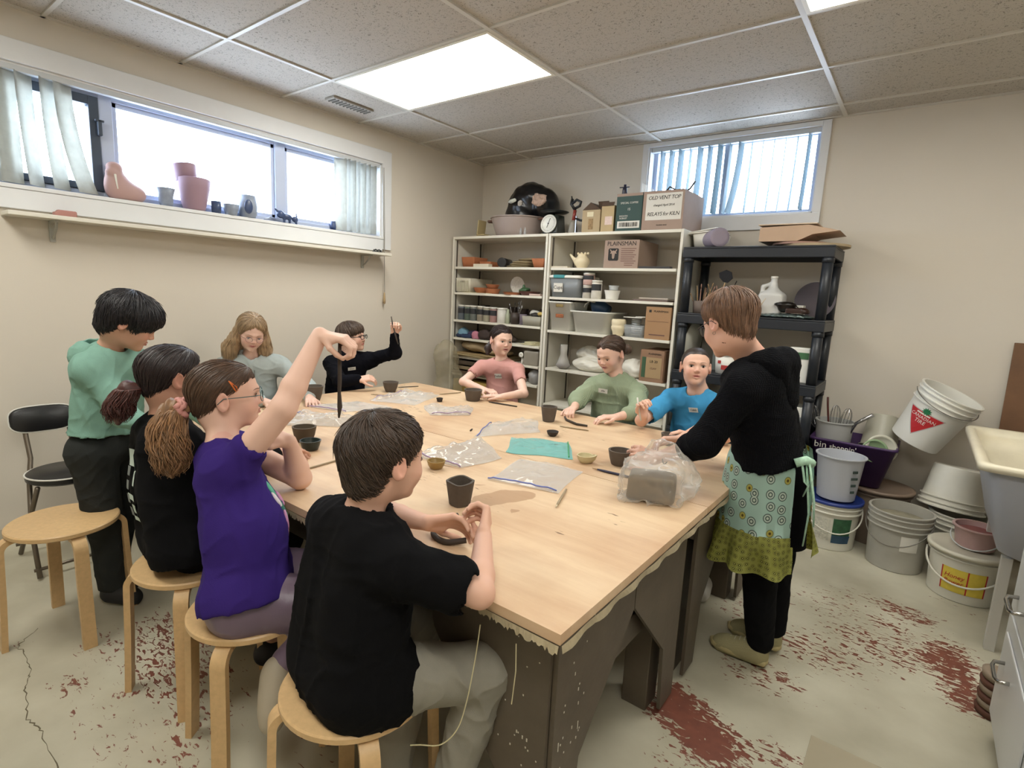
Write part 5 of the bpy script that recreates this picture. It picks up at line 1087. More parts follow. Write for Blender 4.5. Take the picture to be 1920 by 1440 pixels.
t = pail(3.905, -.25, 0, .29, .150, M_pail, 'open white pail standing under the upturned bucket', 3, handle=None, rb=.9)
b = B(); obox(b, (-.02, -.138, .10), (.10, .004, .05)); finish('red_label', b, mat('red_label', '8e2b2b', .5), t)
t = pail(3.845, -.22, .295, .24, .150, M_pail, 'upturned white bucket balanced on the stack by the wall', 2, flip=True, M=Matrix.Rotation(-.16, 4, 'X') @ Matrix.Rotation(.06, 4, 'Y'), rb=.80)
# the leaning bucket with the triangular logo
Mt = Matrix.Rotation(.42, 4, 'Y') @ Matrix.Rotation(.10, 4, 'X')
t = pail(3.628, -.23, .655, .335, .150, mat('pail_clean', 'dcdbd4', .35), 'tilted white pail with red Canadian Tire triangle on top of the stack', 3, M=Mt, handle=(.15, .25, M_wire, .0025), rb=.84)
def on_cyl(poly, rf, a0, zc, th, m, name, t, n=7):
    """subdivided flat polygon wrapped on the bucket wall"""
    b = B(); vs = [b.verts.new((x, y, 0)) for x, y in poly]; f = b.faces.new(vs); bmesh.ops.triangulate(b, faces=[f])
    bmesh.ops.subdivide_edges(b, edges=b.edges[:], cuts=n, use_grid_fill=True)
    for v in b.verts:
        x, y = v.co.x, v.co.y; z = zc + y; R_ = rf(z) + th; a = a0 + x / R_; v.co = (R_*math.cos(a), R_*math.sin(a), z)
    return finish(name, b, m, t)
rf = lambda z: .126 + .024*z/.335
M_red = mat('logo_red', 'b4262d', .45); M_mapleg = mat('logo_green', '1f6e45', .45)
a0 = -PI/2 - .36; zc = .138
on_cyl([(-.106, .067), (.106, .067), (0, -.082)], rf, a0, zc, .0011, mat('logo_rim_silver', 'b9b7b4', .4), 'logo_border', t, 5)
on_cyl([(-.097, .062), (.097, .062), (0, -.074)], rf, a0, zc, .0018, M_red, 'logo_triangle', t, 5)
lf = []
for k in range(22):
    a = 2*PI*k/22; r_ = (.030 if k % 2 == 0 else .018); lf.append((r_*math.cos(a)*.9, .072 + r_*math.sin(a)*.75))
on_cyl([(-.045, .048), (.03, .048), (.03, .056), (-.045, .056)], rf, a0, zc, .0022, M_paper, 'logo_bar', t, 2)
on_cyl(lf[::-1], rf, a0, zc, .0027, M_mapleg, 'maple_leaf', t, 1)
for s_, yy, sz in (('CANADIAN', .032, .0255), ('TIRE', .006, .0285)):
    me = text_mesh(s_, sz, None, ext=.0004, spacing=1.05); bm = B(); bm.from_mesh(me); bpy.data.meshes.remove(me)
    for v in bm.verts: x, y, q = v.co; z = zc + yy + y; R_ = rf(z) + .0024 + q; a = a0 + x/R_; v.co = (R_*math.cos(a), R_*math.sin(a), z)
    finish('logo_letters', bm, M_paper, t)
# yellow-labelled pail with lid, and the pink tub on it
t = pail(3.915, -.70, 0, .245, .150, M_pail, 'lidded white pail with yellow and red label near the base cabinet', 1, handle=(-.15, .75, M_pail, .005), rb=.93, lid=mat('lid_cream', 'd2cdbb', .45))
wrap_label(t, (.1435, .1485), .05, .17, -2.25, -1.05, mat('label_yellow', 'd7c04a', .5, var=.1, vs=40)); 
for a_ in (-2.27, -1.55, -1.06): wrap_label(t, (.1440, .1490), .05, .17, a_, a_+.04, M_red, name='label_band')
b = B(); me = text_mesh('Honey\nPower', .030, None, ext=.0004, shear=.2); b.from_mesh(me)
for v in b.verts: x, y, q = v.co; z = .115 + y; R_ = .1475 + q; a = -1.90 + x/R_; v.co = (R_*math.cos(a), R_*math.sin(a), z)
finish('label_letters', b, M_red, t)
t = pail(3.935, -.69, .2558, .105, .092, mat('pink_stained_tub', 'b79794', .4, var=.1), 'small pink-stained plastic tub on the yellow-labelled pail', 0, handle=(-.3, .55, M_plf, .003), rb=.85, fillz=.08, fillm=mat('pink_slip', '8c5450', .6, var=.1))
# purple crate with its kitchen things
M_pur = mat('purple_crate', '3d2350', .45)
t = empty('plastic_crate', (3.33, -.20, .3465), 'purple plastic crate lettered shoppin’ on top of the brown tub', 'crate')
b = B(); loft(b, [rrect(-.18, .17, -.13, .15, .03, 0), rrect(-.215, .225, -.165, .18, .03, .24), rrect(-.225, .235, -.175, .19, .03, .243), rrect(-.225, .235, -.175, .19, .03, .257), rrect(-.212, .222, -.162, .177, .03, .257), rrect(-.17, .16, -.12, .14, .03, .006)], True, True); finish('crate_body', b, M_pur, t, smooth=40)
Mq = Matrix.Translation((.055, -.1660, .218)) @ Matrix.Rotation(PI/2+.14, 4, 'X')
b = B(); add_text(b, 'bin', .058, Mq @ Matrix.Translation((-.215, 0, .003)), ext=.001); finish('crate_letters', b, M_paper, t)
b = B(); add_text(b, "shoppin'", .043, Mq @ Matrix.Translation((-.095, -.004, .003)), ext=.001); finish('crate_letters', b, M_paper, t)
t = pail(3.215, -.20, .354, .345, .105, mat('frost_bucket', 'b9bab8', .4), 'grey bucket full of whisks standing in the purple crate', 0, rb=.85)
for k, (dx, dy, a, L_, l) in enumerate(((-.06, -.01, -.25, .42, 'leftmost wire whisk in the grey bucket'), (.0, .03, -.02, .43, 'middle wire whisk in the grey bucket'), (.03, -.02, .12, .45, 'right wire whisk in the grey bucket'))):
    tw = empty('whisk', (3.215+dx*.5, -.20+dy, .362), l, 'whisk', 'whisks in the bucket'); M_ = Matrix.Rotation(a, 4, 'Y')
    b = B(); tube(b, [M_ @ Vector((0, 0, 0)), M_ @ Vector((0, 0, .28))], .006, 8); finish('handle', b, M_steel, tw)
    b = B()
    for q in range(5):
        R_ = Matrix.Rotation(PI*q/5, 4, 'Z'); pts = [M_ @ (R_ @ Vector((.032*math.sin(s*PI)*(1 if True else 0)*math.cos(0), 0, .28+.0*s))) for s in (0,)]
        loop = []
        for j in range(17): s = j/16*2*PI; loop.append(M_ @ (R_ @ Vector((.033*math.sin(s/2*1.0)*math.cos(s/2)*2*.9, 0, .28 + .075*(1-math.cos(s))))))
        tube(b, loop, .0012, 5, cap=False)
    finish('wires', b, M_steel, tw)
b = B(); tube(b, [(3.20, -.22, .40), (3.185, -.23, .66), (3.165, -.24, .80), (3.160, -.24, .845)], [.008, .010, .012, .012], 10, flat=.5); solo('spatula', b, mat('maroon_handle', '54211c', .4), 'maroon-handled spatula leaning in the grey bucket', 'utensil', 60)
b = B(); tube(b, [(3.22, -.20, .42), (3.33, -.24, .705), (3.41, -.26, .775)], [.006, .010, .012], 10); solo('steel_ladle', b, M_steel, 'shiny steel handle slanting out of the grey bucket to the right', 'utensil', 60)
t = pail(3.46, -.15, .56, .20, .10, mat('tub_frost', 'b7b4a4', .4, alpha=.9), 'upturned frosted tub behind the plastic lids in the crate', 0, flip=True, M=Matrix.Rotation(-.35, 4, 'X'), rb=.8)
for i, (dx, dy, dz, r_, col, l) in enumerate(((.15, -.11, .24, .085, 'c6c4b4', 'larger round white lid standing in the purple crate'), (.12, -.125, .225, .07, '8aa27c', 'pale green round lid in front of the white one'))):
    b = B(); lathe(b, [(0, 0), (r_*.8, 0), (r_*.82, .006), (r_, .007), (r_, -.004), (r_*.97, -.004)], 32, Rt(PI/2-.3, 0, .3, (3.33+dx, -.20+dy, .3465+dz))); solo('tub_cover', b, mat('lid_c_'+col, col, .4), l, 'lid', 40, 'lids in the crate')
# things between sink and base cabinet
M_roll = mat('rust_roll', '6e4a38', .7, var=.15)
b = B(); tube(b, [(4.03, -1.60, .006), (4.03, -1.58, .50)], .045, 16); solo('paper_roll', b, M_roll, 'brown roll standing between the sink and the base cabinet', 'roll', 40)
for k in range(6):
    b = B(); lathe(b, [(.05, 0), (.055, .022), (.04, .024), (0, .024)], 20, Rt(0, .1*(k % 2), 0, (3.97, -1.72, .001+.027*k))); solo('clay_disc', b, mat('disc_%d' % (k % 2), ('5d3a2c', '8a7a68')[k % 2], .7), 'round ' + ['lowest', 'second', 'third', 'fourth', 'fifth', 'topmost'][k] + ' disc of the small stack beside the base cabinet', 'disc', 40, 'stacked discs')
# ================================================================== WINDOW SILL ORNAMENTS
zs = WL['z0'] + .0005
M_sal = mat('salmon_clay', 'b0908c', .6); M_bluegl = mat('dark_blue_glaze', '39486a', .35, var=.1); M_greygl = mat('grey_blue_glaze', '8a93a3', .4, var=.15, vs=30); M_violet = mat('dusky_rose_pot', '9c808e', .6)
s = SDF(); y = -3.0; x = -.02
s.ell((x, y+.025, zs+.04), (.05, .085, .055), k=.05).ell((x, y-.03, zs+.08), (.045, .055, .08), k=.05).ell((x, y-.035, zs+.165), (.032, .038, .030), k=.02).ell((x+.015, y-.055, zs+.135), (.024, .026, .022), k=.015).plane((0, 0, zs), (0, 0, -1))
o = net_object('walrus_figure', s.mesh(.005), M_sal, None); tag(o, 'salmon clay walrus figure with white tusks on the window sill', 'figurine')
b = B(); tube(b, [(x+.042, y-.045, zs+.125), (x+.052, y-.040, zs+.05)], [.006, .003], 6); tk = finish('tusk', b, M_paper, o, world=True)
b = B(); lathe(b, [(.030, 0), (.036, .02), (.038, .06), (.050, .10), (.045, .10), (.033, .06), (0, .01)], 24, Rt(loc=(-.015, -2.79, zs)), .03); solo('small_vase', b, M_greygl, 'small flared striped pot left of the big rose pot on the sill', 'pot', 40)
t = empty('flower_pot', (-.03, -2.63, zs), 'large dusky rose pot with another pot nested in it on the sill', 'pot')
b = B(); lathe(b, [(.055, 0), (.06, .01), (.088, .13), (.094, .18), (.084, .186), (0, .165)], 32); finish('outer_pot', b, M_violet, t, smooth=40)
b = B(); lathe(b, [(.055, 0), (.064, .09), (.062, .096), (0, .096)], 28, Rt(.08, -.1, 0, (0, -.038, .162))); finish('inner_pot', b, M_violet, t, smooth=40)
b = B(); lathe(b, [(.026, 0), (.030, .07), (.026, .07), (0, .01)], 20, Rt(loc=(-.0, -2.515, zs))); solo('small_cup', b, M_bluegl, 'tiny dark blue cup at the foot of the big rose pot', 'cup', 40)
b = B(); lathe(b, bowl_prof(.05, .065, .005, .6), 24, Rt(loc=(-.0, -2.425, zs)), .05, seed=3); solo('small_bowl', b, M_greygl, 'small grey bowl in the middle of the window sill', 'bowl', 40)
t = empty('mug', (-.015, -2.31, zs), 'grey-blue mug with a dark oval patch on the sill', 'mug')
b = B(); lathe(b, [(.045, 0), (.056, .04), (.058, .08), (.048, .14), (.043, .14), (.048, .08), (0, .02)], 28); finish('mug_body', b, M_greygl, t, smooth=40)
s = SDF(); s.ell(np.array(t.location)+(.052, -.020, .065), (.012, .028, .045)); net_object('oval_patch', s.mesh(.004), M_bluegl, t)
b = B(); tube(b, [(.0, .04, .02), (0, .055, .025), (.0, .06, .03)], .005, 6); finish('handle', b, M_greygl, t)
s = SDF(); s.cone((-.0, -2.205, zs+.008), (0, -2.18, zs+.012), .007, .007).cone((0, -2.18, zs+.012), (0, -2.165, zs+.025), .006, .006, k=.005).plane((0, 0, zs), (0, 0, -1)); o = net_object('clay_snail', s.mesh(.003), M_greygl, None); tag(o, 'very small clay creature between the mug and the blue animal', 'figurine')
s = SDF(); y = -2.04; s.ell((-.01, y, zs+.045), (.022, .035, .02), k=.015).ell((-.01, y-.045, zs+.055), (.022, .028, .026), k=.012).ell((-.01, y+.06, zs+.035), (.018, .022, .02), k=.015)
for a in (-.02, .02): s.cone((-.01, y+a, zs+.04), (-.01, y+a, zs+.006), .008, .008, k=.01); s.cone((-.01, y-.06, zs+.07), (-.01, y-.085, zs+.085), .006, .004, k=.006); s.cone((-.01, y+.075, zs+.045), (-.01, y+.07, zs+.075), .005, .002, k=.006); s.cone((-.01, y+.065, zs+.03), (-.01, y+.07, zs+.006), .007, .006, k=.006)
s.plane((0, 0, zs), (0, 0, -1)); o = net_object('clay_animal', s.mesh(.0035), M_bluegl, None); tag(o, 'dark blue clay animal standing on the sill below the right mullion', 'figurine')
b = B(); lathe(b, [(.02, 0), (.024, .03), (.02, .07), (.016, .07), (0, .02)], 20, Rt(loc=(-.06, -1.64, zs))); solo('small_vase', b, M_bluegl, 'narrow blue vase half hidden by the right-hand blinds', 'vase', 40)
# on the wall shelf
s = SDF(); s.box((.08, -3.29, 1.677), (.02, .04, .006), rd=.005).box((.085, -3.285, 1.69), (.015, .035, .003), rd=.004, k=.004); o = net_object('clay_slab', s.mesh(.004), mat('rose_brick', 'a8776d', .7), None); tag(o, 'rose-coloured clay slab on the left end of the wall shelf', 'clay')
s = SDF(); s.box((.08, -1.335, 1.671), (.012, .035, .003), rd=.003)
for k in range(5): s.ell((.08, -1.365+.016*k, 1.684+.004*(k % 2)), .007, k=.004)
o = net_object('toy_train', s.mesh(.003), M_blkm, None); tag(o, 'tiny dark clay train on the right end of the wall shelf', 'figurine')

# ================================================================== ON THE TABLES
M_film = make_film('clear_bag_film', 'e6e6e4', .09, .10); M_film2 = make_film('teal_bag_film', '8ccfcb', .40); M_film3 = make_film('cloudy_bag_film', 'e0dbd4', .18, .10)
M_zipb = mat('zip_blue', '6b78b8', .4); M_zipg = mat('zip_green', '3d9a62', .4); M_zipv = mat('zip_violet', '9a86a8', .4)
def zipbag(label, quad, amp, m, zipm, seed, zipedge=(0, 1), th=.004, z=TZ):
    """quad: four corners on the table, in order; the zip runs along quad[zipedge]"""
    c = np.array(quad).mean(0); t = empty('zip_bag', (c[0], c[1], z), label, 'bag', 'plastic zip bags on the table')
    n = 30; b = B(); q = [np.array(p) for p in quad]
    def P(u, v): return (q[0]*(1-u)*(1-v)+q[1]*u*(1-v)+q[2]*u*v+q[3]*(1-u)*v)
    U, Vv = [a.ravel() for a in np.meshgrid(np.linspace(0, 1, n+1), np.linspace(0, 1, n+1), indexing='ij')]
    XY = (q[0][None]*((1-U)*(1-Vv))[:, None] + q[1][None]*(U*(1-Vv))[:, None] + q[2][None]*(U*Vv)[:, None] + q[3][None]*((1-U)*Vv)[:, None]); ctr0 = np.array(quad).mean(0)
    ed = np.minimum(np.minimum(U, 1-U), np.minimum(Vv, 1-Vv))
    XY = XY + (XY-ctr0)*(.16*snoise(np.stack([XY[:, 0], XY[:, 1], 0*U], 1), 4, seed+8))[:, None]
    Hs = []
    for s in (0, 1):
        p = np.stack([XY[:, 0], XY[:, 1], 0*U + s*.3], 1); e = np.minimum(1, 6*ed + .12)
        r_ = lambda f_, k: 1 - np.minimum(1, np.abs(snoise(p, f_, seed+k))*2.6)
        f = r_(3, 0)*.8 + r_(7, 3)*.5 + r_(14, 5)*.25 + .2*np.abs(snoise(p, 30, seed+6))
        Hs.append(.0015 + e*amp*f*(1. if s else .12) + .0012*s)
    Hg = Hs[1].reshape(n+1, n+1)
    def hh(u, v, s): return Hg[min(int(u*n+.5), n), min(int(v*n+.5), n)]
    for s in (0, 1):
        vs = [b.verts.new((x, y, z+h_)) for (x, y), h_ in zip(XY, Hs[s])]; G = [vs[i*(n+1):(i+1)*(n+1)] for i in range(n+1)]
        for i in range(n):
            for j in range(n): b.faces.new((G[i][j], G[i+1][j], G[i+1][j+1], G[i][j+1]))
        if s: top = G
    finish('bag_film', b, m, t, world=True, smooth=12)
    a, c_ = zipedge; e = {(0, 1): lambda u: top[int(u*n)][1], (1, 2): lambda u: top[n-1][int(u*n)], (2, 3): lambda u: top[n-int(u*n)][n-1], (3, 0): lambda u: top[1][n-int(u*n)]}[zipedge]
    b = B(); i0 = None
    qa, qb, ctr = q[a], q[c_], np.array(quad).mean(0); pts = []
    for k in range(25):
        u = k/24; p = (qa*(1-u)+qb*u)*.94 + ctr*.06; uu, vv = {(0, 1): (u, .05), (1, 2): (.95, u), (2, 3): (1-u, .95), (3, 0): (.05, 1-u)}[zipedge]
        pts.append((p[0], p[1], z + hh(uu, vv, 1) + .003))
    tube(b, pts, .0028, 6, flat=2.2 if False else 1.); finish('zip_strip', b, zipm, t, world=True, smooth=60)
    return t
zipbag('clear bag with a blue zip left of the teal bag, its end lifted', [(1.985, -2.284), (1.86, -2.02), (2.00, -1.80), (2.15, -1.98)], .028, M_film, M_zipb, 3)
zipbag('large shiny clear bag behind the gold dish', [(2.02, -2.70), (2.26, -2.68), (2.29, -2.45), (2.02, -2.29)], .030, M_film3, M_zipv, 8, (0, 1))
zipbag('teal tinted zip bag in the middle of the far table', [(2.24, -2.37), (2.49, -2.25), (2.35, -2.03), (2.10, -2.16)], .012, M_film2, M_zipg, 12, (1, 2))
zipbag('flat clear bag with blue zip in front of the teal bag', [(2.40, -2.70), (2.67, -2.63), (2.61, -2.37), (2.35, -2.41)], .016, M_film, M_zipb, 17, (0, 1))
zipbag('small clear bag with violet zip near the girl in pink', [(1.52, -2.12), (1.68, -1.96), (1.55, -1.80), (1.32, -1.98)], .022, M_film3, M_zipv, 21, (0, 1))
zipbag('clear bag crumpled beside the pot of the boy in the black hoodie', [(1.02, -2.12), (1.28, -2.02), (1.15, -1.68), (.95, -1.78)], .032, M_film, M_zipv, 27, (3, 0))
zipbag('shiny clear bag under the dangling clay coil', [(1.22, -2.82), (1.42, -2.62), (1.30, -2.45), (1.08, -2.62)], .034, M_film3, M_zipb, 31, (3, 0))
zipbag('thin clear bag behind the one under the clay coil', [(.92, -2.50), (1.18, -2.42), (1.25, -2.15), (.98, -2.20)], .012, M_film, M_zipv, 37, (0, 1))
# hexagonal pot in front of the black tee
M_clay2 = mat('dry_dark_clay', '5a5047', .8, var=.1, vs=30, bump=.2, bs=80)
def hexfn(a, q, z): 
    n = 6; s = a % (2*PI/n) - PI/n; return q*(math.cos(PI/n)/math.cos(s))*.35+q*.65, z + .003*math.sin(3*a+1)
bowl('clay_pot', 2.49, -2.93, TZ+.0005, .047, .078, M_clay, 'large hexagonal clay pot beside the hands of the boy in the black tee', 'pot', wob=.02, foot=.68, th=.008, fn=hexfn, seg=48)
bowl('clay_pot', 2.035, -1.735, TZ+.0005, .044, .082, M_clay2, 'tall clay cup on the table left of the girl in green', 'pot', wob=.02, foot=.65, th=.007, seed=2)
bowl('clay_pot', 1.39, -1.625, TZ+.0005, .058, .070, M_clay2, 'wide clay pot by the hands of the girl in pink', 'pot', wob=.03, foot=.68, th=.008, seed=3)
bowl('clay_pot', .85, -1.835, TZ+.0005, .052, .066, M_clay2, 'round clay pot at the far left corner of the table', 'pot', wob=.04, foot=.55, th=.008, seed=4)
bowl('clay_pot', .80, -2.37, TZ+.0005, .058, .088, M_clay2, 'clay pot by the long-haired girl, partly behind the raised arm', 'pot', wob=.03, foot=.6, th=.008, seed=5)
bowl('clay_bowl', 1.53, -2.88, TZ+.0005, .050, .066, mat('umber_clay', '4f4232', .7, var=.1), 'brown clay bowl nearest the purple-shirted girl, behind the dark green one', 'bowl', wob=.03, foot=.6, th=.007, seed=6)
bowl('clay_bowl', 1.655, -2.93, TZ+.0005, .043, .040, mat('dark_green_glaze', '1f2b27', .3), 'small dark green glazed bowl near the purple-shirted girl', 'bowl', wob=.02, foot=.65, th=.005, seed=7)
bowl('clay_dish', 2.185, -2.735, TZ+.0005, .036, .032, mat('ochre_glaze', '8f7440', .4, var=.1), 'small ochre boat-shaped dish beside the shiny bag', 'dish', wob=.06, foot=.55, th=.005, seed=8)
def spout(a, q, z): return (q*(1+.38*math.exp(-((a-.4)/.3)**2)) if q > .02 else q, z + (.004 if abs(a-.4) < .3 and z > .02 else 0))
bowl('clay_dish', 2.555, -2.245, TZ+.0005, .036, .032, mat('cream_unglazed', 'c9bd96', .7), 'small cream dish with a pinched spout in front of the teacher', 'dish', wob=.04, foot=.5, th=.005, seed=9, fn=spout)
bowl('clay_cup', 1.285, -1.815, TZ+.0005, .021, .022, mat('black_clay', '2b2523', .6), 'tiny dark cup near the pot of the girl in pink', 'cup', wob=.04, foot=.6, th=.004, seed=10)
bowl('clay_cup', 2.225, -1.985, TZ+.0005, .030, .024, mat('black_clay', '2b2523', .6), 'tiny dark dish behind the teal bag', 'dish', wob=.04, foot=.5, th=.004, seed=11)
def stick(x0, y0, x1, y1, r, m, label, cat='tool', name='modelling_stick', z=TZ, tip=None):
    t = empty(name, ((x0+x1)/2, (y0+y1)/2, z), label, cat); b = B(); a, c = Vector((x0, y0, z+r+.0008)), Vector((x1, y1, z+r+.0008)); d = c-a
    tube(b, [a, a+d*.15, a+d*.6, c], [r*.7, r, r, r*.8], 8); finish('handle', b, m, t, world=True, smooth=60)
    if tip: b = B(); tube(b, [a-d*.12, a-d*.05, a], [r*.2, r*.6, r*.65], 8); finish('tip', b, tip, t, world=True, smooth=60)
stick(2.73, -2.73, 2.675, -2.585, .0045, mat('tool_grey_wood', '9b8a6e', .6), 'thin grey-tan wooden tool between the flat bag and the wet patch', tip=mat('tool_pale', 'c7b79a', .6))
stick(2.645, -2.303, 2.84, -2.292, .005, mat('navy_brush', '2b2a45', .35), 'dark navy brush pointing at the clay block bag', 'brush', 'paint_brush', tip=mat('tool_wood', 'a58763', .6))
stick(2.15, -1.80, 2.30, -1.765, .0035, mat('tool_grey_wood', '9b8a6e', .6), 'thin wooden stick right of the tall clay cup')
stick(1.13, -1.66, 1.17, -1.50, .0035, mat('tool_grey_wood', '9b8a6e', .6), 'thin wooden stick left of the wide pot of the girl in pink')
stick(1.50, -1.60, 1.70, -1.575, .0045, mat('clay_coil_dark', '3b3129', .7), 'short dark clay coil in front of the girl in pink', 'clay', 'clay_coil')
stick(.77, -1.70, .82, -1.56, .003, mat('tool_dark', '3a3330', .5), 'thin dark-tipped brush near the far left pot', 'brush', 'paint_brush')
stick(1.87, -3.08, 1.855, -2.90, .0035, mat('tool_grey_wood', '9b8a6e', .6), 'thin wooden needle tool lying on the near table behind the black tee boy')
stick(1.90, -2.22, 1.885, -2.19, .004, mat('black_clay', '2b2523', .6), 'dark stub beside the clear bag with the blue zip', 'clay', 'clay_crumb')
stick(.86, -2.0, .98, -1.93, .003, mat('tool_grey_wood', '9b8a6e', .6), 'thin stick in front of the boy in the black hoodie')
# bag of clay
s = SDF(); Mz = Matrix.Rotation(.35, 3, 'Z'); s.box((2.925, -2.44, TZ+.046), (.064, .040, .030), M=np.array(Mz), rd=.014, k=.02)
t = empty('clay_bag', (2.94, -2.42, TZ), 'block of brown clay in a loose clear plastic bag at the table’s right edge', 'clay')
net_object('clay_block', s.mesh(.005, disp=lambda P: .004*snoise(P, 8, 2)), mat('bagged_clay', '5f5342', .6, var=.12, vs=15), t)
s = SDF(); s.box((2.925, -2.44, TZ+.056), (.080, .056, .042), M=np.array(Mz), rd=.022, k=.03).ell((2.915, -2.37, TZ+.10), (.085, .07, .05), k=.05).ell((2.98, -2.33, TZ+.075), (.06, .06, .055), k=.04).ell((3.02, -2.36, TZ+.045), (.035, .06, .04), k=.04).ell((2.91, -2.33, TZ+.155), (.05, .02, .03), k=.03).plane((0, 0, TZ+.002), (0, 0, -1))
net_object('bag_film', s.mesh(.0085, disp=lambda P: .010*np.minimum(1, np.abs(snoise(P, 6, 2))*2.5)-.010+.009*np.minimum(1, np.abs(snoise(P, 13, 3))*2.5)), make_film('loose_bag_film', 'e6e3dc', .15, .14), t, smooth=False)
# clear bag slumped in the corner by the cabinets
# scraps
b = B(); rr = random.Random(5)
for k in range(6): obox(b, (2.52+rr.uniform(-.05, .08), -2.52+rr.uniform(-.04, .04), TZ+.0125), (.05, .012, .001), (0, 0, rr.uniform(-.3, .3)))
# long loose thread hanging from the canvas
b = B(); tube(b, smooth_path([(2.90, -3.301, .66), (2.897, -3.310, .58), (2.893, -3.330, .48), (2.885, -3.350, .42), (2.860, -3.375, .385), (2.82, -3.40, .378), (2.80, -3.41, .372)]), .0014, 5)
o = solo('loose_thread', b, mat('thread_cream', 'c9bf98', .8), 'long cream thread hanging from the table edge onto the grey trousers', 'thread')
b = B(); tube(b, [(3.0, -3.301, .66), (3.005, -3.304, .60), (3.0, -3.306, .52)], .0012, 5)
o = solo('loose_thread', b, mat('thread_cream', 'c9bf98', .8), 'short cream thread near the table corner', 'thread')
# ================================================================== PEOPLE
HS, HC, HH = .0028, .0052, .0030      # surface-net steps: skin, cloth, hair
def V(*a): return np.array(a, float)
def nrm(a): a = np.array(a, float); return a / np.linalg.norm(a)
def head_frame(fwd, roll=0.):
    f = nrm(fwd); r = nrm(np.cross(f, (0, 0, 1))); u = np.cross(r, f)
    c, s_ = math.cos(roll), math.sin(roll); r2 = r*c + u*s_; u2 = u*c - r*s_
    return np.stack([r2, f, u2], 1)          # columns right, forward, up
KZ = [1.]     # how short the lower face is (1 adult, less for a child)
def head_sdf(S, O, M, s, ears=True, mouth=0.):
    kz = KZ[0]; W = lambda x, y, z: O + M @ (V(x, y, z if z > 0 else z * kz) * s)
    E = lambda c, r, k, op='u', Q=None: S.ell(W(*c), np.array(r) * s, M=M if Q is None else M @ Q, k=k*s, op=op)
    E((0, -.012, .030), (.073, .092, .076), .02); E((0, .036, .028), (.058, .050, .055), .03); E((0, .036, -.030), (.055, .051, .066), .03)
    E((0, .034, -.076), (.043, .043, .032), .03); E((0, .074, -.098), (.015, .013, .013), .025); E((0, -.042, -.052), (.050, .046, .055), .03)
    for q in (-1, 1):
        E((q*.032, .061, -.034), (.024, .023, .024), .028)
        S.cone(W(q*.010, .088, .019), W(q*.040, .071, .017), .0075*s, .006*s, k=.014*s)
        E((q*.031, .101, .002), (.018, .020, .010), .010, 's')
    S.cone(W(0, .088, .002), W(0, .1010, -.025), .0052*s, .0078*s, k=.014*s)
    for q in (-1, 1):
        S.ell(W(q*.0085, .096, -.031), .0056*s, k=.006*s)
        S.cone(W(q*.020, .084, -.0585), W(q*.005, .0925, -.0555), .003*s, .0042*s, k=.005*s); S.cone(W(q*.017, .084, -.064-mouth*.5), W(q*.003, .0915, -.067-mouth), .0032*s, .0048*s, k=.005*s)
    S.cone(W(-.016, .0925, -.0612-mouth*.5), W(.016, .0925, -.0612-mouth*.5), .0012*s+mouth*.35*s, .0012*s+mouth*.35*s, k=.003*s, op='s')
    if ears:
        for q in (-1, 1):
            a = .35*q; Q = np.array([[math.cos(a), math.sin(a), 0], [-math.sin(a), math.cos(a), 0], [0, 0, 1]])
            E((q*.078, -.010, -.006), (.0075, .019, .031), .008, 'u', Q); E((q*.085, -.005, -.004), (.006, .011, .020), .005, 's', Q); E((q*.074, .002, -.010), (.008, .008, .012), .006, 'u')
    return W
def skin_color(base, O, M, s, lips='a8625c'):
    b0 = np.array(lin(base)[:3]); lp = np.array(lin(lips)[:3])
    def f(P):
        L = (P - O) @ M / s; c = np.tile(b0, (len(P), 1)); x, y, z = L.T; z = np.where(z < 0, z/KZ[0], z)
        near = (np.abs(z) < .13) & (np.abs(y) < .13) & (np.abs(x) < .1)
        bl = np.exp(-(((np.abs(x)-.038)/.02)**2 + ((z+.030)/.018)**2)) * (y > .04); bl = bl + np.exp(-((x/.012)**2 + ((z+.026)/.012)**2)) * (y > .08) * .7 + (np.abs(x) > .076) * .8
        c = c * (1 - (bl*near)[:, None] * np.array([.02, .17, .15]))
        lm = np.exp(-((x/.021)**4 + ((z+.0605)/.0085)**4)) * (y > .080) * near
        return c * (1-lm[:, None]) + lp * lm[:, None]
    return f
def face_y(S, O, M, s, x, z):
    lo, hi = .03, .13
    P0 = lambda y: (O + M @ (V(x, y, z)*s))[None]
    for _ in range(18):
        m = (lo+hi)/2
        if S.ev(P0(m))[0] < 0: lo = m
        else: hi = m
    return (lo+hi)/2
M_eyew = mat('eye_white', 'd8d4ce', .25); M_lash = mat('lash_dark', '2a1d18', .6)
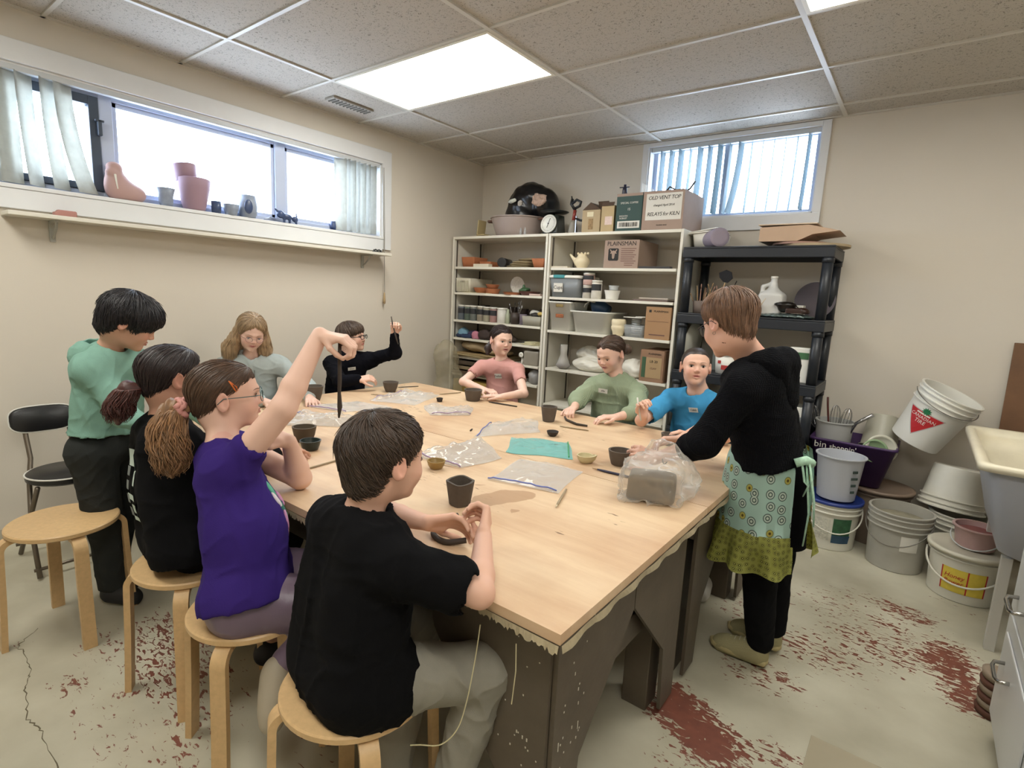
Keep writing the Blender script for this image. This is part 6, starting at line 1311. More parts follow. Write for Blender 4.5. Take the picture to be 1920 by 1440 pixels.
def face_parts(root, S, O, M, s, iris='3f2a1e', brow='3b2a20', look=0., lid=.0, browthick=.0016):
    """eyes, lids and eyebrows lying on the modelled face; lid 0 open .. 1 looking down"""
    W = lambda x, y, z: Vector(O + M @ (V(x, y, z)*s)); up = M[:, 2]
    mi = mat('iris_'+iris, iris, .2); mb = mat('brow_'+brow, brow, .8)
    for q in (-1, 1):
        cx, cz = q*.031, .0015; y0 = max(face_y(S, O, M, s, cx, cz), face_y(S, O, M, s, cx, cz-.006)) + .0004
        b = B(); n = 16; hw, hh = .0132, .0060*(1-.55*lid); rows = []
        def yy(dx): return y0 + .0030 - 11*dx*dx - q*dx*.12
        ctr = b.verts.new(W(cx, yy(0), cz-.002*lid)); ring = []
        for k in range(n):
            a = 2*PI*k/n; dx = hw*math.cos(a); dz = hh*math.sin(a)*(1 if math.sin(a) > 0 else .75)*(1-.25*abs(math.cos(a))); ring.append(b.verts.new(W(cx+dx, yy(dx), cz-.002*lid+dz)))
        for k in range(n): b.faces.new((ctr, ring[k], ring[(k+1) % n]))
        eye = finish('eye', b, M_eyew, root, world=True, smooth=80)
        b = B(); ix = cx + look*.004; c2 = b.verts.new(W(ix, yy(ix-cx)+.0007, cz-.001-.0025*lid)); rg = [b.verts.new(W(ix+.0058*math.cos(a), yy(ix-cx)+.0006, cz-.001-.0025*lid+min(.0058*math.sin(a), hh*.8))) for a in np.linspace(0, 2*PI, 17)[:-1]]
        for k in range(16): b.faces.new((c2, rg[k], rg[(k+1) % 16]))
        finish('iris', b, mi, eye, world=True)
        b = B(); tube(b, [W(cx+dx, yy(dx)+.0008, cz-.002*lid+hh*(1-(dx/hw)**2)*.95+.0004) for dx in np.linspace(-hw, hw, 9)], [.0004, .0009, .0012, .0013, .0013, .0013, .0012, .0009, .0004], 5); finish('eyelash', b, M_lash, eye, world=True)
        b = B(); pts = []
        for k in range(7):
            u = k/6; x = q*(.013+.034*u); z = .0195+.006*math.sin(u*2.2)-.004*u; pts.append(W(x, face_y(S, O, M, s, x, z)+.0003, z))
        tube(b, pts, [browthick*t_ for t_ in (.7, 1.1, 1.15, 1.0, .85, .6, .3)], 6, flat=.6); finish('eyebrow', b, mb, root, world=True, smooth=60)
def hair_mat(col):
    nm = 'hair_'+col; new = nm not in MATS; m = mat(nm, col, .40, var=.25, vs=45, bump=.3, bs=350)
    if new:
        nt = m.node_tree; b = nt.nodes['Principled BSDF']; src = b.inputs['Base Color'].links[0].from_socket; g = nt.nodes.new('ShaderNodeNewGeometry'); mr = nt.nodes.new('ShaderNodeMapRange'); mr.inputs['To Min'].default_value = .7; mr.inputs['To Max'].default_value = 1.55
        h = nt.nodes.new('ShaderNodeHueSaturation'); nt.links.new(g.outputs['Random Per Island'], mr.inputs['Value']); nt.links.new(mr.outputs[0], h.inputs['Value']); nt.links.new(src, h.inputs['Color']); nt.links.new(h.outputs[0], b.inputs['Base Color'])
    return m
def make_hair(root, O, M, s, zline, t, col, name='hair', crown=(0, -.30, .95), groove=.0016, nlocks=500, extra=None, seed=1, top=.0, lockr=.0016, fringe=.006, S2=None, hl=None, sweep=0., spread=.5, part=None, h=None, messy=.004, fade=.055, edge=.35):
    S = SDF(); W = head_sdf(S, O, M, s, ears=False); S.p = [q for q in S.p if q['op'] == 'u'][:6]
    az_k = [0, 30, 55, 75, 95, 125, 180]; cr = nrm(crown)
    def loc(P): return (P - O) @ M / s
    def zl(L): az = np.degrees(np.abs(np.arctan2(L[:, 0], L[:, 1]))); return np.interp(az, az_k, zline)
    ax = nrm(np.cross(cr, (1, 0, 0))); ay = np.cross(cr, ax)
    def thick(L):
        g = L[:, 2] - zl(L); k = np.clip(g/.016, -1, 1); k = np.where(k < 0, k*.5, k*k*(3-2*k))
        D = L / np.maximum(np.linalg.norm(L, axis=1), 1e-6)[:, None]; ph = np.arctan2(D @ ay, D @ ax)
        th = np.where(k < 0, .014, t) * k * (1 + top*np.clip(D[:, 2], 0, 1)) * np.where(k > 0, edge + (1-edge)*np.clip(g/fade, 0, 1), 1)
        gr = np.sin(ph*23 + 3*np.sin(ph*5+seed) + 4*D[:, 2]) * .6 + np.sin(ph*41+seed+2*D[:, 1]*4)*.4
        return th + groove*gr*np.clip(k, 0, 1)
    f = lambda P: S.ev(P) - thick(loc(P))*s
    c = O + M @ V(0, -.01, .02)*s
    lo, hi = c - .15*s, c + .15*s
    if extra:
        S2_ = extra; lo2, hi2 = S2_.bounds(); lo, hi = np.minimum(lo, lo2), np.maximum(hi, hi2)
        def f2(P):
            a = f(P); b_ = S2_.ev(P) + .0016*np.sin(P[:, 0]*260+P[:, 1]*240 + 3*snoise(P, 6, seed)) ; k = .012; h_ = np.maximum(k-np.abs(a-b_), 0)/k; return np.minimum(a, b_) - h_*h_*k*.25
        F = f2
    else: F = f
    m = hair_mat(col)
    hair = net_object(name, SDF.mesh(S, h or HH, f=F, bounds=(lo, hi)), m, root)
    if nlocks:
        rs = np.random.RandomState(seed); ph = rs.uniform(0, 2*PI, nlocks); n = 9
        th0 = rs.uniform(.0, 1.25, nlocks)**1.0; ths = np.linspace(0, 1, n)
        dirs = lambda th, p: np.cos(th)[:, None]*cr + np.sin(th)[:, None]*(np.cos(p)[:, None]*ax + np.sin(p)[:, None]*ay)
        # hairline angle for each meridian
        thm = np.zeros(nlocks)
        for a in np.linspace(.3, 2.7, 60):
            D = dirs(np.full(nlocks, a), ph); L = D*.095; ok = (L[:, 2] - zl(L)) > -.002; thm = np.where(ok & (thm >= a-.09), a, np.where(thm == 0, .3 if a == .3 else thm, thm))
        thm = np.maximum(thm, .35); end = thm + fringe*rs.uniform(-1., 2.2, nlocks)/.09
        st = th0*thm*.8; L_ = rs.uniform(.35, .75, nlocks); e_ = np.where(rs.rand(nlocks) < .5, end, np.minimum(end, st+L_*1.3))
        T = st[:, None] + (e_-st)[:, None]*ths; pp = ph[:, None] + sweep*ths*.5 + .12*spread*np.sin(ths*3+rs.uniform(0, 6, (nlocks, 1)))*rs.uniform(-1, 1, (nlocks, 1))
        D = dirs(T.ravel(), pp.ravel()); r = np.full(nlocks*n, .06)
        for _ in range(12): r = r - f(O + (D*r[:, None]) @ M.T * s)/s*.9
        lift = (.0008 + lockr*.7 + (messy*ths**2)[None]*rs.rand(nlocks, 1)).ravel()
        PT = (O + (D*(r+lift)[:, None]) @ M.T * s).reshape(nlocks, n, 3); b = B()
        LL = (PT.reshape(-1, 3) - O) @ M / s; ok_ = ((LL[:, 2] - zl(LL)).reshape(nlocks, n).min(1) > -.013 - fringe)
        for i in range(nlocks):
          if ok_[i]: tube(b, PT[i], [lockr*s*q for q in (.5, .9, 1, 1, 1, .95, .8, .6, .15)], 4)
        finish('hair_strands', b, m, hair, world=True, smooth=70)
    return hair, f, m
def strands(parent, m, path, rad, n, r=.0018, wave=.004, freq=3., seed=0, name='hair_strands', end_taper=.2):
    """long strands that follow a centre path, spread inside radius rad(u)"""
    rs = np.random.RandomState(seed); P = np.array(path, float); K = len(P); b = B(); U = np.linspace(0, 1, K)
    T = np.linspace(0, 1, 18); C_ = np.stack([np.interp(T, U, P[:, i]) for i in range(3)], 1); Rr = np.interp(T, U, rad)
    for i in range(n):
        a = rs.uniform(0, 2*PI); q = math.sqrt(rs.uniform(.25, 1)); off = np.array([math.cos(a), math.sin(a), 0])*q; p0 = rs.uniform(0, 6.28); w_ = wave*rs.uniform(.5, 1.3)
        l = rs.uniform(.7, 1.0); Tt = T*l; C2 = np.stack([np.interp(Tt, T, C_[:, k]) for k in range(3)], 1); R2 = np.interp(Tt, T, Rr)
        pts = C2 + off*R2[:, None] + np.stack([np.sin(Tt*freq*6.28+p0), np.cos(Tt*freq*6.28+p0*1.7), np.zeros(18)], 1)*(w_*Tt)[:, None]
        tube(b, pts, [r*(1-.8*max(0, k/17-.6)/.4) for k in range(18)], 4)
    return finish(name, b, m, parent, world=True, smooth=70)
def hand(S, Wp, F, N_, s, curl=(.5, .6, .4), spread=.08, thumb=(.5, .5, .3), side=1, fingers=None, k=.004):
    """Wp wrist, F finger direction, N_ palm normal; side=+1: thumb on the F x N side"""
    F = nrm(F); N_ = nrm(np.array(N_) - F*(np.array(N_) @ F)); Sd = np.cross(F, N_)*side
    P = lambda f, t, n=0: Wp + (F*f + Sd*t + N_*n)*s
    for t0, t1 in ((.020, .026), (.006, .009), (-.007, -.009), (-.020, -.025)): S.cone(P(.004, t0*.75), P(.078, t1), .0125*s, .0105*s, k=.010)
    S.cone(P(.012, .018, .006), P(.05, .026, .008), .012*s, .010*s, k=.010)
    for i, (t, ln) in enumerate(((.027, .92), (.009, 1.03), (-.0095, .96), (-.0275, .76))):
        cu = curl if fingers is None else fingers[i]
        base = P(.082 - abs(t)*.15, t); a = 0.; sp = (t/.027)*spread; d0 = nrm(F + Sd*sp)
        for j, (L_, r0, r1) in enumerate(((.042, .0088, .0080), (.026, .0080, .0074), (.021, .0074, .0062))):
            a += cu[j]; d = d0*math.cos(a) + N_*math.sin(a); e = base + d*L_*ln*s; S.cone(base, e, r0*s, r1*s, k=k if j else .006); base = e
    base = P(.022, .024, .004); a = thumb[0]; d = nrm(F*.75 + Sd*math.cos(a)*.8 + N_*math.sin(a)*.9)
    for j, (L_, r0, r1) in enumerate(((.040, .0115, .0095), (.030, .0095, .0085), (.024, .0085, .0068))):
        e = base + d*L_*s; S.cone(base, e, r0*s, r1*s, k=.007 if j == 0 else k); base = e; d = nrm(d + F*thumb[1]*.6 - Sd*thumb[2]*.8 + N_*thumb[2]*.3)
def folds(amp, f=7, seed=0, an=(1, 1, .45)):
    A = np.array(an)
    def g(P):
        w1 = P + .02*np.stack([snoise(P, 5, seed+7), snoise(P, 5, seed+8), snoise(P, 5, seed+9)], 1)
        r1 = np.maximum(0, 1-np.abs(snoise(w1*A, f, seed))*3.6)**1.5; r2 = np.maximum(0, 1-np.abs(snoise(w1*A[[2, 0, 1]], f*1.7, seed+1))*4)**1.5
        return -amp*.62*(.95*r1 + .6*r2 - .3) + amp*.35*snoise(P, f*.7, seed+2)
    return g
def hood(R, m, back, up=0., drop=.10, wide=.075, seed=3, rr=.030, q_=1.):
    """hood lying on the shoulders: a roll round the back of the neck and a pouch hanging behind"""
    nk = R['nk'] + V(0, 0, up); bk = nrm(back); sd = nrm(np.cross(bk, (0, 0, 1))); S = SDF(); prev = None
    for k in range(11):
        a = -2.2 + 4.4*k/10; p = nk + bk*(.030 + .074*math.cos(a))*q_ + sd*(.092*math.sin(a))*q_ + V(0, 0, -.006 - .050*max(0, abs(a)-1.1))
        r_ = rr*(1.0 if abs(a) < 1.4 else .75)
        if prev is not None: S.cone(prev[0], p, prev[1], r_, k=.015)
        prev = (p, r_)
    for q in (-1, 1): S.cone(nk + bk*.095*q_ + sd*q*wide*.75 + V(0, 0, -.035), nk + bk*(.118)*q_ + sd*q*wide*.2 + V(0, 0, -.02-drop), .046, .034, k=.035)
    S.cone(nk + bk*.105*q_ + V(0, 0, -.03), nk + bk*.125*q_ + V(0, 0, -.02-drop), .050, .036, k=.04)
    S.cone(nk + bk*.035 + V(0, 0, .03), nk + bk*.085 + V(0, 0, -.025), .050, .030, k=.012, op='s')
    return net_object('hood', S.mesh(.0045, disp=folds(.005, 8, seed)), m, R['root'])
def person(sp):
    """sp: joints in world space; returns the root empty"""
    g = sp; s = g.get('s', .93); KZ[0] = g.get('kz', .87); root = empty('person', g['base'], g['label'], 'person')
    O, M = V(*g['head']), head_frame(g['face'], g.get('roll', 0)); ls = g.get('ls', .86)
    S = SDF(); W = head_sdf(S, O, M, s, mouth=g.get('mouth', 0.)); 
    nk = V(*g['neck']); pel = V(*g['pelvis']); Ls, Rs_ = V(*g['Ls']), V(*g['Rs'])
    nr = g.get('nr', .036)*ls/.86
    S.cone(W(0, -.018, -.05), nk + (0, 0, .01), nr*1.05, nr*1.12, k=.03); co_ = nk*.82 + pel*.18; S.cone(nk+(0, 0, -.01), co_, nr*1.15, .040, k=.03)
    S.cone(co_, nk*.1+pel*.9, .040, .045, k=.03)
    S.cone(nk-(0, 0, .012), Ls*.9+nk*.1+V(0, 0, -.008), .030, .030*ls, k=.02); S.cone(nk-(0, 0, .012), Rs_*.9+nk*.1+V(0, 0, -.008), .030, .030*ls, k=.02)
    ar = g.get('arm', (.036, .031, .030, .0205))
    for q, sh in (('L', Ls), ('R', Rs_)):
        el, wr = g.get(q+'el'), g.get(q+'wr')
        if el is None: continue
        el, wr = V(*el), V(*wr); S.cone(sh, el, ar[0], ar[1], k=.015); mid = el*.72+wr*.28; S.cone(el, mid, ar[1]*.97, ar[2], k=.012); S.cone(mid, wr, ar[2], ar[3], k=.01)
        h = g.get(q+'hand')
        if h: hand(S, wr, s=ls, side=(1 if q == 'L' else -1)*h.get('flip', 1), **{k_: v for k_, v in h.items() if k_ != 'flip'})
    seat = (lambda Q: Q.box((g['base'][0], g['base'][1], .426), (.118, .118, .0155), rd=.010, k=.003, op='s')) if g['base'][2] > .4 else (lambda Q: Q)
    # legs, thin under the cloth
    legs = g.get('legs')
    if legs:
        for hip, kn, an, toe in legs:
            hip, kn, an = V(*hip), V(*kn), V(*an); S.cone(pel+(0, 0, .01), hip, .045, .042, k=.02); S.cone(hip, kn, .042, .034, k=.02); S.cone(kn, an, .034, .022, k=.015); S.cone(an, V(*toe), .02, .016, k=.01)
    seat(S); vf = S.mesh(HS); body = net_object('body', vf, mat('skin', 'c99b82', .55, attr='Col', bump=.04, bs=500), root, color=skin_color(g.get('skin', 'd0a088'), O, M, s, g.get('lips', 'a8625c'))(vf[0]))
    if g.get('eyes', True): face_parts(root, S, O, M, s, g.get('iris', '3f2a1e'), g.get('brow', '3b2a20'), g.get('look', 0.), g.get('lid', 0.))
    # torso cloth
    cl = g['cloth']; T = SDF(); t = cl.get('t', .012); lat = nrm(Ls - Rs_); up = nrm(nk - pel); fw = nrm(np.cross(lat, up))
    wt, dp = cl.get('w', .052), cl.get('r', .086); cw = cl.get('chest', 1.); low = cl.get('low', 1.)
    ch = nk*.80 + pel*.20; ab = nk*.42 + pel*.58
    if 'bulge' in cl: ab = ab + np.array(cl['bulge'])
    for q in (-1, 1):
        T.cone(ch + lat*q*wt*cw, ab + lat*q*wt*.80*low, dp*.92+t*.5, dp*.90*low+t*.5, k=.05); T.cone(ab + lat*q*wt*.8*low, pel + lat*q*wt*1.05*low, dp*.90*low+t*.5, dp*1.02*low+t*.5, k=.05)
    hips = (Ls, Rs_)
    T.cone(Ls + (nk-Ls)*.05 - up*.012, nk - up*.035, .040*ls/.86+t, .052+t*.6, k=.04); T.cone(Rs_ + (nk-Rs_)*.05 - up*.012, nk - up*.035, .040*ls/.86+t, .052+t*.6, k=.04)
    sl = cl.get('sleeve', .55); sr = cl.get('sr', (.046, .046)); sr2 = cl.get('sr2', (.042, .034)); cuts = []
    for q, sh in (('L', Ls), ('R', Rs_)):
        el, wr = g.get(q+'el'), g.get(q+'wr')
        if el is None: continue
        el, wr = V(*el), V(*wr)
        if sl <= 1:
            e = sh + (el-sh)*sl; T.cone(sh - up*.004, e, sr[0], sr[1], k=.03); cuts.append((e, sh, el, sr[1]))
        else:
            T.cone(sh - up*.004, el, sr[0], sr[1], k=.03); e = el + (wr-el)*(sl-1); T.cone(el, e, sr2[0], sr2[1], k=.02)
            if cl.get('cuff', True): T.cone(e - nrm(wr-el)*.012, e, sr2[1]*1.02, sr2[1]*.98, k=.004)
    if g.get('trousers') and g.get('legs'):
        r0_ = g['trousers']['r'][0]
        for (hip, kn, an, toe) in g['legs']:
            hip, kn = V(*hip), V(*kn); T.cone(pel, hip, r0_*1.05+.012, r0_*1.05+.012, k=.04); T.cone(hip, hip + (kn-hip)*.15, r0_+.014, r0_+.010, k=.03)
    for p in cl.get('adds', ()): T.cone(*p[:4], k=p[4] if len(p) > 4 else .02)
    # open collar round the neck
    T.cone(nk + up*cl.get('neckup', -.012) + fw*cl.get('neckf', .012), W(0, -.01, -.06), cl.get('neckr', .050)*ls/.86, .055, k=.004, op='s')
    for p in cl.get('subs', ()): T.cone(*p[:4], k=.004, op='s')
    if sl <= 1:
        for e, sh, el, r in cuts: d = nrm(el-sh); T.cone(e + d*.004, e + d*.10, r*.80, r*.9, k=.004, op='s')
    hem = cl.get('hem', 0.); T.plane(pel + up*hem if not hasattr(hem, '__len__') else V(*hem), cl.get('hemn', -up))
    seat(T); fd = folds(cl.get('amp', .004), cl.get('ff', 6), cl.get('seed', 1))
    disp = fd
    sh_ = net_object(cl['name'], T.mesh(cl.get('h', HC), disp=disp), cl['m'], root)
    # trousers
    tr = g.get('trousers')
    if tr and legs:
        T2 = SDF(); r0, r1, r2, r3 = tr['r']
        for (hip, kn, an, toe) in legs:
            hip, kn, an = V(*hip), V(*kn), V(*an); T2.cone(pel, hip, r0*1.05, r0*1.05, k=.05); T2.cone(hip, kn, r0, r1, k=.03); T2.cone(kn, an + (kn-an)*.10, r2, r3, k=.02)
        if tr.get('low') is not None: T2.plane((0, 0, tr['low']), (0, 0, -1))
        seat(T2); net_object('trousers', T2.mesh(HC, disp=folds(tr.get('amp', .005), 6, 5)), tr['m'], root)
    for i, sh in enumerate(g.get('shoes', ())):
        a, b_, m_ = V(*sh[0]), V(*sh[1]), sh[2]; T3 = SDF(); d = nrm(b_-a)
        sd = nrm(np.cross(d, (0, 0, 1))); T3.cone(a + (0, 0, .025), b_ + (0, 0, .010), .033*ls/.86, .030*ls/.86, k=.02).cone(a + (0, 0, .055), a + d*.05 + (0, 0, .040), .030, .028, k=.025).cone(a + (0, 0, .03), b_*.8+a*.2 + (0, 0, .022), .034, .034, k=.02).plane((0, 0, sh[3] if len(sh) > 3 else .003), (0, 0, -1))
        so = net_object('shoe', T3.mesh(.004), m_, root)
        if len(sh) > 4:
            b = B(); c_ = [a - d*.040, a + d*.3*.2]; L_ = np.linalg.norm(b_-a)
            out = [(-.042, 0), (-.034, .031), (L_*.45, .036), (L_*.75, .042), (L_+.028, .028), (L_+.046, 0), (L_+.028, -.028), (L_*.75, -.042), (L_*.45, -.036), (-.034, -.031)]
            A_ = [b.verts.new(Vector(a + d*x + sd*y + (0, 0, .001))) for x, y in out]; B2 = [b.verts.new(Vector(a + d*x*1.0 + sd*y + (0, 0, .020))) for x, y in out]
            b.faces.new(A_[::-1]); b.faces.new(B2)
            for k in range(len(out)): b.faces.new((A_[k], A_[(k+1) % len(out)], B2[(k+1) % len(out)], B2[k]))
            bmesh.ops.recalc_face_normals(b, faces=b.faces[:]); bmesh.ops.bevel(b, geom=b.edges[:], offset=.003, segments=1, affect='EDGES'); finish('sole', b, sh[4], so, world=True, smooth=40)
            b = B()
            for k in range(4):
                q = a + d*(.050+.018*k) + V(0, 0, .074-.0065*k); tube(b, [Vector(q - sd*.016 - V(0, 0, .004)), Vector(q + V(0, 0, .004)), Vector(q + sd*.016 - V(0, 0, .004))], .0022, 5)
            finish('laces', b, mat('lace_cream', 'b9b295', .7), so, world=True)
    return dict(root=root, O=O, M=M, s=s, S=S, W=W, T=T, up=up, fw=fw, lat=lat, nk=nk, pel=pel, ls=ls)
def glasses(R, m, r=.019, round_=True, y=.112, thick=.0014):
    W, s = R['W'], R['s']; root = R['root']; b = B()
    for q in (-1, 1):
        cx = q*.031; pts = []
        for k in range(25):
            a = 2*PI*k/24; c, s_ = math.cos(a), math.sin(a)
            if not round_: c, s_ = math.copysign(abs(c)**.6, c), math.copysign(abs(s_)**.6, s_)*.78
            pts.append(Vector(W(cx + r*c, y-.004*(abs(cx + r*c)/.05)**2*2, -.002 + r*s_)))
        tube(b, pts, thick*s, 6)
        tube(b, [Vector(W(q*(.031+r), y-.010, .004)), Vector(W(q*.068, y-.022, .006)), Vector(W(q*.079, .04, .006)), Vector(W(q*.083, -.006, .006)), Vector(W(q*.080, -.024, -.012))], thick*s, 6)
    tube(b, [Vector(W(-.031+r, y-.001, .002)), Vector(W(0, y+.002, .005)), Vector(W(.031-r, y-.001, .002))], thick*s, 6)
    g = finish('glasses', b, m, root, world=True, smooth=60)
    b = B()
    for q in (-1, 1):
        vs = [b.verts.new(Vector(W(q*.031 + r*.93*math.cos(a)*(1 if round_ else 1.0), y-.0035, -.002 + r*.93*math.sin(a)*(1 if round_ else .80)))) for a in np.linspace(0, 2*PI, 20)[:-1]]; b.faces.new(vs)
    finish('lenses', b, mat('lens', 'dfe6ea', .05, alpha=.12), g, world=True); return g
def name_tag(R, a_, b_, text, w=.05, h=.022, tilt=0.):
    """paper sticker placed on the shirt front, following the surface normal"""
    T = R['T']; P = R['nk']*(1-a_) + R['pel']*a_ + R['fw']*.20 + R['lat']*b_
    for _ in range(40): P = P - R['fw']*np.clip(T.ev(P[None])[0], -.02, .03)*.8
    for _ in range(2):
        e = 4e-3; gr = np.array([T.ev((P+np.eye(3)[i]*e)[None])[0]-T.ev((P-np.eye(3)[i]*e)[None])[0] for i in range(3)]); gr /= np.linalg.norm(gr)+1e-9; P = P - gr*T.ev(P[None])[0]*.9
    n = gr; P = P + n*.0085; r = nrm(np.cross((0, 0, 1), n)); u = np.cross(n, r); c, s_ = math.cos(tilt), math.sin(tilt); r, u = r*c+u*s_, u*c-r*s_
    Mx = Matrix(((r[0], u[0], n[0], P[0]), (r[1], u[1], n[1], P[1]), (r[2], u[2], n[2], P[2]), (0, 0, 0, 1)))
    b = B(); bx(b, -w/2, w/2, -h/2, h/2, -.0005, .0005, M=Mx); tg = finish('name_tag', b, M_paper, R['root'], world=True)
    b = B(); add_text(b, text, h*.62, Mx @ Matrix.Translation((0, 0, .0009)), ext=.0003, shear=.2); finish('handwriting', b, M_ink, tg, world=True)
def coil(pts, r, label, name='clay_coil', mm=None):
    b = B(); tube(b, pts, r, 10); return solo(name, b, mm or mat('clay_coil_dark', '3b3129', .7), label, 'clay', 60)
def cloth(name, col, rough=.95, **k):
    m = mat(name, col, rough, sheen=.0, **k); m.node_tree.nodes['Principled BSDF'].inputs['Specular IOR Level'].default_value = .12; return m
M_navysh = mat('dark_shoe', '1c1c20', .6); M_white_sole = mat('sole_cream', 'b5a678', .6)
blk = cloth('black_cotton', '0d0d0f', bump=.2, bs=400)
CR = (.79, .61, 0)   # direction to the right of the photo
# ---- boy in the black tee, nearest the viewer
R = person(dict(base=(2.62, -3.41, .4505), label='boy in a black tee and grey sweatpants seen from behind, shaping clay', head=(2.632, -3.355, .992), face=(.10, .99, -.12), roll=.06, neck=(2.615, -3.40, .865), pelvis=(2.62, -3.45, .515),
  Ls=(2.455, -3.375, .80), Rs=(2.760, -3.43, .80), Lel=(2.47, -3.20, .765), Lwr=(2.622, -3.205, .785), Rel=(2.915, -3.325, .752), Rwr=(2.795, -3.175, .795),
  Lhand=dict(F=(.66, .74, .05), N_=(.62, -.45, -.60), curl=(.55, .5, .3), thumb=(.2, .5, .5), spread=.05), Rhand=dict(F=(-.45, .70, .30), N_=(-.75, -.55, -.10), curl=(1.0, 1.0, .6), thumb=(.6, .6, .7), spread=.04),
  legs=[((2.70, -3.44, .50), (2.86, -3.22, .485), (2.80, -3.30, .10), (2.85, -3.20, .04)), ((2.54, -3.41, .50), (2.55, -3.14, .47), (2.66, -3.36, .09), (2.70, -3.26, .04))],
  trousers=dict(m=cloth('grey_sweatpants', '8c887d', var=.05, vs=30, bump=.2, bs=500), r=(.078, .064, .060, .046), amp=.011), shoes=[((2.80, -3.31, .02), (2.87, -3.17, .02), M_navysh), ((2.66, -3.37, .02), (2.71, -3.25, .02), M_navysh)],
  cloth=dict(name='tee_shirt', m=blk, w=.066, r=.090, t=.014, sleeve=.72, sr=(.056, .060), hem=-.085, amp=.009, ff=6, chest=.95, low=1.08, neckr=.048, neckf=0.0, neckup=-.008, seed=3), skin='d8ab94', eyes=True, s=.96, ls=.90))
make_hair(R['root'], R['O'], R['M'], R['s'], [.052, .048, .030, .004, -.006, -.060, -.082], .013, '3b2d24', groove=.0016, nlocks=1800, seed=2, fringe=.010, lockr=.0015, top=.3, sweep=.9, spread=1.2, messy=.009, fade=.07, edge=.2, crown=(.05, -.35, .93))
coil(smooth_path([(2.635, -3.095, .775), (2.600, -3.115, .755), (2.585, -3.135, .737), (2.610, -3.160, .729), (2.660, -3.165, .729), (2.70, -3.13, .735)]), .0078, 'bent dark clay handle held between the hands of the boy in the black tee')
# ---- girl in purple with the raised arm
PUR = cloth('purple_cotton', '35246b', var=.04, vs=20, bump=.15, bs=350)
R = person(dict(base=(2.13, -3.41, .4505), label='girl in a purple tee with a scrunchie and glasses raising her arm', head=(1.950, -3.395, 1.045), face=(.42, .90, .04), roll=0, neck=(1.985, -3.425, .905), pelvis=(2.125, -3.430, .515),
  Ls=(1.860, -3.335, .862), Rs=(2.105, -3.455, .868), Rel=(2.190, -3.350, 1.040), Rwr=(2.176, -3.222, 1.243), Rhand=dict(F=(.76, .60, -.12), N_=(-.1, .05, -1), curl=(.55, 1.1, .8), thumb=(1.0, .7, .7), spread=.03),
  Lel=(2.03, -3.205, .760), Lwr=(2.045, -3.250, .895), Lhand=dict(F=(-.25, -.50, .35), N_=(-.55, -.15, -.8), curl=(.5, .8, .5), thumb=(.4, .4, .4), spread=.06),
  legs=[((2.19, -3.48, .505), (2.38, -3.28, .49), (2.325, -3.455, .36), (2.36, -3.49, .29)), ((2.06, -3.40, .505), (2.24, -3.18, .49), (2.14, -3.30, .10), (2.20, -3.22, .04))],
  trousers=dict(m=mat('lavender_grey_leggings', '6c5b6c', .38, bump=.1, bs=300), r=(.090, .068, .046, .036), amp=.004), shoes=[((2.330, -3.465, .31), (2.365, -3.50, .235), mat('pale_trainer', 'a69b88', .6), .01), ((2.14, -3.31, .02), (2.21, -3.20, .02), mat('maroon_trainer', '6d2140', .5))],
  cloth=dict(name='tee_shirt', m=PUR, w=.052, r=.086, t=.013, sleeve=.30, sr=(.047, .049), hem=-.030, amp=.008, ff=6, low=1.20, bulge=(.02, .01, 0), neckr=.047, seed=5), skin='e0b8a4', arm=(.041, .036, .035, .023), iris='4a5a50', brow='4a3628', s=.95, ls=.90))
HC1 = '4f3a2c'; HC2 = '8a6748'
W = R['W']
hr, hf, hm = make_hair(R['root'], R['O'], R['M'], R['s'], [.064, .058, .045, .022, .004, -.040, -.066], .009, HC1, crown=(0, .62, .78), groove=.0010, nlocks=700, seed=4, fringe=.004, lockr=.0011, sweep=.0, h=.003)
glasses(R, mat('glasses_teal', '3b5f63', .3), r=.0195, round_=True, y=.106)
# ponytail with pink scrunchie
tie = V(*W(0, -.105, -.030)); tail = [tie, tie+V(-.022, -.030, -.005), tie+V(-.030, -.046, -.05), tie+V(-.020, -.050, -.11), tie+V(-.012, -.045, -.165), tie+V(-.022, -.050, -.205)]
S2 = SDF()
for a_, b_, ra, rb in zip(tail, tail[1:], (.016, .026, .036, .034, .024), (.026, .036, .034, .024, .006)): S2.cone(a_, b_, ra, rb, k=.02)
mt_ = hair_mat(HC2)
pt = net_object('ponytail', S2.mesh(.0035, disp=lambda P: .0035*np.sin(P[:, 0]*190+P[:, 1]*170+4*snoise(P, 5, 2))+.004*snoise(P, 9, 3)), mt_, R['root'])
strands(pt, mt_, tail, [.014, .034, .048, .050, .044, .024], 800, .0018, .015, 2.4, 5)
b = B(); ax_ = nrm(tail[1]-tail[0]); u_, v_ = frame_of(ax_); pts = []
for k in range(61): a_ = 2*PI*k/20; rr_ = .0235+.004*math.sin(k*2.1); pts.append(Vector(tie+V(-.008, -.012, -.002)) + (u_*math.cos(a_)+v_*math.sin(a_))*rr_ + Vector(ax_)*(.006*math.sin(k*1.3)+.005*(k/20-1.5)))
tube(b, pts, [.0075+.0025*math.sin(k*1.7) for k in range(61)], 7); finish('scrunchie', b, mat('pink_scrunchie', 'c98d84', .6, bump=.2, bs=200), R['root'], world=True, smooth=60)
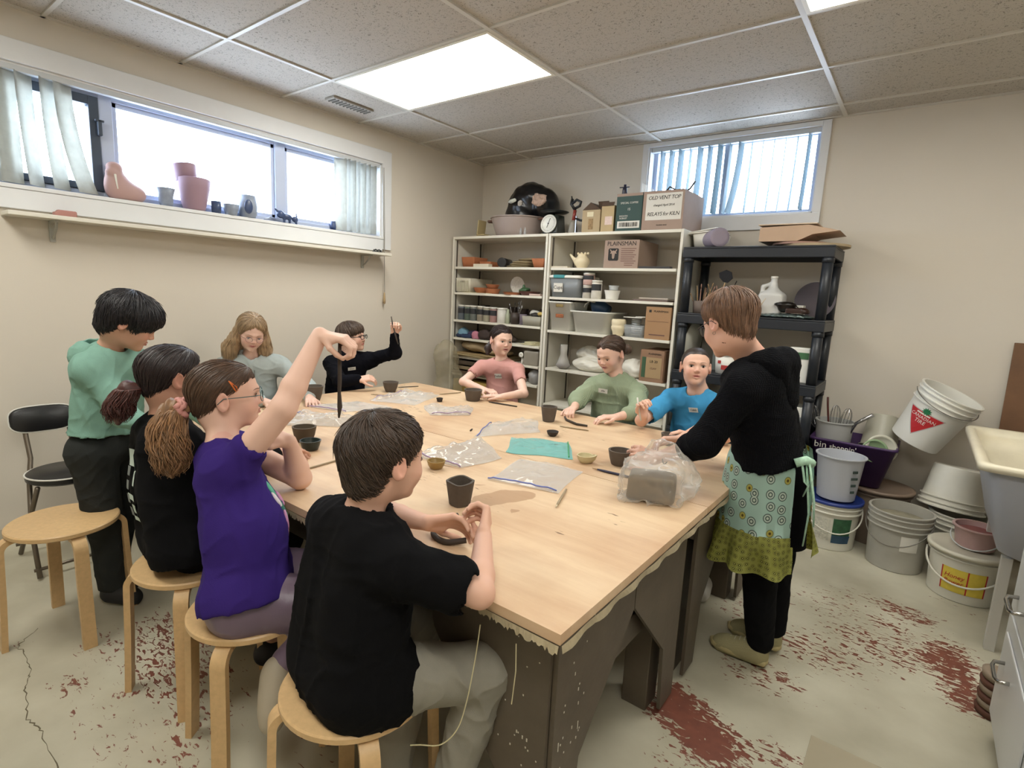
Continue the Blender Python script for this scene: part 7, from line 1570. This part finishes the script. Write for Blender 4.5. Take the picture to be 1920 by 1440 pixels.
# orange snap clip
b = B()
def onhair(x, y, z, off=.003):
    d = V(x, y, z); d = d/np.linalg.norm(d); r = .07
    for _ in range(16): r -= hf((R['O'] + R['M'] @ (d*r)*R['s'])[None])[0]/R['s']*.9
    return Vector(R['O'] + R['M'] @ (d*(r+off))*R['s'])
cpts = [onhair(.080, .012-.0, .062), onhair(.086, .020, .052), onhair(.088, .032, .036), onhair(.088, .038, .030), onhair(.086, .043, .034), onhair(.084, .036, .046), onhair(.080, .012, .062)]
tube(b, cpts, .0020, 6); finish('hair_clip', b, mat('orange_clip', 'd9702e', .3), R['root'], world=True, smooth=60)
# floral print across the chest
b = B(); T_ = R['T']; fr = R['fw']
rsn = random.Random(4)
for k, (du, dl, col, w_, h_) in enumerate(((.30, .02, '5fae93', .020, .034), (.24, .03, 'd9cfd6', .016, .03), (.18, .01, '2f6e62', .022, .03), (.12, .02, 'c98fb6', .020, .034), (.05, .0, 'd8a7c4', .022, .03), (.08, -.04, '5fae93', .016, .03), (.20, -.04, 'c98fb6', .018, .028))):
    P = R['pel'] + R['up']*(.10+du*.6) + fr*.13 - R['lat']*(dl+.03)
    for _ in range(14):
        e = 1e-3; gr = np.array([T_.ev((P+np.eye(3)[i]*e)[None])[0]-T_.ev((P-np.eye(3)[i]*e)[None])[0] for i in range(3)]); gr /= np.linalg.norm(gr)+1e-9; P = P - gr*T_.ev(P[None])[0]*.9
    S3 = SDF(); Mq = np.stack([nrm(np.cross(gr, (0, 0, 1))), gr, np.cross(nrm(np.cross(gr, (0, 0, 1))), gr)], 1); S3.ell(P, (w_, .006, h_), M=Mq); net_object('printed_leaf', S3.mesh(.004), mat('print_'+col, col, .8), R['root'])
coil([(2.222, -3.186, 1.222), (2.222, -3.187, 1.17), (2.224, -3.188, 1.11), (2.223, -3.189, 1.07), (2.227, -3.190, 1.03), (2.225, -3.192, .995)], [.005, .0055, .0060, .0052, .0075, .0025], 'long dark clay coil dangling from the raised hand of the girl in purple')
# ---- girl in black between the stools
R = person(dict(base=(1.72, -3.41, .4505), label='girl in a black sweatshirt with a curly dark ponytail, back to the viewer', head=(1.575, -3.40, 1.055), face=(.0, .99, -.05), neck=(1.580, -3.435, .91), pelvis=(1.68, -3.43, .515),
  Ls=(1.435, -3.40, .850), Rs=(1.735, -3.455, .860), Lel=(1.40, -3.27, .74), Lwr=(1.66, -3.10, .755), Rel=(1.80, -3.26, .765), Rwr=(1.74, -3.12, .76), Lhand=dict(F=(.7, .6, 0), N_=(0, 0, -1), curl=(.3, .3, .2)), Rhand=dict(F=(-.2, .9, 0), N_=(0, 0, -1), curl=(.3, .3, .2)),
  legs=[((1.77, -3.42, .505), (1.86, -3.16, .48), (1.84, -3.22, .10), (1.86, -3.12, .04)), ((1.64, -3.42, .505), (1.66, -3.14, .48), (1.50, -3.25, .10), (1.50, -3.15, .04))],
  trousers=dict(m=cloth('black_leggings', '141416'), r=(.080, .060, .048, .036)), shoes=[((1.84, -3.24, .02), (1.87, -3.10, .02), M_navysh), ((1.50, -3.27, .02), (1.50, -3.13, .02), M_navysh)],
  cloth=dict(name='sweatshirt', m=blk, w=.078, r=.098, t=.018, sleeve=1.85, sr=(.052, .048), sr2=(.046, .034), hem=-.06, amp=.009, ff=6, low=1.12, seed=7, neckr=.05), skin='c0917a', eyes=True, s=.95, ls=.88))
W = R['W']; HC3 = '2a1f1f'
make_hair(R['root'], R['O'], R['M'], R['s'], [.060, .055, .042, .018, .002, -.040, -.068], .011, HC3, crown=(0, .5, .85), groove=.0012, nlocks=600, seed=6, fringe=.004, lockr=.0012)
tie = V(*W(-.01, -.10, -.045)); tail = [tie, tie+V(-.020, -.025, .0), tie+V(-.030, -.042, -.04), tie+V(-.034, -.050, -.08), tie+V(-.040, -.052, -.115)]
S2 = SDF()
for a_, b_, ra, rb in zip(tail, tail[1:], (.014, .024, .028, .022), (.024, .028, .022, .008)): S2.cone(a_, b_, ra, rb, k=.02)
mt_ = hair_mat('4a2a26')
pt = net_object('ponytail', S2.mesh(.0035, disp=lambda P: .003*snoise(P, 16, 3)), mt_, R['root']); strands(pt, mt_, tail, [.016, .036, .046, .042, .028], 520, .0019, .012, 2.2, 8)
# printed panel on the back
T_ = R['T']
def back_patch(cu, cl_, w_, h_, m_, nm='back_print'):
    n = 6; b = B(); G = []
    for i in range(n+1):
        row = []
        for j in range(n+1):
            P = R['pel'] + R['up']*(cu + h_*(j/n-.5)) - R['fw']*.17 + R['lat']*(cl_ + w_*(i/n-.5)); d = R['fw']
            for _ in range(20): P = P + d*max(min(T_.ev(P[None])[0], .03), -.03)*.8
            row.append(b.verts.new(Vector(P - d*.0085)))
        G.append(row)
    for i in range(n):
        for j in range(n): b.faces.new((G[i][j], G[i+1][j], G[i+1][j+1], G[i][j+1]))
    bmesh.ops.recalc_face_normals(b, faces=b.faces[:]); return finish(nm, b, m_, R['root'], world=True, smooth=60)
mp_ = mat('print_pale_green', 'b9c7bd', .7, var=.1); back_patch(.295, -.005, .10, .055, mp_); back_patch(.235, -.02, .045, .05, mp_); back_patch(.17, .015, .055, .02, mp_); back_patch(.13, 0, .05, .03, mp_); back_patch(.095, .015, .045, .015, mp_)
for k in range(4): back_patch(.25-.045*k, .045, .022, .03, mat('print_grey', '6f7573', .7))
# ---- standing boy in the mint hoodie
MINT = cloth('mint_fleece', '7da395', var=.05, vs=40, bump=.25, bs=260)
up_ = V(0, 0, 1)
nk = V(.985, -3.405, 1.090)
R = person(dict(base=(.87, -3.43, 0), label='standing boy in a mint green hoodie and dark cargo trousers looking down', head=(1.052, -3.350, 1.205), face=(.36, .80, -.48), neck=tuple(nk), pelvis=(.965, -3.43, .71),
  Ls=(.965, -3.285, 1.025), Rs=(1.055, -3.485, 1.025), Lel=(1.06, -3.20, .86), Lwr=(1.20, -3.12, .79), Rel=(1.150, -3.42, .855), Rwr=(1.25, -3.37, .80), Lhand=dict(F=(.7, .5, -.3), N_=(0, 0, -1)), Rhand=dict(F=(.5, .7, -.3), N_=(0, 0, -1)),
  legs=[((.99, -3.49, .68), (1.01, -3.47, .38), (.985, -3.45, .07), (1.06, -3.40, .03)), ((.89, -3.38, .68), (.90, -3.37, .38), (.86, -3.42, .07), (.90, -3.36, .03))],
  trousers=dict(m=cloth('charcoal_cargo', '2f3130', var=.06, vs=20, bump=.2, bs=300), r=(.078, .066, .062, .052), amp=.008), shoes=[((.985, -3.46, .02), (1.06, -3.40, .02), M_navysh), ((.86, -3.43, .02), (.93, -3.37, .02), M_navysh)],
  cloth=dict(name='hoodie', m=MINT, w=.050, r=.080, t=.018, sleeve=1.85, sr=(.048, .047), sr2=(.046, .034), hem=.045, amp=.009, ff=6, low=1.0, seed=9, neckr=.046, neckup=.01,
     adds_=[(nk+V(-.05, -.02, .0), nk+V(-.105, -.055, .005), .050, .030, .03), (nk+V(-.05, -.03, -.03), nk+V(-.085, -.05, -.07), .045, .034, .04), (nk+V(-.03, .04, .01), nk+V(.04, .05, .0), .026, .024, .02), (nk+V(-.03, -.05, .012), nk+V(.05, -.03, -.01), .028, .024, .02), (nk+V(-.05, .02, .02), nk+V(-.05, -.04, .02), .030, .030, .03)]),
  skin='c79a82', s=.95, ls=.88, lid=.8, brow='241c1a'))
hood(R, MINT, (-.80, -.55, 0), up=.004, drop=.10, wide=.070, rr=.034, q_=.72)
HC4 = '1d1a1e'
make_hair(R['root'], R['O'], R['M'], R['s'], [.020, .005, -.022, -.014, -.020, -.060, -.082], .020, HC4, groove=.003, nlocks=1500, seed=8, fringe=.016, lockr=.0017, top=.25, spread=1.4, messy=.010, fade=.05, edge=.45)
# ---- long-haired girl in grey
GREY = cloth('pale_grey_fleece', 'a9b3b3', var=.04, vs=30, bump=.2, bs=300)
R = person(dict(base=(.38, -2.50, .4505), label='long-haired girl in glasses and a pale grey zip hoodie looking down', head=(.500, -2.575, 1.105), face=(.90, -.26, -.40), roll=.10, neck=(.43, -2.54, .965), pelvis=(.36, -2.50, .53),
  Ls=(.49, -2.40, .905), Rs=(.395, -2.685, .905), Lel=(.64, -2.30, .77), Lwr=(.84, -2.42, .75), Rel=(.60, -2.78, .77), Rwr=(.80, -2.66, .75), Lhand=dict(F=(.8, -.4, 0), N_=(0, 0, -1), curl=(.3, .3, .2)), Rhand=dict(F=(.8, .4, 0), N_=(0, 0, -1), curl=(.3, .3, .2)),
  legs=[((.42, -2.58, .50), (.66, -2.58, .48), (.60, -2.56, .08), (.68, -2.56, .03)), ((.42, -2.44, .50), (.66, -2.42, .48), (.60, -2.42, .08), (.68, -2.42, .03))], trousers=dict(m=cloth('blue_denim', '34425a'), r=(.07, .056, .05, .04)), shoes=[((.60, -2.56, .02), (.70, -2.56, .02), M_navysh), ((.60, -2.42, .02), (.70, -2.42, .02), M_navysh)],
  cloth=dict(name='hoodie', m=GREY, w=.056, r=.084, t=.016, sleeve=1.85, sr=(.048, .046), sr2=(.044, .034), hem=-.06, amp=.008, ff=6, seed=11, neckr=.048, neckf=.02), skin='dcb7a6', lid=.75, iris='4a5a60', brow='8a6e50', s=.93, ls=.84))
W = R['W']; HC5 = '967f63'
S2 = SDF()
for q, L_ in ((1, .34), (-1, .44)):
    p0, p1 = V(*W(q*.060, -.01, .03)), V(*W(q*.085, .0, -.06)); p2 = p1 + V(.03 if q > 0 else .0, .02*q*-1, -.09); p3 = p1 + V(.05, -.0, -L_)
    p2 = V(*W(q*.100, -.010, -.14)); p3 = V(*W(q*.095, .01, -L_*.95)); p3[0] += .02
    S2.cone(p0, p1, .030, .032, k=.02).cone(p1, p2, .032, .040, k=.02).cone(p2, p3, .040, .022, k=.03)
    (R.setdefault('tails', [])).append([p0, p1, p2, p3])
S2.cone(W(0, -.085, .02), W(0, -.105, -.16), .045, .06, k=.03)
hr, hf, hm = make_hair(R['root'], R['O'], R['M'], R['s'], [.068, .045, .0, -.03, -.05, -.07, -.08], .012, HC5, crown=(0, .25, .97), groove=.0014, nlocks=500, seed=10, fringe=.004, lockr=.0013, extra=S2)
for i, tl in enumerate(R['tails']): strands(hr, hm, tl, [.030, .036, .048, .036], 420, .0018, .005, 1.0, 20+i)
glasses(R, mat('glasses_mauve', '7c5a5e', .3), r=.019, round_=True, thick=.0011)
b = B(); pts = []
for k in range(2, 14):
    d = nrm(V(.9, -.3, 0)); P = R['nk']*(1-.06*k) + R['pel']*.06*k - V(0, 0, .035) + d*.2
    for _ in range(30): P = P - d*min(max(R['T'].ev(P[None])[0], -.02), .05)*.7
    pts.append(Vector(P + d*.006))
tube(b, pts, .0022, 5); finish('zipper', b, M_steel, R['root'], world=True)
# ---- boy in the black hoodie at the far corner
R = person(dict(base=(.40, -1.85, .4505), label='boy in black glasses and a black hoodie holding a clay coil up high', head=(.445, -1.845, 1.045), face=(.88, .42, .10), roll=-.05, neck=(.43, -1.86, .925), pelvis=(.38, -1.86, .53),
  Ls=(.52, -1.735, .895), Rs=(.415, -1.985, .875), Lel=(.72, -1.690, .955), Lwr=(.765, -1.735, 1.09), Lhand=dict(F=(.15, -.10, .95), N_=(.75, -.6, .1), curl=(1.0, 1.2, .7), thumb=(.6, .6, .7)), Rel=(.62, -2.06, .78), Rwr=(.715, -1.985, .800), Rhand=dict(F=(.5, .75, .12), N_=(-.4, .3, -.8), curl=(.5, .6, .4), thumb=(.4, .4, .4)),
  legs=[((.44, -1.93, .50), (.66, -1.94, .48), (.60, -1.92, .08), (.68, -1.92, .03)), ((.44, -1.79, .50), (.66, -1.78, .48), (.60, -1.80, .08), (.68, -1.80, .03))], trousers=dict(m=cloth('blue_denim', '34425a'), r=(.07, .056, .05, .04)), shoes=[((.60, -1.92, .02), (.70, -1.92, .02), M_navysh), ((.60, -1.80, .02), (.70, -1.80, .02), M_navysh)],
  cloth=dict(name='hoodie', m=cloth('blue_black_fleece', '0e0f16', bump=.2, bs=300), w=.054, r=.080, t=.015, sleeve=1.92, sr=(.046, .042), sr2=(.042, .030), hem=-.06, amp=.008, ff=7, seed=13, neckr=.044), skin='dab19d', brow='2a1f1a', s=.92, ls=.82))
make_hair(R['root'], R['O'], R['M'], R['s'], [.030, .026, .016, -.002, -.015, -.05, -.070], .015, '4a3b31', groove=.002, nlocks=700, seed=12, fringe=.010, lockr=.0018, top=.1)
glasses(R, mat('glasses_black', '121214', .3), r=.019, round_=False, thick=.0026)
name_tag(R, .20, .01, 'Ethan', .052, .022, .12)
coil([(.79, -1.785, 1.21), (.795, -1.78, 1.17), (.81, -1.775, 1.12), (.83, -1.77, 1.06), (.84, -1.765, 1.03)], [.003, .0045, .005, .005, .003], 'dark clay coil pinched in the raised hand of the boy in the black hoodie')
# ---- girl in pink
PINK = cloth('dusty_pink_cotton', 'c4928b', var=.04, vs=20, rib=.25, rscale=120)
R = person(dict(base=(1.24, -1.12, .4505), label='girl in a dusty pink top with dark pulled-back hair, forearms crossed on the table', head=(1.230, -1.165, 1.068), face=(.90, -.42, -.06), roll=.06, neck=(1.235, -1.155, .925), pelvis=(1.24, -1.12, .53),
  Ls=(1.385, -1.16, .88), Rs=(1.105, -1.22, .875), Rel=(1.085, -1.385, .775), Rwr=(1.345, -1.470, .765), Rhand=dict(F=(.85, -.15, .05), N_=(.1, 0, -1), curl=(.3, .5, .3), thumb=(.3, .5, .3), spread=.05),
  Lel=(1.580, -1.345, .760), Lwr=(1.530, -1.500, .752), Lhand=dict(F=(-.75, -.50, 0), N_=(0, 0, -1), curl=(.08, .12, .1), thumb=(.1, .6, .3), spread=.10),
  legs=[((1.30, -1.20, .50), (1.30, -1.42, .48), (1.30, -1.36, .08), (1.30, -1.44, .03)), ((1.17, -1.20, .50), (1.17, -1.42, .48), (1.17, -1.36, .08), (1.17, -1.44, .03))], trousers=dict(m=cloth('blue_denim', '34425a'), r=(.07, .056, .05, .04)), shoes=[((1.30, -1.36, .02), (1.30, -1.46, .02), M_navysh), ((1.17, -1.36, .02), (1.17, -1.46, .02), M_navysh)],
  cloth=dict(name='tee_shirt', m=PINK, w=.050, r=.074, t=.010, sleeve=.48, sr=(.042, .041), hem=-.02, amp=.005, ff=7, seed=15, low=.95, neckr=.046, neckf=.014), skin='e0bba9', lips='8d3f42', iris='3a2a22', brow='5a4034', s=.95, ls=.84, mouth=.003, arm=(.033, .029, .027, .020)))
W = R['W']; S2 = SDF(); S2.cone(W(.02, -.095, -.03), W(.045, -.10, -.09), .022, .028, k=.02).cone(W(.045, -.10, -.09), W(.06, -.08, -.13), .028, .014, k=.02)
make_hair(R['root'], R['O'], R['M'], R['s'], [.072, .062, .040, .016, .0, -.040, -.066], .009, '2a1e1c', crown=(0, .55, .83), groove=.0010, nlocks=500, seed=14, fringe=.002, lockr=.0011, extra=S2)
name_tag(R, .24, .01, 'Delilah', .055, .034, .10)
# ---- girl in green
GRN = cloth('sage_knit', '99a68b', var=.05, vs=25, rib=.6, rscale=60)
R = person(dict(base=(2.14, -1.14, .4505), label='girl in a sage green knitted sweater looking down at her clay strip', head=(2.125, -1.235, 1.070), face=(-.12, -.90, -.36), roll=-.04, neck=(2.150, -1.195, .935), pelvis=(2.14, -1.14, .53),
  Ls=(2.300, -1.20, .860), Rs=(2.010, -1.22, .858), Rel=(1.985, -1.350, .778), Rwr=(2.040, -1.475, .762), Rhand=dict(F=(.15, -.8, -.05), N_=(.1, 0, -1), curl=(.6, .7, .4), thumb=(.3, .6, .5), spread=.05),
  Lel=(2.385, -1.360, .778), Lwr=(2.325, -1.500, .760), Lhand=dict(F=(-.62, -.65, -.02), N_=(0, 0, -1), curl=(.3, .4, .3), thumb=(.2, .6, .4), spread=.06),
  legs=[((2.20, -1.20, .50), (2.22, -1.42, .48), (2.22, -1.36, .08), (2.22, -1.44, .03)), ((2.08, -1.20, .50), (2.06, -1.42, .48), (2.06, -1.36, .08), (2.06, -1.44, .03))], trousers=dict(m=cloth('blue_denim', '34425a'), r=(.07, .056, .05, .04)), shoes=[((2.22, -1.36, .02), (2.22, -1.46, .02), M_navysh), ((2.06, -1.36, .02), (2.06, -1.46, .02), M_navysh)],
  cloth=dict(name='sweater', m=GRN, w=.054, r=.084, t=.018, sleeve=1.50, sr=(.052, .054), sr2=(.054, .040), hem=-.06, amp=.009, ff=6, seed=17, low=1.08, neckr=.050, neckf=.010, neckup=0), skin='ddb6a3', lips='9d5a55', lid=.9, brow='5a4034', s=.95, ls=.86))
W = R['W']; S2 = SDF(); S2.ell(W(-.050, -.098, -.01), (.032, .028, .032), k=.012)
make_hair(R['root'], R['O'], R['M'], R['s'], [.074, .066, .050, .030, .008, -.035, -.062], .008, '49372b', crown=(.1, .6, .78), groove=.0010, nlocks=500, seed=16, fringe=.002, lockr=.0011, extra=S2)
name_tag(R, .18, -.04, 'Elle', .056, .026, -.05)
coil([(2.055, -1.60, .727), (2.10, -1.655, .727), (2.19, -1.700, .727), (2.25, -1.690, .727)], [.005, .0065, .0065, .005], 'bent dark clay strip under the fingers of the girl in green')
# ---- boy in blue
BLU = cloth('bright_blue_cotton', '4593c2', var=.05, vs=20, bump=.15, bs=300)
R = person(dict(base=(2.66, -1.17, .4505), label='boy with a buzz cut in a bright blue tee looking up, holding a white stick', head=(2.645, -1.270, 1.055), face=(.42, -.90, .14), roll=.0, neck=(2.655, -1.215, .915), pelvis=(2.66, -1.17, .53),
  Ls=(2.815, -1.27, .865), Rs=(2.515, -1.24, .865), Rel=(2.465, -1.500, .765), Rwr=(2.520, -1.600, .815), Rhand=dict(F=(-.10, -.25, .8), N_=(.7, -.5, .0), curl=(1.0, .9, .5), thumb=(.5, .6, .6), spread=.03),
  Lel=(2.900, -1.500, .765), Lwr=(2.790, -1.620, .768), Lhand=dict(F=(-.80, -.35, .15), N_=(-.1, -.2, -.9), curl=(.5, .7, .4), thumb=(.3, .5, .5), spread=.05),
  legs=[((2.72, -1.24, .50), (2.84, -1.46, .48), (2.90, -1.56, .08), (2.92, -1.66, .03)), ((2.60, -1.24, .50), (2.58, -1.44, .48), (2.58, -1.38, .08), (2.58, -1.46, .03))], trousers=dict(m=cloth('blue_denim', '34425a'), r=(.07, .056, .05, .04)), shoes=[((2.895, -1.56, .02), (2.925, -1.69, .02), mat('white_sneaker', 'c6c3bb', .6)), ((2.58, -1.38, .02), (2.58, -1.48, .02), M_navysh)],
  cloth=dict(name='tee_shirt', m=BLU, w=.058, r=.082, t=.013, sleeve=.72, sr=(.050, .054), hem=-.06, amp=.008, ff=7, seed=19, neckr=.050, neckf=.014), skin='deb29c', brow='4a382c', iris='2e211b', s=.96, ls=.88, mouth=.004, nr=.043))
make_hair(R['root'], R['O'], R['M'], R['s'], [.066, .064, .046, .012, -.002, -.045, -.065], .0045, '3d332d', groove=.0003, nlocks=0, seed=18)
name_tag(R, .20, .02, 'Caleb', .056, .026, .15)
coil([(2.53, -1.655, .80), (2.515, -1.660, .86), (2.505, -1.665, .915)], .004, 'thin white stick held upright by the boy in the blue shirt', 'white_stick', M_paper)
bowl('clay_pot', 2.700, -1.700, TZ+.0005, .040, .055, M_clay2, 'clay pot under the hand of the boy in blue', 'pot', wob=.03, foot=.7, th=.007, seed=14)
# ---- the teacher
KN = cloth('black_waffle_knit', '0b0c10', weave=.9, rscale=170)
hd = V(3.020, -2.085, 1.322); nk = V(3.105, -2.03, 1.185)
R = person(dict(base=(3.20, -1.96, 0), label='person in a black waffle hoodie and flowered apron leaning over the table', head=tuple(hd), face=(-.80, .52, -.38), neck=tuple(nk), pelvis=(3.20, -1.97, .80),
  Ls=(3.115, -2.185, 1.105), Rs=(3.09, -1.86, 1.10), Lel=(3.030, -2.265, .905), Lwr=(2.830, -2.165, .785), Lhand=dict(F=(-.93, -.12, .06), N_=(-.1, .7, -.62), curl=(.45, .45, .35), thumb=(.2, .5, .4), spread=.10),
  Rel=(2.98, -1.80, .93), Rwr=(2.84, -1.92, .82), Rhand=dict(F=(-.85, -.45, -.1), N_=(.1, -.2, -1), curl=(.5, .6, .4), thumb=(.3, .5, .4)),
  legs=[((3.21, -2.05, .76), (3.22, -2.04, .42), (3.25, -2.00, .075), (3.15, -2.00, .04)), ((3.22, -1.90, .76), (3.245, -1.89, .42), (3.265, -1.865, .075), (3.17, -1.85, .04))],
  trousers=dict(m=cloth('black_leggings2', '101012', bump=.1, bs=300), r=(.088, .068, .064, .050), amp=.005, low=.05),
  shoes=[((3.245, -2.005, .02), (3.105, -2.000, .02), cloth('olive_knit', 'a39b76', weave=.5, rscale=220), .003, M_white_sole), ((3.265, -1.865, .02), (3.130, -1.845, .02), cloth('olive_knit', 'a39b76', weave=.5, rscale=220), .003, M_white_sole)],
  cloth=dict(name='hoodie', m=KN, w=.078, r=.106, t=.018, sleeve=1.28, sr=(.058, .054), sr2=(.052, .046), hem=.035, amp=.009, ff=6, seed=21, low=.98, neckr=.050, neckup=.02, neckf=.02),
  skin='d3a792', arm=(.042, .034, .032, .023), s=1.0, kz=.97, ls=.96, nr=.042, brow='6a5040'))
make_hair(R['root'], R['O'], R['M'], R['s'], [.060, .050, .028, -.002, .000, -.050, -.076], .016, '6f5340', groove=.0018, nlocks=1700, seed=20, fringe=.006, lockr=.0015, top=.45, messy=.007, fade=.08, edge=.15, crown=(.0, -.15, .98))
glasses(R, mat('glasses_black', '121214', .3), r=.019, round_=True)
hood(R, KN, (.97, -.05, 0), up=.030, drop=.13, wide=.11, rr=.036)
b = B(); e0 = Vector(R['W'](-.080, -.006, -.042)); tube(b, [e0 + Vector((.005*math.cos(a), .002, .005*math.sin(a))) for a in np.linspace(0, 6.28, 12)], .0009, 5); finish('earring', b, M_steel, R['root'], world=True)
b = B(); tube(b, [Vector((2.868, -2.18, .80)) + Vector((.006*math.cos(a)*.3, .027*math.cos(a), .027*math.sin(a))) for a in np.linspace(0, 2*PI, 24)], .0022, 6); finish('bracelet', b, M_blkm, R['root'], world=True)
# apron: teal flowered skirt, olive ruffle, ribbon; open at the back (+x side)
def flower_mat(name, base, rings, scale, alt):
    m = bpy.data.materials.new(name); m.use_nodes = True; nt = m.node_tree; L = nt.links.new; b = nt.nodes['Principled BSDF']; N = lambda t: nt.nodes.new('ShaderNode' + t)
    uv = N('UVMap'); uv.uv_map = 'uv'; vo = N('TexVoronoi'); vo.inputs['Scale'].default_value = scale; vo.inputs['Randomness'].default_value = .55; vo.voronoi_dimensions = '2D'; L(uv.outputs[0], vo.inputs['Vector'])
    cr = N('ValToRGB'); cr.color_ramp.interpolation = 'CONSTANT'; el = cr.color_ramp.elements
    for i, (p, c) in enumerate(rings):
        e = el[i] if i < 2 else el.new(p); e.position = p; e.color = lin(c)
    L(vo.outputs['Distance'], cr.inputs[0])
    cr2 = N('ValToRGB'); cr2.color_ramp.interpolation = 'CONSTANT'; el = cr2.color_ramp.elements
    for i, (p, c) in enumerate(alt):
        e = el[i] if i < 2 else el.new(p); e.position = p; e.color = lin(c)
    L(vo.outputs['Distance'], cr2.inputs[0])
    sep = N('SeparateColor'); L(vo.outputs['Color'], sep.inputs[0]); gt = N('Math'); gt.operation = 'GREATER_THAN'; gt.inputs[1].default_value = .55; L(sep.outputs[0], gt.inputs[0])
    mx = N('Mix'); mx.data_type = 'RGBA'; L(gt.outputs[0], mx.inputs[0]); L(cr.outputs[0], mx.inputs[6]); L(cr2.outputs[0], mx.inputs[7]); L(mx.outputs[2], b.inputs['Base Color']); b.inputs['Roughness'].default_value = .85; return m
M_ap = flower_mat('apron_teal_flowers', 'a', [(0, 'e4efe0'), (.09, '667a70'), (.17, 'e0ece0'), (.26, '6f867b'), (.33, 'c8e6d9')], 19, [(0, '6b5a2a'), (.09, 'd6ca68'), (.22, '8a976c'), (.27, 'c8e6d9'), (.9, 'c8e6d9')])
M_ru = flower_mat('apron_olive_flowers', 'a', [(0, 'cfcd6c'), (.10, '3f4322'), (.22, 'b0b058'), (.34, '6c6f3b'), (.40, 'b0b05c')], 52, [(0, 'cfcd6c'), (.10, '3f4322'), (.22, 'b0b058'), (.34, '6c6f3b'), (.40, 'a7a752')])
M_blackcl = cloth('black_cotton', '0d0d0f')
def skirt(name, a0, a1, prof, m, parent, ruf=0., nf=9, na=90, th=.0025, seed=0):
    """prof: list of (z, rx, ry); angles measured about the hips"""
    b = B(); uvl = b.loops.layers.uv.new('uv'); cx, cy = 3.195, -1.972; G = []
    for i in range(na+1):
        u = i/na; a = a0 + (a1-a0)*u; row = []
        for j, (z, rx, ry) in enumerate(prof):
            k = j/(len(prof)-1); w_ = 1 + ruf*k*math.sin(a*nf+seed+.6*math.sin(a*3)) ; row.append((b.verts.new((cx + rx*w_*math.cos(a), cy + ry*w_*math.sin(a), z + .006*ruf*10*k*math.cos(a*nf+seed))), (a*.19, z)))
        G.append(row)
    for i in range(na):
        for j in range(len(prof)-1):
            q = (G[i][j], G[i+1][j], G[i+1][j+1], G[i][j+1]); f = b.faces.new([x[0] for x in q])
            for l, x in zip(f.loops, q): l[uvl].uv = x[1]
    bmesh.ops.solidify(b, geom=b.faces[:], thickness=th)
    return finish(name, b, m, parent, world=True, smooth=60)
ap = skirt('apron', .35, 2*PI-.75, [(.875, .135, .165), (.82, .148, .182), (.74, .156, .195), (.66, .160, .200), (.585, .165, .205)], M_ap, R['root'], .015, 8)
skirt('apron_ruffle', .30, 2*PI-.70, [(.590, .167, .207), (.55, .180, .220), (.50, .192, .232), (.455, .200, .240)], M_ru, ap, .10, 11, seed=1)
skirt('apron_side_panel', -.75, -.30, [(.86, .140, .172), (.74, .160, .199), (.60, .168, .208), (.54, .175, .215)], M_blackcl, ap, .02, 8)
b = B()
for k, (dx, L_) in enumerate(((0, .30), (.012, .22), (-.01, .12))):
    pts = [Vector((3.33+dx, -2.085-.01*k, .865)), Vector((3.345+dx, -2.10, .80)), Vector((3.36+dx, -2.09-.01*k, .865-L_*.6)), Vector((3.355+dx*2, -2.085, .865-L_))]
    tube(b, pts, [.010, .013, .012, .009], 6, flat=.3)
tube(b, [Vector((3.30, -2.11, .86)), Vector((3.33, -2.10, .875)), Vector((3.345, -2.07, .86))], .016, 8); finish('apron_ribbon', b, mat('ribbon_mint', 'a9cdb5', .7, var=.3, vs=60), ap, world=True, smooth=60)
bowl('clay_pot', 2.672, -2.165, TZ+.0005, .050, .062, M_clay2, 'clay pot held in the hand of the teacher', 'pot', wob=.03, foot=.62, th=.008, seed=13)
